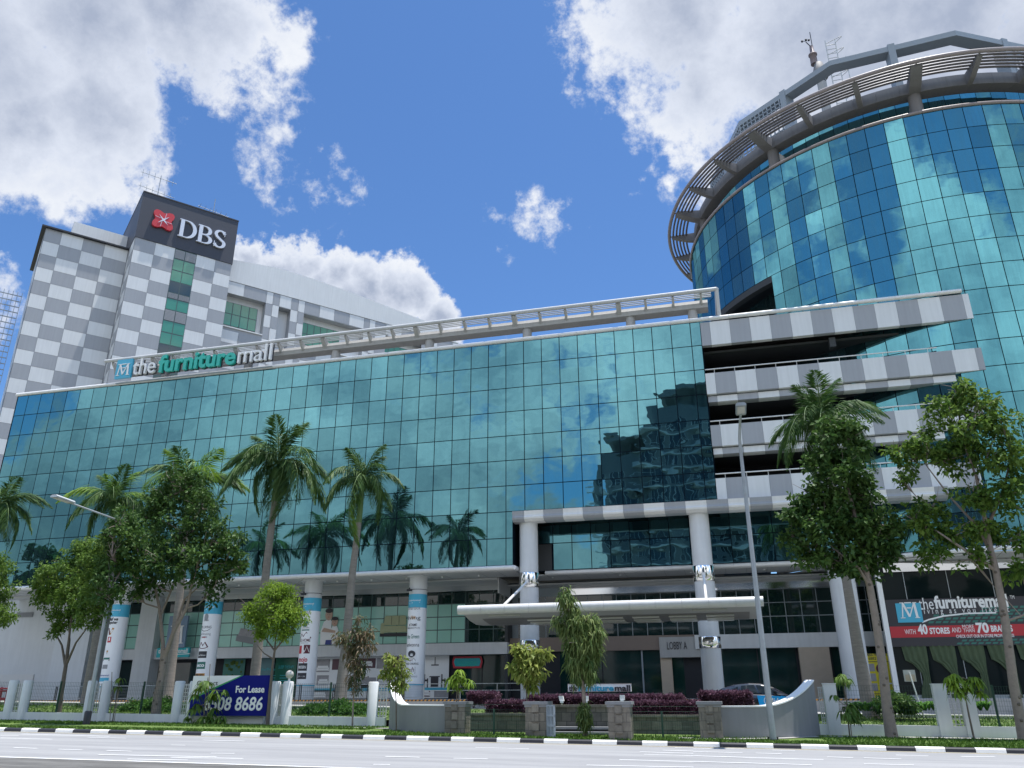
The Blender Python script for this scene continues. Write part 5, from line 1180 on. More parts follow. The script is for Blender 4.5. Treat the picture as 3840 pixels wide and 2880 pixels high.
# ---- grey curved gateway walls
def curved_wall(label, path, tops, y_end):
    t = thing('gateway_wall', label, 'wall', (path[0][0], path[0][1], gz(path[0][0])))
    n = len(path); mb = MB(); mc = MB(); th = .16
    nr = []
    for i in range(n):
        a, b = np.array(path[max(0, i-1)]), np.array(path[min(n-1, i+1)]); d = b-a; d /= np.linalg.norm(d); nr.append(np.array([-d[1], d[0]]))
    for i in range(n-1):
        q = []
        for j in (i, i+1):
            p, m_ = np.array(path[j]), nr[j]; q.append((p-m_*th, p+m_*th, gz(p[0])-.1, tops[j]))
        (a0, a1, ga, za), (b0, b1, gb, zb) = q
        mb.add([(*a0, ga), (*b0, gb), (*b0, zb), (*a0, za), (*a1, ga), (*b1, gb), (*b1, zb), (*a1, za)], [(0, 1, 2, 3), (5, 4, 7, 6)])
        e = .03
        for j, (c0, c1, g_, z) in enumerate(q): pass
        A0, A1, B0, B1 = a0-nr[i]*e, a1+nr[i]*e, b0-nr[i+1]*e, b1+nr[i+1]*e
        mc.add([(*A0, za), (*B0, zb), (*B1, zb), (*A1, za), (*A0, za+.05), (*B0, zb+.05), (*B1, zb+.05), (*A1, za+.05)], [(0, 1, 5, 4), (4, 5, 6, 7), (2, 3, 7, 6), (0, 3, 2, 1)])
    for j in (0, n-1):
        p, m_ = np.array(path[j]), nr[j]; a0, a1 = p-m_*th, p+m_*th; mb.add([(*a0, gz(p[0])-.1), (*a1, gz(p[0])-.1), (*a1, tops[j]), (*a0, tops[j])], [(0, 1, 2, 3)])
    mb.build('wall', 'greyplaster', t); mc.build('coping', 'coping', t); return t
def bez(p0, p1, p2, n=24): return [tuple((1-u)**2*np.array(p0)+2*u*(1-u)*np.array(p1)+u*u*np.array(p2)) for u in [i/n for i in range(n+1)]]
pl = bez((-14.35, 34.9), (-13.3, 32.6), (-10.75, 32.0))
def dip(u): return -.40+.86*max(0, 1-u/.46)**1.7
curved_wall('grey curved gateway wall with white coping sweeping down from the left fence', pl, [dip(i/24) for i in range(25)], 0)
pr = bez((-1.1, 32.5), (1.5, 32.6), (3.05, 35.7))
curved_wall('grey curved gateway wall with white coping rising to the right fence', pr, [-.45+.92*max(0, (i/24-.42)/.58)**1.9 for i in range(25)], 0)
# ---- stone pillars of the gateway
def pillar(px, pw, Y, label):
    x = at(px, 2700, Y)[0]; g_ = gz(x)+.1; ztop = at(px, 2638, Y)[2]; t = thing('stone_pillar', label, 'pillar', (x, Y, g_), 'stone pillars of the gateway')
    mb = MB(); mb.box(x-pw/2, x+pw/2, Y-.4, Y+.4, g_, ztop-.12); mb.build('shaft', 'stone', t)
    mb = MB()
    for k in range(3): z = g_+.25+.32*k; mb.box(x-.14, x+.12, Y-.45, Y-.401, z, z+.26)
    mb.build('raised_block', 'stone', t)
    mb = MB(); mb.box(x-pw/2-.03, x+pw/2+.03, Y-.43, Y+.43, ztop-.12, ztop-.03); mb.box(x-pw/2-.07, x+pw/2+.07, Y-.47, Y+.47, ztop-.03, ztop+.07); mb.build('cap', 'greyplaster', t); return x, ztop
pX = [pillar(1717, .80, 32.0, 'stone pillar with grey cap at the end of the left curved wall'), pillar(2018, .78, 31.0, 'stone pillar with grey cap carrying the open grey gate'), pillar(2327, .78, 30.5, 'stone pillar with grey cap right of the tall drooping tree'), pillar(2665, .78, 32.2, 'stone pillar with grey cap at the start of the right curved wall')]
# gate leaf standing open
x0 = at(2053, 2700, 30.6)[0]
t = thing('gate', 'grey steel gate leaf standing open beside the second stone pillar', 'gate', (x0, 30.6, gz(x0)+.1))
GA = R_(62); GF = lambda u, v, z: (x0+u*math.cos(GA)+v*math.sin(GA), 30.55-u*math.sin(GA)*.55+v*math.cos(GA), z)
z0, z1 = gz(x0)+.18, -.34
mb = MB()
for u in (0, .34, .68): mb.box(u, u+.06, -.03, .03, z0, z1, 0, GF)
for k in range(4): z = z0+(z1-z0-.06)*k/3; mb.box(0, .74, -.028, .028, z, z+.06, 0, GF)
mb.build('frame', 'steelgrey', t)
mb = MB()
for k in range(9): u = .08+.075*k; mb.box(u, u+.012, -.008, .008, z0, z1, 0, GF)
mb.build('bars', 'steelgrey', t)
# ---- stone planters, step slabs and hedges
def planter(label, x0, x1, y0, y1, z1, cap=True):
    t = thing('planter_wall', label, 'planter', ((x0+x1)/2, y0, gz(x0))); mb = MB(); mb.box(x0, x1, y0, y1, gz(x0)-.05, z1); mb.build('wall', 'stonedark', t)
    if cap: mb = MB(); mb.box(x0-.04, x1+.04, y0-.05, y0+.35, z1, z1+.09); mb.build('coping', 'stone', t)
    return t
zz = lambda y, px, py: at(px, py, y)[2]
xl = at(1760, 2700, 34.0)[0]; xm0 = at(2078, 2700, 33.4)[0]; xm1 = at(2288, 2700, 33.4)[0]; xr = at(2660, 2700, 34.6)[0]
planter('weathered stone planter wall under the left lower hedge behind green mesh', xl, at(2000, 2700, 34)[0], 34.0, 35.6, zz(34.0, 1900, 2683))
planter('tall weathered stone wall behind the step slabs and the drooping tree', xm0-.7, xm1+.5, 33.9, 36.2, zz(33.9, 2200, 2652))
planter('weathered stone planter wall under the right lower hedge behind green mesh', xm1+.4, xr, 34.6, 36.0, zz(34.6, 2450, 2690))
planter('upper stone ledge carrying the small mall sign', at(2045, 2600, 38.9)[0], at(2486, 2600, 38.9)[0], 38.9, 39.4, zz(38.9, 2200, 2600), False)
t = thing('step_slabs', 'grey stone slabs stepped in front of the tall stone wall', 'steps', ((xm0+xm1)/2, 33.2, gz(xm0)))
for k, (y, py) in enumerate(((33.3, 2726), (32.9, 2745))):
    z = zz(y, 2190, py); mb = MB(); mb.box(xm0, xm1, y, y+.42, z-.08, z); mb.build('slab', 'greyplaster', t)
mb = MB(); mb.box(xm0, xm1, 33.5, 33.85, gz(xm0), zz(33.3, 2190, 2730)-.1); mb.build('riser', 'black', t)
def hedge(label, x0, x1, y0, y1, z0, z1, n, seed):
    t = thing('hedge', label, 'hedge', ((x0+x1)/2, (y0+y1)/2, z0), 'clipped purple hedges of the gateway')
    g = np.random.default_rng(seed); c = np.stack([g.uniform(x0, x1, n), g.uniform(y0, y1, n), g.uniform(z0, z1, n)], 1)
    face = g.integers(0, 4, n); c[face == 0, 1] = y0; c[face == 1, 1] = y0+.02; c[face == 2, 2] = z1; c[face == 3, 0] = np.where(g.random((face == 3).sum()) < .5, x0, x1)
    c += g.normal(size=c.shape)*.035
    v, f = leaves(c, None, 4, .07, .11, .05, -.5, .7, seed); mb = MB(); mb.add(v, f); mb.build('foliage', 'hedge', t)
    mb = MB(); mb.box(x0+.06, x1-.06, y0+.06, y1-.06, z0, z1-.07); mb.build('inner_box', 'inkmaroon', t)  # dark box filling the hedge behind its leaves
def hx(px, Y): return at(px, 2650, Y)[0]
hedge('short purple hedge left of the second pillar, on the upper level', hx(1755, 38), hx(1848, 38), 38, 39.2, zz(38, 1800, 2640), zz(38, 1800, 2602), 1100, 1)
hedge('low purple hedge on the planter left of the second pillar', hx(1828, 34.3), hx(1975, 34.3), 34.3, 35.3, zz(34.3, 1900, 2672), zz(34.3, 1900, 2636), 1300, 2)
hedge('long purple hedge with floodlights under the small mall sign', hx(1985, 37.6), hx(2555, 37.6), 37.6, 38.8, zz(37.6, 2200, 2645), zz(37.6, 2250, 2614), 4200, 3)
hedge('low purple hedge on the planter right of the third pillar', hx(2372, 35.0), hx(2622, 35.0), 35.0, 36.0, zz(35, 2500, 2685), zz(35, 2500, 2638), 2600, 4)
hedge('dense purple hedge in front of the blue and black car', hx(2630, 38), hx(2815, 38), 38, 39.3, zz(38, 2720, 2648), zz(38, 2720, 2600), 2000, 5)
# green mesh fences between the pillars
def meshf(label, xa, ya, xb, yb, zt, k):
    t = thing('mesh_fence', label, 'fence', ((xa+xb)/2, (ya+yb)/2, gz(xa))); mb = MB(); n = int(abs(xb-xa)/.075)
    for i in range(n+1):
        u = i/n; x, y = xa+(xb-xa)*u, ya+(yb-ya)*u; mb.box(x-.004, x+.004, y-.004, y+.004, gz(x)+.12, zt)
    for q in range(7):
        z = .2+.17*q; mb.tube([(xa, ya, gz(xa)+z), (xb, yb, gz(xb)+z)], .004, 4)
    mb.build('mesh', 'greenpost', t); mb = MB(); x, y = xa+(xb-xa)*k, ya+(yb-ya)*k; mb.box(x-.035, x+.035, y-.035, y+.035, gz(x)+.05, zt+.06); mb.build('post', 'greenpost', t)
meshf('green wire mesh fence with one post between first and second pillars', pX[0][0]+.4, 31.7, pX[1][0]-.4, 31.0, -.55, .47)
meshf('green wire mesh fence with one post between third and fourth pillars', pX[2][0]+.4, 30.6, pX[3][0]-.4, 31.9, -.62, .44)
# small sign
a, b = at(2130, 2594, 39.0), at(2366, 2563, 39.0)
t = thing('name_sign', 'small white sign box with blue and black letters thefurnituremall above the long hedge', 'sign', (a[0], 39, a[2]))
mb = MB(); mb.box(a[0], b[0], 39.0, 39.15, a[2], b[2]); mb.box(a[0]-.02, b[0]+.02, 38.98, 39.17, b[2], b[2]+.025, 1); mb.build('board', ['coping', 'black'], t)
for s_, p0, p1, mt_, bo in (('the', 2134, 2164, 'ink', .01), ('furniture', 2167, 2302, 'cyan', .03), ('mall', 2306, 2364, 'ink', .02)):
    xa, xb = at(p0, 2590, 39)[0], at(p1, 2590, 39)[0]; mb = MB(); mb.text(s_, frontF(xa, 39.0, a[2]+.03), .36, 0, xb-xa, bo, 0, .05); mb.build('letters', mt_, t)
for i, (px, py, lb) in enumerate(((2107, 2625, 'leftmost white floodlight, tilted, in the long purple hedge'), (2198, 2625, 'white floodlight behind the trunk of the drooping tree'), (2334, 2622, 'white floodlight just above the third stone pillar'))):
    c = at(px, py, 37.35); t = thing('floodlight', lb, 'lamp', (c[0], 37.35, c[2]-.2), 'white floodlights in front of the long hedge')
    tl = .35 if i == 0 else 0; F = lambda x, y, z, c=c, tl=tl: (c[0]+x*math.cos(tl)-z*math.sin(tl)*.6, 37.35+y, c[2]+z+x*.0)
    mb = MB(); mb.box(-.10, .10, -.10, .08, -.04, .17, 0, F); mb.box(-.075, .075, -.14, -.10, -.12, -.04, 0, F); mb.build('head', 'coping', t)
    mb = MB(); mb.box(c[0]-.03, c[0]+.03, 37.3, 37.36, c[2]-.32, c[2]-.10); mb.build('bracket', 'soffit', t)
# ---- lease board on the left fence
a, b = at(706, 2684, 36.05), at(1011, 2532, 36.05)
t = thing('lease_board', 'large royal blue For Lease board with white corner and green stripe on the fence', 'sign', ((a[0]+b[0])/2, 36.05, a[2]))
BW, BH = b[0]-a[0], b[2]-a[2]; F = lambda x, y, z: (a[0]+x*BW, 36.05-z, a[2]+y*BH)
mb = MB(); mb.box(a[0], b[0], 36.05, 36.12, a[2], b[2], 0)
mb.prism([(0, .45), (0, 1), (.63, 1)], .001, .006, F, 1); mb.prism([(0, .45), (.63, 1), (.66, 1), (.0, .385)], .001, .006, F, 2); mb.build('panel', ['leaseblue', 'signwhite', 'leasegreen'], t)
mb = MB(); G_ = lambda x, y, z: (a[0]+x, 36.04-z, a[2]+y)
mb.text('For Lease', lambda x, y, z: G_(x+BW*.585, y+BH*.575, z), BH*.235, 0, BW*.37, .025, 0, .008); mb.text('6508 8686', lambda x, y, z: G_(x+BW*.195, y+BH*.14, z), BH*.46, 0, BW*.755, .02, .12, .008); mb.build('letters', 'signwhite', t)
mb = MB(); mb.text('Contact', lambda x, y, z: G_(x+BW*.06, y+BH*.76, z), BH*.17, 0, BW*.28, 0, 0, .008); mb.build('letters', 'ink', t)
mb = MB()
for x in (a[0]+.1, b[0]-.1): mb.box(x-.04, x+.04, 36.12, 36.2, gz(x)+.1, b[2]-.05)
mb.build('post', 'steel', t)
# ---- railing along the raised walkway
def railing(label, x0, x1, solid):
    t = thing('railing', label, 'railing', ((x0+x1)/2, 51.7, PZ)); zt = PZ+.95
    x = x0
    while x <= x1:
        for o_ in ((0, .125) if not solid else (0,)): mb = MB(); mb.box(x+o_-.025, x+o_+.025, 51.66, 51.72, PZ, zt); mb.build('post', 'black' if not solid else 'steel', t)
        x += 2.45
    mb = MB()
    for z in ((zt, PZ+.12) if not solid else (zt, PZ+.55)): mb.box(x0, x1, 51.67, 51.71, z-.02, z+.02)
    mb.build('rail', 'steelgrey' if not solid else 'steel', t)
    if not solid:
        mb = MB()
        for k in range(7): mb.box(x0, x1, 51.685, 51.695, PZ+.2+.1*k-.004, PZ+.2+.1*k+.004)
        mb.build('wire', 'steelgrey', t)
railing('dark post and wire railing along the walkway in front of the banner columns', -55, -19.3, False)
railing('pale two-bar railing before the dark shop window left of the lobby', -19.2, -11.5, True)
# ---- street lamps
def lamp_right():
    p = atg(2900, 2778, .14); Y = p[1]; t = thing('street_lamp', 'tall galvanised street lamp on the verge right of the gateway, curving at the top', 'street lamp', tuple(p), 'galvanised street lamps on the verge')
    pts = [np.array((p[0], Y, p[2]+.05))]; zt = at(2792, 1640, Y)[2]
    pts += [np.array((p[0], Y, p[2]+(zt-p[2])*u)) for u in (.2, .45, .7, .9)]
    pts += [np.array((p[0], Y-.10, zt-.1)), np.array((p[0]+.06, Y-.55, zt+.38)), np.array((p[0]+.12, Y-1.3, zt+.62))]
    mb = MB(); mb.tube(pts, [.115, .11, .095, .08, .07, .06, .05, .045], 14); mb.build('pole', 'steel', t)
    mb = MB(); mb.box(p[0]-.2, p[0]+.2, Y-.2, Y+.2, p[2]-.02, p[2]+.04)
    for sx in (-.15, .15):
        for sy in (-.15, .15): mb.lathe((p[0]+sx, Y+sy), [(.025, p[2]+.04), (.025, p[2]+.12)], 8)
    mb.build('base_plate', 'black', t)
    e = pts[-1]; mb = MB(); mb.prism([(-.17, 0), (.17, 0), (.20, .06), (.12, .13), (-.12, .13), (-.20, .06)], -.15, .75, lambda x, z, d: (e[0]+x, e[1]-d, e[2]-.05+z+.10*d)); h = mb.build('head', 'steel', t)
    mb = MB(); mb.prism([(-.14, -.012), (.14, -.012), (.14, .0), (-.14, .0)], .05, .65, lambda x, z, d: (e[0]+x, e[1]-d, e[2]-.052+z+.10*d)); mb.build('lens', 'lampglass', h)
lamp_right()
def lamp_left():
    p = atg(323, 2718, .14); Y = p[1]; t = thing('street_lamp', 'street lamp with black base on the left verge, its long arm reaching over the road', 'street lamp', tuple(p), 'galvanised street lamps on the verge')
    el_ = at(427, 1962, Y); x0 = p[0]; zt = el_[2]-.3
    h = at(262, 1885, Y-2.6)
    pts = [np.array((x0, Y, p[2]+.5)), np.array((x0, Y, p[2]+3)), np.array((x0, Y, zt-.4)), np.array((x0, Y-.05, zt)), np.array((x0+.0, Y-.5, zt+.38)), np.array(h)]
    mb = MB(); mb.tube(pts, [.10, .09, .068, .055, .045, .04], 14); mb.build('pole', 'steel', t)
    mb = MB(); mb.lathe((x0, Y), [(.16, p[2]-.05), (.16, p[2]+.55), (.12, p[2]+.6)], 16); mb.build('base', 'black', t)
    d = (pts[-1]-pts[-2]); d /= np.linalg.norm(d); mb = MB(); s_ = np.array((1., 0, 0)); u_ = np.cross(s_, d); u_ = u_/np.linalg.norm(u_); u_ = u_ if u_[2] > 0 else -u_
    mb.prism([(-.17, -.02), (.17, -.02), (.20, .04), (.12, .12), (-.12, .12), (-.20, .04)], -.1, .80, lambda x, z, e: tuple(h+s_*x+u_*z+d*e)); hd = mb.build('head', 'steel', t)
    mb = MB(); mb.prism([(-.14, -.032), (.14, -.032), (.14, -.021), (-.14, -.021)], .05, .7, lambda x, z, e: tuple(h+s_*x+u_*z+d*e)); mb.build('lens', 'lampglass', hd)
lamp_left()
# ---- back of a small board on a stake, right garden
p = at(3412, 2580, 42.5); t = thing('garden_board', 'back of a small white board on a leaning stake among the lilies', 'sign', (p[0], 42.5, dz(p[0])))
a, b = at(3393, 2556, 42.5), at(3430, 2512, 42.5)
mb = MB(); mb.box(a[0], b[0], 42.5, 42.53, a[2], b[2], 0); mb.box(a[0]+.06, b[0]-.04, 42.485, 42.5, a[2]+.03, (a[2]+b[2])/2+.05, 1); mb.build('board', ['soffit', 'beige'], t)
mb = MB(); mb.tube([(b[0]+.03, 42.47, dz(b[0])), ((a[0]+b[0])/2, 42.47, b[2]-.1)], .03, 8); mb.build('stake', 'coping', t)
# ---- red pipe rack at the far left edge
p = at(10, 2610, 42.0); t = thing('pipe_rack', 'red painted pipe rack standing behind the fence at the left edge', 'rack', (p[0]-1, 42, dz(p[0])))
mb = MB(); zt = at(10, 2582, 42)[2]; xe = at(31, 2600, 42)[0]
for z in (zt, zt-.13, zt-.55, zt-.62): mb.tube([(xe-3, 42, z), (xe, 42, z)], .05, 8)
mb.build('pipe', 'redpaint', t); mb = MB()
for x in (xe-.1, xe-.55, xe-1.0, xe-1.6): mb.box(x-.04, x+.04, 41.98, 42.06, dz(x), zt)
mb.build('leg', 'redpaint', t)

# ------------------------------------------------------------------ the parked hatchback
def car():
    Y0 = 44.9; xt = at(2680, 2577, Y0)[0]; zt = at(2790, 2561, Y0)[2]; H_ = 1.49; g_ = zt-H_; Lc, Wc = 4.5, 1.74
    t = thing('parked_car', 'black and bright blue liveried hatchback parked behind the right purple hedge', 'car', (xt+Lc/2, Y0+Wc/2, g_))
    P = lambda x, y, z: (xt+x, Y0+Wc/2+y, g_+z)
    # stations: x, sill z, belt z, half width
    low = [(0.0, .45, .88, .60), (.12, .30, 1.02, .74), (.5, .22, 1.02, .84), (1.2, .2, .99, .87), (2.2, .2, .95, .87), (3.2, .2, .91, .86), (3.8, .22, .84, .82), (4.2, .26, .72, .72), (4.45, .36, .58, .50)]
    sec = []
    for x, z0, z1, hw in low: sec.append([(x, -hw*.94, z0), (x, -hw, z0+(z1-z0)*.45), (x, -hw*.96, z1-.06), (x, -hw*.86, z1), (x, hw*.86, z1), (x, hw*.96, z1-.06), (x, hw, z0+(z1-z0)*.45), (x, hw*.94, z0)])
    mb = MB(); vs = [P(*q) for s_ in sec for q in s_]; k = 8
    for i in range(len(sec)-1):
        fs = [(i*k+j, i*k+j+1, (i+1)*k+j+1, (i+1)*k+j) for j in range(k-1)]+[(i*k+7, i*k, (i+1)*k, (i+1)*k+7)]
        mb.add(vs, fs, 1 if i >= 5 else 0, True)
    mb.add(vs, [tuple(range(8)), tuple(range(len(vs)-8, len(vs)))[::-1]], 0)
    top = [(.08, 1.06, 1.08, .70), (.35, 1.02, 1.24, .70), (1.0, .98, 1.42, .66), (1.7, .96, 1.49, .64), (2.3, .95, 1.46, .64), (2.9, .92, 1.28, .67), (3.55, .88, .93, .72)]
    sec = [[(x, -hw-.13, z0), (x, -hw, z1-.07*(z1-z0)), (x, -hw+.1, z1), (x, hw-.1, z1), (x, hw, z1-.07*(z1-z0)), (x, hw+.13, z0)] for x, z0, z1, hw in top]
    vs = [P(*q) for s_ in sec for q in s_]; k = 6
    for i in range(len(sec)-1): mb.add(vs, [(i*k+j, i*k+j+1, (i+1)*k+j+1, (i+1)*k+j) for j in range(k-1)], 0, True)
    mb.build('body', ['carblack', 'carblue'], t)
    def sidepoly(pts, name, m, off=.012):
        # panels on the near flank; y from the loft
        def yy(x, z):
            i = max(j for j in range(len(top)) if top[j][0] <= x+1e-6) if x >= top[0][0] else 0; i = min(i, len(top)-2)
            u = (x-top[i][0])/(top[i+1][0]-top[i][0]); z0 = top[i][1]+(top[i+1][1]-top[i][1])*u; z1 = top[i][2]+(top[i+1][2]-top[i][2])*u; hw = top[i][3]+(top[i+1][3]-top[i][3])*u
            if z < z0: return -(.88)
            return -(hw+.13*(1-min(1, (z-z0)/max(.05, (z1-z0)*.93))))
        mb = MB(); v = [P(x, yy(x, z)-off, z) for x, z in pts]; mb.add(v, [tuple(range(len(v)))]); return mb.build(name, m, t)
    sidepoly([(1.25, 1.03), (1.32, 1.36), (1.95, 1.40), (2.12, 1.0)], 'side_window', 'carglass'); sidepoly([(2.2, 1.0), (2.05, 1.39), (2.5, 1.33), (3.2, .97)], 'side_window', 'carglass'); sidepoly([(.62, 1.06), (.8, 1.24), (1.16, 1.33), (1.14, 1.03)], 'side_window', 'carglass')
    mb = MB(); v = [P(2.35, -.5, 1.46), P(2.35, .5, 1.46), P(3.5, .6, .965), P(3.5, -.6, .965)]; mb.add(v, [(0, 1, 2, 3)]); mb.build('windscreen', 'carglass', t)
    mb = MB(); v = [P(2.15, -.895, .25), P(2.05, -.90, .90), P(3.3, -.895, .85), P(3.55, -.885, .5), P(3.0, -.895, .25)]; mb.add(v, [(0, 1, 2, 3, 4)]); mb.build('blue_door_wrap', 'carblue', t)
    mb = MB(); F = lambda x, y, z: P(2.45+x, -.905-z, .52+y)
    mb.text('Midea', lambda x, y, z: F(x+.15, y, z), .36, 0, .75, .015, 0, .004); mb.stroke(arc(.12, .12, .2, .2, 40, 330, 18), .03, F, 0, .004)
    mb.text('SLEEP COOL', lambda x, y, z: P(.45+x, -.90-z, .86+y), .13, 0, .75, .015, 0, .004); mb.text('SAVE MORE', lambda x, y, z: P(.45+x, -.90-z, .70+y), .13, 0, .75, .015, 0, .004); mb.build('lettering', 'signwhite', t)
    mb = MB(); mb.prism([(.04, .78), (.30, .98), (.30, .74), (.10, .56)], -.90, -.55, lambda x, z, y: P(x, y, z)); mb.build('tail_light', 'silver', t)
    mb = MB(); mb.prism([(3.75, .80), (4.2, .68), (4.25, .62), (3.85, .70)], -.80, -.55, lambda x, z, y: P(x, y, z)); mb.build('headlight', 'lampglass', t)
    mb = MB(); mb.box(xt-.08, xt+.25, Y0+.25, Y0+Wc-.25, g_+1.06, g_+1.10); mb.build('spoiler', 'carblack', t)
    mb = MB(); mb.box(xt+2.85, xt+3.0, Y0-.16, Y0+.02, g_+.96, g_+1.08); mb.build('wing_mirror', 'carblack', t)
    for x in (.85, 3.55):
        for sgn in (-1, 1):
            yb = Y0+Wc/2+sgn*.80; mb = MB(); R2 = .31
            vs = [(xt+x+r*math.cos(2*math.pi*k/24), yb+o*sgn, g_+R2+r*math.sin(2*math.pi*k/24)) for r, o in ((.20, .10), (R2, .10), (R2, -.12)) for k in range(24)]
            mb.add(vs, [(j*24+k, j*24+(k+1) % 24, (j+1)*24+(k+1) % 24, (j+1)*24+k) for j in range(2) for k in range(24)], 0, True); wq = mb.build('wheel', 'rubber', t)
            mb = MB(); mb.add([(xt+x+.20*math.cos(2*math.pi*k/24), yb+.09*sgn, g_+R2+.20*math.sin(2*math.pi*k/24)) for k in range(24)], [tuple(range(24))]); mb.build('rim', 'steel', wq)
car()

# ------------------------------------------------------------------ trees
def px2m(Y, x): d = ray(x, 2000); return (Y/d[1])/FPX      # metres per photo pixel in depth Y
def tree(name, label, cat, Y, trunk, lobes, leaf, bark, n_leaf, size, asp=.55, droop=.1, group=None, seed=1, branches=None, cl=.42, per=30, squash=.85, fill=1.0):
    """trunk: photo pixels with radius (m); lobes: (px, py, radius px, depth offset m) filled with leaf clusters"""
    g = np.random.default_rng(seed); rr = random.Random(seed)
    T = [at(x, y, Y) for x, y, r in trunk]
    t = thing(name, label, cat, tuple(T[0]), group)
    mb = MB(); mb.tube(T, [r for _, _, r in trunk], 12)
    L_ = []
    for lx, ly, lr, dy in lobes: L_.append((at(lx, ly, Y+dy), lr*px2m(Y, lx)))
    for bi in (branches or []):
        pts = [np.array(at(x, y, Y+dy)) for x, y, dy, r in bi]; mb.tube(pts, [r for *_, r in bi], 8)
    r0 = trunk[-1][2]; BP = T[(len(T)+1)//2:]+[p for bi in (branches or []) for p in [np.array(at(x, y, Y+dy)) for x, y, dy, r in bi][1:]]
    L_.sort(key=lambda q: min(np.linalg.norm(q[0]-p) for p in BP))
    for c, R2 in L_:                       # a limb into every lobe, then twigs
        b = min(BP, key=lambda p: np.linalg.norm(p-c)+(0 if p[2] < c[2]+.1 else 2)); dist = np.linalg.norm(b-c)
        mid = (b+c)/2+g.normal(size=3)*.12*R2+np.array([0, 0, -.06*dist]); mb.tube([b, mid, c], [min(.05, max(.014, r0*.35)), min(.035, max(.012, r0*.25)), .010], 7); BP.append(c)
        for q in range(7):
            e = c+g.normal(size=3)*R2*.5; e[2] += .2*R2; mb.tube([mid+(c-mid)*rr.random(), (c+e)/2+g.normal(size=3)*.05, e], [max(.012, r0*.28), .012, .006], 5)
    if bark == 'palebark' and trunk[0][2] > .15:      # branch scars
        for q in range(16):
            i = rr.randrange(len(T)-1); u = rr.random(); p = T[i]+(T[i+1]-T[i])*u; r_ = trunk[i][2]*(1-u)+trunk[i+1][2]*u; a = rr.uniform(-2.6, -.5)
            d = np.array([math.cos(a), math.sin(a), .15]); mb.tube([p+d*r_*.9, p+d*(r_+.012), p+d*(r_+.02)], [.065, .05, .02], 8, 1)
    mb.build('trunk', [bark, 'bark'], t)
    vol = sum(R2**2 for _, R2 in L_); cen = []
    for c, R2 in L_:
        m_ = max(3, int(fill*n_leaf/per*R2**2/vol)); d = g.normal(size=(m_, 3)); d /= np.linalg.norm(d, axis=1)[:, None]
        cen.append(c+d*(g.random((m_, 1))**.42)*R2*np.array([1, .95, .92]))
    cen = np.concatenate(cen)
    v, f = leaves(cen, None, per, cl, size, size*asp, droop, .9, seed+50, squash); mb = MB(); mb.add(v, f); mb.build('crown', leaf, t)
    return t
# dense crown, left edge
tree('street_tree', 'dense round tree cut off by the left edge of the view', 'tree', 37.6, [(-60, 2700, .13), (-55, 2500, .10), (-60, 2350, .07)], [(-20, 2180, 80, 0), (-60, 2290, 90, .3), (0, 2300, 55, -.3), (-10, 2120, 60, 0), (-100, 2180, 90, 0)], 'leafmid', 'bark', 9000, .16, seed=21, cl=.30)
tree('street_tree', 'small dense dark-stemmed tree left of the lamp post, with a rounded bright crown', 'tree', 37.2, [(217, 2704, .13), (232, 2590, .11), (246, 2500, .10), (258, 2400, .06), (270, 2300, .045)],
     [(215, 2180, 85, 0), (320, 2120, 90, .2), (390, 2080, 75, -3.2), (290, 2230, 85, -.4), (180, 2250, 50, .1), (370, 2210, 80, -3.2), (250, 2310, 60, .2), (220, 2370, 28, 0), (335, 2305, 55, -3.2), (160, 2200, 45, 0), (300, 2060, 55, 0)], 'leafmid', 'bark', 15000, .17, .6, group='trees on the verge', seed=22, cl=.25,
     branches=[[(246, 2500, 0, .08), (232, 2420, .2, .05), (205, 2370, .3, .03)], [(250, 2490, 0, .07), (285, 2410, -.2, .05), (330, 2350, -.3, .03)], [(252, 2470, 0, .07), (262, 2400, .3, .04), (255, 2330, .4, .03)]])
tree('street_tree', 'large forked tree with a broad dark crown hiding the palms behind it', 'tree', 37.0, [(580, 2712, .26), (592, 2600, .20), (610, 2520, .18), (622, 2430, .15)],
     [(640, 1860, 85, 0), (760, 1900, 75, .3), (560, 1930, 85, -.2), (680, 1990, 110, 0), (510, 2040, 90, -2.8), (820, 2010, 85, .2), (600, 2110, 100, -.6), (740, 2110, 100, -.3), (870, 2060, 65, 0), (465, 2120, 65, -3.0), (820, 2150, 75, .2), (560, 2180, 60, 0), (900, 2130, 40, 0), (480, 1960, 60, -2.8), (780, 2230, 36, 0), (650, 1790, 50, 0), (500, 2230, 40, 0), (428, 2010, 42, -3.9), (420, 2085, 50, -3.9), (408, 2165, 50, -3.9), (396, 2245, 46, -3.9), (440, 1965, 34, -3.9), (720, 1820, 60, 0)], 'leafdark', 'palebark', 14500, .22, .62, group='trees on the verge', seed=23, cl=.27, per=28,
     branches=[[(604, 2530, 0, .13), (612, 2420, .1, .10), (598, 2280, .2, .08), (570, 2150, .3, .05)], [(612, 2480, 0, .13), (650, 2370, -.2, .10), (700, 2280, -.2, .08), (730, 2150, 0, .05)], [(606, 2300, .1, .06), (640, 2220, .3, .05), (668, 2130, .3, .04)], [(655, 2365, -.2, .07), (690, 2250, 0, .05), (745, 2200, 0, .03)]])
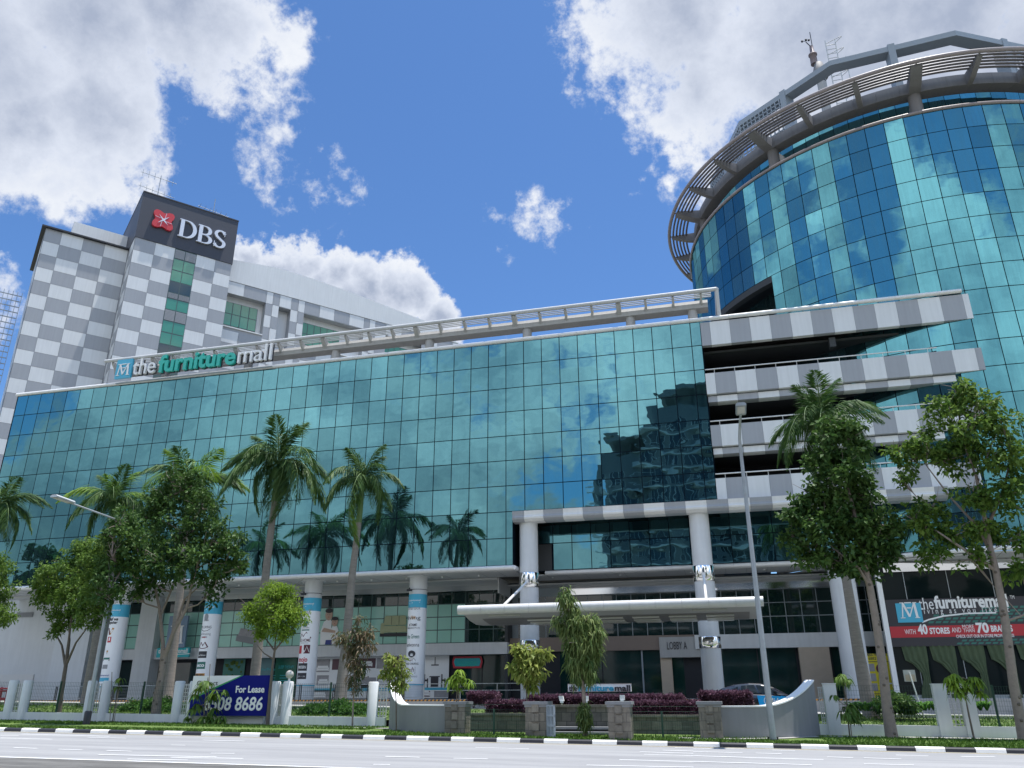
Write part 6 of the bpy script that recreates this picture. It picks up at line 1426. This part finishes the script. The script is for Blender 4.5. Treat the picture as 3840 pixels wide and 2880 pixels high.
tree('street_tree', 'small bright lime-green round tree on a thin stem right of the lease board', 'tree', 35.9, [(1003, 2725, .09), (1012, 2600, .07), (1022, 2500, .06), (1030, 2440, .05)],
     [(1030, 2250, 62, 0), (1080, 2220, 40, .2), (960, 2300, 50, .2), (1050, 2320, 62, -.4), (1110, 2320, 42, .1), (1000, 2330, 58, 0), (1080, 2280, 50, 0), (930, 2290, 28, 0), (970, 2370, 32, 0), (1065, 2370, 38, 0), (1015, 2210, 32, 0)], 'leaflight', 'bark', 9500, .135, .5, group='trees on the verge', seed=24, cl=.24,
     branches=[[(1030, 2440, 0, .045), (1000, 2400, .2, .03), (975, 2370, .2, .02)], [(1030, 2440, 0, .045), (1070, 2390, -.1, .03), (1100, 2350, 0, .02)], [(1022, 2470, 0, .04), (990, 2450, 0, .025), (965, 2420, 0, .015)], [(1030, 2440, 0, .045), (1035, 2380, .2, .03), (1040, 2300, .2, .02)]])
tree('street_tree', 'tall leaning tree with pale trunk and heart-leaved crown right of the lamp post', 'tree', 35.4, [(3345, 2768, .24), (3325, 2640, .19), (3310, 2500, .17), (3285, 2330, .15), (3262, 2200, .14), (3235, 2100, .12), (3220, 1980, .10), (3170, 1800, .06)],
     [(3130, 1640, 90, 0), (3210, 1640, 65, .3), (3080, 1720, 70, 0), (3170, 1750, 100, -.3), (3040, 1860, 75, 0), (3140, 1890, 110, .2), (3240, 1850, 75, .3), (2990, 1930, 60, 0), (3090, 1990, 100, -.4), (3200, 1990, 100, 0), (3300, 1960, 70, .3), (3340, 2040, 60, 0), (3030, 2070, 75, 0), (3130, 2100, 80, -.3), (3270, 2080, 75, 0), (3360, 1990, 40, 0), (3240, 2130, 60, 0), (2960, 2000, 35, 0), (3150, 1590, 40, 0)], 'leafdark', 'palebark', 10800, .23, .72, group='trees on the verge', seed=25, cl=.26, per=26,
     branches=[[(3235, 2120, 0, .07), (3280, 2050, .3, .05), (3330, 2010, .3, .03)], [(3262, 2200, 0, .07), (3220, 2130, -.3, .05), (3130, 2060, -.3, .03)], [(3215, 1950, 0, .06), (3110, 1900, .2, .04), (3060, 1850, .2, .02)]])
tree('street_tree', 'tall open-crowned tree at the right edge with a slanting pale trunk', 'tree', 35.0, [(3842, 2790, .20), (3800, 2560, .17), (3770, 2330, .15), (3735, 2140, .13), (3715, 2060, .11), (3690, 1930, .08), (3660, 1780, .06)],
     [(3600, 1470, 70, 0), (3680, 1530, 70, .2), (3540, 1540, 75, 0), (3620, 1620, 95, -.2), (3760, 1600, 70, .2), (3480, 1660, 75, 0), (3420, 1720, 60, 0), (3560, 1720, 75, .3), (3700, 1720, 75, 0), (3800, 1700, 65, 0), (3640, 1860, 70, -.3), (3760, 1860, 80, 0), (3500, 1900, 60, .2), (3420, 1940, 50, 0), (3580, 2010, 70, 0), (3500, 2080, 60, 0), (3700, 1990, 65, .2), (3800, 2020, 70, 0), (3640, 2100, 50, 0), (3360, 1680, 32, 0), (3830, 2140, 55, 0), (3380, 1800, 36, 0), (3470, 1990, 40, 0), (3850, 1800, 60, 0)], 'leafmid', 'palebark', 9000, .22, .66, group='trees on the verge', seed=26, cl=.27, per=24,
     branches=[[(3715, 2070, 0, .08), (3670, 1980, .2, .06), (3560, 1860, .2, .04), (3470, 1740, .2, .02)], [(3735, 2140, 0, .08), (3600, 2050, -.3, .05), (3510, 1990, -.3, .03)], [(3700, 1980, 0, .07), (3760, 1850, .3, .05), (3790, 1720, .3, .03)], [(3665, 1800, 0, .05), (3610, 1650, 0, .04), (3590, 1520, 0, .02)], [(3770, 2330, 0, .05), (3830, 2310, 0, .04), (3870, 2290, 0, .03)]])
# slim planted saplings
tree('street_tree', 'tall slim tree with drooping olive leaves in front of the lobby canopy', 'tree', 31.2, [(2196, 2768, .10), (2194, 2680, .085), (2186, 2560, .065), (2168, 2470, .055), (2150, 2380, .045), (2132, 2290, .03), (2115, 2200, .015)],
     [(2118, 2215, 18, 0), (2125, 2255, 29, 0), (2140, 2300, 27, 0.1), (2105, 2330, 21, 0), (2180, 2345, 37, -0.1), (2215, 2330, 32, 0.1), (2235, 2380, 26, 0), (2190, 2400, 42, 0), (2165, 2440, 34, 0), (2220, 2440, 30, 0.1), (2190, 2480, 38, 0), (2150, 2490, 26, 0), (2210, 2520, 24, 0), (2125, 2355, 19, 0), (2165, 2540, 18, 0), (2130, 2400, 18, 0)], 'leafolive', 'palebark', 4600, .27, .20, 1.5, None, 27, None, .20, 22, 1.1)
tree('street_sapling', 'leafy sucker sprouting at the foot of the tall drooping tree', 'sapling', 31.1, [(2194, 2764, .03), (2192, 2700, .02), (2190, 2650, .012)], [(2190, 2650, 14, 0), (2188, 2675, 19, 0), (2200, 2690, 18, 0), (2194, 2708, 14, 0)], 'leafolive', 'palebark', 900, .22, .2, 1.4, None, 28, None, .12, 18, 1.1)
tree('street_sapling', 'sapling with pale yellow-green leaves before the left lobby column', 'sapling', 31.6, [(1975, 2765, .035), (1977, 2660, .03), (1974, 2580, .026), (1972, 2500, .02)],
     [(1960, 2440, 26, 0), (2000, 2450, 32, .1), (1950, 2490, 30, 0), (2030, 2470, 22, 0), (1985, 2500, 36, 0), (2015, 2520, 30, 0), (1950, 2530, 24, 0), (1990, 2550, 28, 0), (1945, 2435, 14, 0), (2045, 2450, 12, 0)], 'leafyellow', 'bark', 1500, .24, .5, .7, None, 29, [[(1974, 2590, 0, .02), (1955, 2540, 0, .014), (1948, 2500, 0, .01)], [(1974, 2590, 0, .02), (2000, 2550, 0, .014), (2018, 2500, 0, .01)]], .16, 16)
tree('street_sapling', 'wispy sapling with sparse yellow leaves against the fourth banner column', 'sapling', 32.6, [(1486, 2745, .03), (1486, 2640, .026), (1482, 2570, .02), (1478, 2500, .014)],
     [(1455, 2460, 12, 0), (1470, 2480, 18, 0), (1500, 2480, 18, 0), (1445, 2515, 20, 0), (1480, 2520, 24, 0), (1510, 2520, 18, .1), (1490, 2560, 26, 0), (1510, 2565, 18, 0)], 'leafyellow', 'bark', 800, .19, .45, .6, None, 30, [[(1484, 2600, 0, .016), (1460, 2550, 0, .01), (1450, 2510, 0, .006)], [(1485, 2600, 0, .016), (1503, 2540, 0, .01), (1508, 2480, 0, .006)]], .15, 14)
tree('street_sapling', 'tall thin sapling with dry rusty leaf tips between two stakes', 'sapling', 35.9, [(1321, 2735, .045), (1324, 2640, .035), (1332, 2520, .03), (1338, 2400, .018)],
     [(1345, 2320, 14, 0), (1330, 2370, 24, 0), (1370, 2375, 28, 0), (1295, 2400, 22, 0), (1345, 2420, 30, 0), (1385, 2420, 18, 0), (1310, 2440, 20, 0), (1330, 2480, 26, 0), (1355, 2500, 22, 0), (1325, 2540, 20, 0), (1335, 2580, 16, 0), (1275, 2385, 12, 0)], 'leafrust', 'palebark', 1700, .26, .24, .8, None, 31, None, .22, 16, 1.0)
# saplings with whorls of hanging leaves
def whorl(mb, c, n, ln, wd, g, lift=.45):
    for k in range(n):
        a = g.uniform(0, 2*math.pi); d = np.array([math.cos(a), math.sin(a), 0]); s_ = np.array([-math.sin(a), math.cos(a), 0]); l = ln*(.7+.5*g.random()); pr_ = []
        up = lift*g.uniform(.2, 1.3)
        for u in (0, .25, .5, .75, 1): pr_.append(c+d*l*(u*.85)+np.array([0, 0, l*(up*u-1.15*u*u)]))
        w_ = [.15, .8, 1, .75, .05]; vs = []
        for p, q in zip(pr_, w_): vs += [p-s_*wd*q/2, p+s_*wd*q/2]
        mb.add(vs, [(2*i, 2*i+1, 2*i+3, 2*i+2) for i in range(4)])
def sapling(label, Y, stem, whorls, leaf, seed, stakes=(), ln=.5, wd=.075, n=26):
    g = np.random.default_rng(seed); T = [at(x, y, Y) for x, y in stem]; t = thing('street_sapling', label, 'sapling', tuple(T[0]))
    mb = MB(); mb.tube(T, [.028-.014*i/max(1, len(T)-1) for i in range(len(T))], 8)
    for x, y, s_ in whorls:
        c = at(x, y, Y); b = min(T, key=lambda p: np.linalg.norm(p-c)); mb.tube([b, (b+c)/2+np.array([0, 0, -.03]), c], [.014, .012, .008], 6)
    mb.build('stem', 'bark', t); mb = MB()
    for x, y, s_ in whorls:
        c = np.array(at(x, y, Y))
        for q in range(3): whorl(mb, c+g.normal(size=3)*.10*s_, int(n*s_/2)+3, ln*s_**.5, wd, g)
    mb.build('leaves', leaf, t)
    for x0_, y0_, x1_, y1_ in stakes:
        mb = MB(); mb.tube([at(x0_, y0_, Y+.1), at(x1_, y1_, Y+.1)], .018, 7); mb.build('stake', 'palebark', t)
    return t
sapling('bushy sapling with drooping dark leaves in front of the lease board', 35.4, [(762, 2718), (768, 2640), (775, 2580), (780, 2540)], [(782, 2555, 1.), (752, 2580, .8), (815, 2590, .8), (735, 2600, .7), (800, 2610, .7), (840, 2590, .5), (738, 2645, .8), (722, 2660, .6), (790, 2665, .9), (760, 2690, .9), (830, 2690, .6), (800, 2690, .6), (745, 2700, .6), (838, 2703, .4), (705, 2695, .4)], 'leafmid', 41, ((776, 2690, 788, 2490),), .50, .085, 18)
sapling('thin young sapling with pale hanging leaves between stakes right of the left lamp', 36.0, [(421, 2712), (432, 2640), (446, 2575), (452, 2540)], [(452, 2548, .7), (448, 2575, .6)], 'leafmid', 42, ((412, 2708, 420, 2520), (428, 2705, 446, 2580)), .40, .07, 12)
sapling('sapling with drooping bright leaves on a thin stem by the first stone pillar', 31.7, [(1712, 2752), (1711, 2650), (1714, 2580), (1712, 2545)], [(1706, 2545, 1.), (1722, 2535, .9), (1742, 2550, .6), (1772, 2560, .45), (1690, 2552, .6), (1713, 2580, .5)], 'leaflight', 43, ((1719, 2660, 1719, 2560),), .42, .08, 16)
sapling('two-tiered palm-like sapling before the white wall right of the right gateway wall', 35.0, [(3188, 2772), (3180, 2700), (3176, 2650), (3170, 2560)], [(3178, 2645, 1.), (3160, 2660, .8), (3200, 2655, .8), (3180, 2675, .9), (3198, 2690, .5), (3128, 2612, .4)], 'leafmid', 44, ((3195, 2770, 3186, 2690),), .44, .07, 18)
sapling('tall thin sapling with one leaf tuft behind the white pier near the round white column', 37.4, [(3172, 2625), (3162, 2570), (3160, 2545)], [(3160, 2540, 1.0), (3146, 2548, .6), (3176, 2548, .6)], 'leafmid', 45, (), .46, .075, 18)
sapling('tall sapling with spreading hand-shaped leaf tufts between the square piers', 35.2, [(3652, 2772), (3632, 2680), (3618, 2600), (3608, 2540)], [(3606, 2540, 1.1), (3580, 2552, .8), (3640, 2545, .9), (3665, 2555, .5), (3585, 2590, .7), (3622, 2580, .5), (3680, 2590, .6), (3570, 2540, .5)], 'leaflight', 46, ((3655, 2770, 3626, 2640),), .46, .085, 18)
# garden shrubs and lilies behind the fence
def shrub(label, px0, px1, pt, pb, Y, leaf, n, size, seed, cat='shrub', asp=.5):
    a, b = at(px0, pb, Y), at(px1, pb, Y); zt = at((px0+px1)/2, pt, Y)[2]; z0 = a[2]; g = np.random.default_rng(seed)
    t = thing('garden_shrub', label, cat, ((a[0]+b[0])/2, Y, z0)); u = g.random(n); x = a[0]+(b[0]-a[0])*u; h = (zt-z0)*(np.sin(np.pi*np.clip(u, .06, .94))**.5)*(.75+.3*np.sin(u*17+seed))
    c = np.stack([x, Y+g.normal(size=n)*.5, z0+h*g.random(n)**.5], 1); v, f = leaves(c, None, 9, .16, size, size*asp, 0, .9, seed); mb = MB(); mb.add(v, f); mb.build('foliage', leaf, t)
    mb = MB()
    for k in range(14): q = c[g.integers(0, n)]; mb.tube([(q[0], Y, z0-.05), tuple(q)], [.02, .008], 5)
    mb.build('stems', 'bark', t)
shrub('low spreading shrub round the foot of the banner-side palm left of the lease board', 480, 700, 2618, 2672, 40.2, 'shrub', 900, .16, 61)
shrub('low spreading shrub round the foot of the tall palm right of the globe lamp', 1150, 1385, 2632, 2676, 40.2, 'shrub', 1100, .16, 62)
shrub('dark shrub behind the leaning tree on the right lawn', 3295, 3420, 2600, 2665, 41.5, 'leafdark', 700, .2, 63)
def lily(label, px0, px1, py, Y, n, seed, flowers):
    a, b = at(px0, py, Y), at(px1, py, Y); g = np.random.default_rng(seed); t = thing('lily_bed', label, 'plants', ((a[0]+b[0])/2, Y, a[2])); mb = MB()
    for k in range(n):
        c = np.array((a[0]+(b[0]-a[0])*g.random(), Y+g.normal()*.35, a[2]-.05))
        for q in range(11):
            an = g.uniform(0, 6.28); d = np.array([math.cos(an), math.sin(an), 0]); s_ = np.array([-math.sin(an), math.cos(an), 0]); l = .55*(.7+.6*g.random()); vs = []
            for u, w_ in ((0, .05), (.4, .085), (.75, .07), (1, .005)): p = c+d*l*u*.7+np.array([0, 0, l*(1.5*u-1.0*u*u)]); vs += [p-s_*w_/2, p+s_*w_/2]
            mb.add(vs, [(2*i, 2*i+1, 2*i+3, 2*i+2) for i in range(3)])
    mb.build('leaves', 'lily', t)
    if flowers:
        mb = MB()
        for px, pyy in flowers:
            c = np.array(at(px, pyy, Y-.2)); mb.tube([c-np.array([0, 0, .5]), c], .012, 5)
            for q in range(16): an = q*.39; e = c+np.array([.17*math.cos(an), .17*math.sin(an), .10*math.sin(q*2.1)]); mb.tube([c, (c+e)/2+np.array([0, 0, .05]), e], [.018, .014, .004], 4)
        mb.build('flowers', 'coping', t)
lily('bed of strap-leaved lilies with white spidery flowers on the right lawn', 3360, 3520, 2660, 42.0, 34, 71, [(3400, 2622), (3420, 2642)])
lily('strap-leaved plants at the foot of the right sapling between fence and hall', 3640, 3715, 2660, 41.5, 14, 72, None)
lily('low strap-leaved plants at the foot of the palm before the yellow poster', 3180, 3290, 2662, 41.0, 12, 73, None)

# ------------------------------------------------------------------ royal palms
def frond_mesh(L0, seed, droop, young=False):
    """one arching feather leaf along +X, hanging leaflets on both sides"""
    g = np.random.default_rng(seed); mb = MB(); n = 46; P = []
    for i in range(n+1):
        u = i/n; x = L0*(u-.16*droop*u*u*u); z = L0*(.42*u-droop*.80*u*u-.12*droop*u**4); P.append(np.array([x*(1-.15*droop*u), .10*L0*math.sin(seed)*u*u, z]))
    mb.tube(P[::3], [.045*(1-.85*k/(len(P[::3])-1)) for k in range(len(P[::3]))], 6, 1)
    for i in range(4, n+1):
        u = i/n; ln = L0*.245*(math.sin(math.pi*min(1, .13+u*.88))**.7)+.12; t_ = P[i]-P[i-1]; t_ /= np.linalg.norm(t_)
        for sg in (-1, 1):
            for rep in range(2):
                sd_ = np.array([0, sg, 0.]); dirn = sd_*.75+t_*.62+np.array([0, 0, -.35-.35*droop+(.45 if rep else 0)])+g.normal(size=3)*.13; dirn /= np.linalg.norm(dirn); q = P[i]; l = ln*(.8+.4*g.random()); w_ = .052
                wv = np.cross(dirn, [0, 0, 1.]); wv /= np.linalg.norm(wv)+1e-6
                m1 = q+dirn*l*.5; e = q+dirn*l+np.array([0, 0, -.30*l])
                mb.add([q, m1-wv*w_/2, e, m1+wv*w_/2], [(0, 1, 2, 3)], 0)
    me = mb
    return me
FM = {}
def frond_data(kind, k):
    key = (kind, k)
    if key not in FM:
        L0, dr = {'up': (2.9, .42), 'mid': (3.7, .95), 'low': (3.5, 1.15), 'hang': (3.1, 1.3)}[kind]
        mb = frond_mesh(L0, k+3, dr); o = mb.build('frond', ['palmleaf', 'crownshaft'], None, (0, 0, 0)); FM[key] = o.data; bpy.data.objects.remove(o)
    return FM[key]
def palm(label, Y, trunk, head, scale, seed, n=(4, 6, 7, 4), young=False, lean=0.):
    g = random.Random(seed); T = [np.array(at(x, y, Y)) for x, y, r in trunk]; H0 = np.array(at(head[0], head[1], Y)); T[0][2] = min(T[0][2], dz(T[0][0])+.1)
    t = thing('royal_palm', label, 'palm', tuple(T[0]), 'royal palms in front of the mall')
    mb = MB(); rs = [r for *_, r in trunk]
    mb.tube([T[0]-np.array([0, 0, .3])]+T, [rs[0]*1.25]+rs, 16); mb.build('trunk', 'palmbark', t)
    mb = MB(); mb.tube([T[-1], T[-1]+(H0-T[-1])*.4, H0], [rs[-1]*1.12, rs[-1]*1.0, rs[-1]*.5], 14); mb.tube([H0, H0+np.array([.05, 0, 1.5*scale])], [.04, .008], 6); mb.build('crownshaft', 'crownshaft', t)
    a = g.uniform(0, 6.28)
    for kind, cnt, el in (('up', n[0], 52), ('mid', n[1], 24), ('low', n[2], 4), ('hang', n[3], -26)):
        for k in range(cnt):
            a += 2.399+g.uniform(-.3, .3); o = bpy.data.objects.new('frond', frond_data(kind, g.randrange(3))); COL.objects.link(o); o.parent = t
            o.location = Vector(H0)-Vector(T[0]); o.rotation_euler = (g.uniform(-.2, .2), -R_(el+g.uniform(-12, 12)), a); s_ = scale*g.uniform(.86, 1.12); o.scale = (s_, s_, s_)
            if young and kind in ('up', 'mid') and k < 3: o.data = o.data.copy(); o.data.materials[0] = MT['palmyoung']
    return t
palm('royal palm cut off by the left edge of the view', 44.8, [(-70, 2640, .26), (-40, 2300, .2), (-20, 2010, .16)], (-8, 1900), 1.02, 1)
palm('royal palm with yellow-green young fronds, mostly hidden by the small dense tree', 44.8, [(318, 2640, .30), (352, 2450, .24), (392, 2180, .20), (414, 1990, .15)], (428, 1880), .95, 2, (5, 5, 6, 3), True)
palm('royal palm rising behind the large forked tree', 44.8, [(628, 2620, .30), (655, 2400, .26), (684, 2150, .22), (700, 1950, .17)], (708, 1820), 1.13, 3, (4, 6, 6, 3), True)
palm('tallest royal palm with grey ringed trunk, centre left, full arching crown', 44.8, [(948, 2610, .32), (975, 2350, .27), (1005, 2080, .23), (1030, 1880, .19)], (1046, 1740), 1.20, 4, (5, 6, 8, 5))
palm('royal palm with mottled trunk and one long hanging bright frond right of the tallest palm', 44.8, [(1275, 2625, .36), (1300, 2400, .27), (1318, 2180, .22), (1345, 1960, .17)], (1362, 1800), .92, 5, (5, 5, 6, 4))
palm('royal palm behind the right lamp post, its trunk mottled green at the foot', 43.0, [(3262, 2660, .36), (3220, 2450, .27), (3175, 2180, .22), (3110, 1760, .17)], (3078, 1590), 1.05, 6, (5, 6, 7, 3))
# the long hanging frond of the mottled palm
o = bpy.data.objects.new('frond', frond_data('hang', 1).copy()); COL.objects.link(o); pr_ = [q for q in bpy.data.objects if q.name.startswith('royal_palm') and 'hanging' in q['label']][0]
o.data.materials[0] = MT['palmyoung']; o.parent = pr_; o.location = Vector(at(1358, 1850, 44.5))-Vector(pr_.location); o.rotation_euler = (.1, R_(38), R_(250)); o.scale = (1.05, .8, 1.05)

# ------------------------------------------------------------------ across the street, seen in the mirror glass
def condo(label, x0, x1, y0, y1, z1, seed):
    t = thing('apartment_tower', label, 'building', ((x0+x1)/2, (y0+y1)/2, -1.6)); g = random.Random(seed); mb = MB()
    n = int((z1+1.6)/3.1); mw = MB(); mbal = MB(); mf = MB()
    mb.box(x0, x1, y0, y1, -1.6, z1); mb.box(x0+6, x1-3, y0+2, y1-4, z1, z1+3.2)
    for k in range(n):
        z = -1.6+3.1*k; x = x0+.8
        while x < x1-3.5:
            w_ = g.choice((2.6, 3.4)); mw.box(x, x+w_-.5, y1-.02, y1+.03, z+.9, z+2.6); 
            for q in range(4): mf.box(x+(w_-.5)*q/3-.04, x+(w_-.5)*q/3+.04, y1+.03, y1+.08, z+.9, z+2.6)
            x += w_+.4
        pts = []; m_ = 40
        for q in range(m_+1): u = q/m_; xx = x0-1.2+(x1-x0+2.4)*u; pts.append((xx, y1+.9+.8*math.sin(u*15+k*.0+seed)+.3*math.sin(u*31+k)))
        mbal.prism(pts+[(x1+1.2, y1-.05), (x0-1.2, y1-.05)], z-.15, z+.22, lambda a, b, e: (a, b, e)); 
        for q in range(m_): 
            if (q//5+k) % 2: a, b = pts[q], pts[q+1]; mf.quad((*a, z+1.15), (*b, z+1.15), (*b, z+1.22), (*a, z+1.22))
    mb.build('wall', 'condo', t); mw.build('window', 'darkglass', t); mbal.build('balcony', 'condolight', t); mf.build('window_frame', 'condolight', t)
    mb = MB(); mb.prism([(x0+3, z1+3.0), (x1-1, z1+3.6), (x1+1, z1+4.1), (x0+2, z1+3.6)], y0+1, y1+.5, lambda a, b, e: (a, e, b)); mb.build('roof', 'condo', t)
X_ = lambda px, py, Y: at(px, py, Y)[0]
condo('tall apartment tower with wavy balconies reflected at the right end of the flat mirror facade', X_(2400, 1500, 134), X_(2400, 1500, 134)+26, -42, -25, 47.0, 1)
condo('lower apartment block with wavy balconies reflected left of the taller one', X_(2225, 1650, 134), X_(2405, 1500, 134)-.3, -42, -25, 38.5, 2)
# street trees over the road (seen only in the reflections)
src = [q for q in bpy.data.objects if q.name.startswith('street_tree') and 'forked' in q['label']][0]
src2 = [q for q in bpy.data.objects if q.name.startswith('street_tree') and 'leaning' in q['label']][0]
for i, (x, y, s_, o_) in enumerate(((-134, -10, 2.7, src), (-121, -13, 2.6, src2), (-108, -11, 2.4, src), (-92, -12, 1.6, src2), (-78, -11, 1.5, src), (-64, -13, 1.65, src2), (-52, -11, 1.5, src), (-41, -14, 1.6, src2), (27, -13, 1.7, src2), (35, -11, 1.6, src), (44, -13, 1.8, src2), (54, -11, 1.7, src))):
    c = copy_tree(o_); c.location = (x, y, gz(x)); c.rotation_euler = (0, 0, 1.3*i); c.scale = (s_, s_, s_*.8); c['label'] = 'leafy street tree on the far pavement across the road, seen in reflections'; c['group'] = 'street trees across the road'
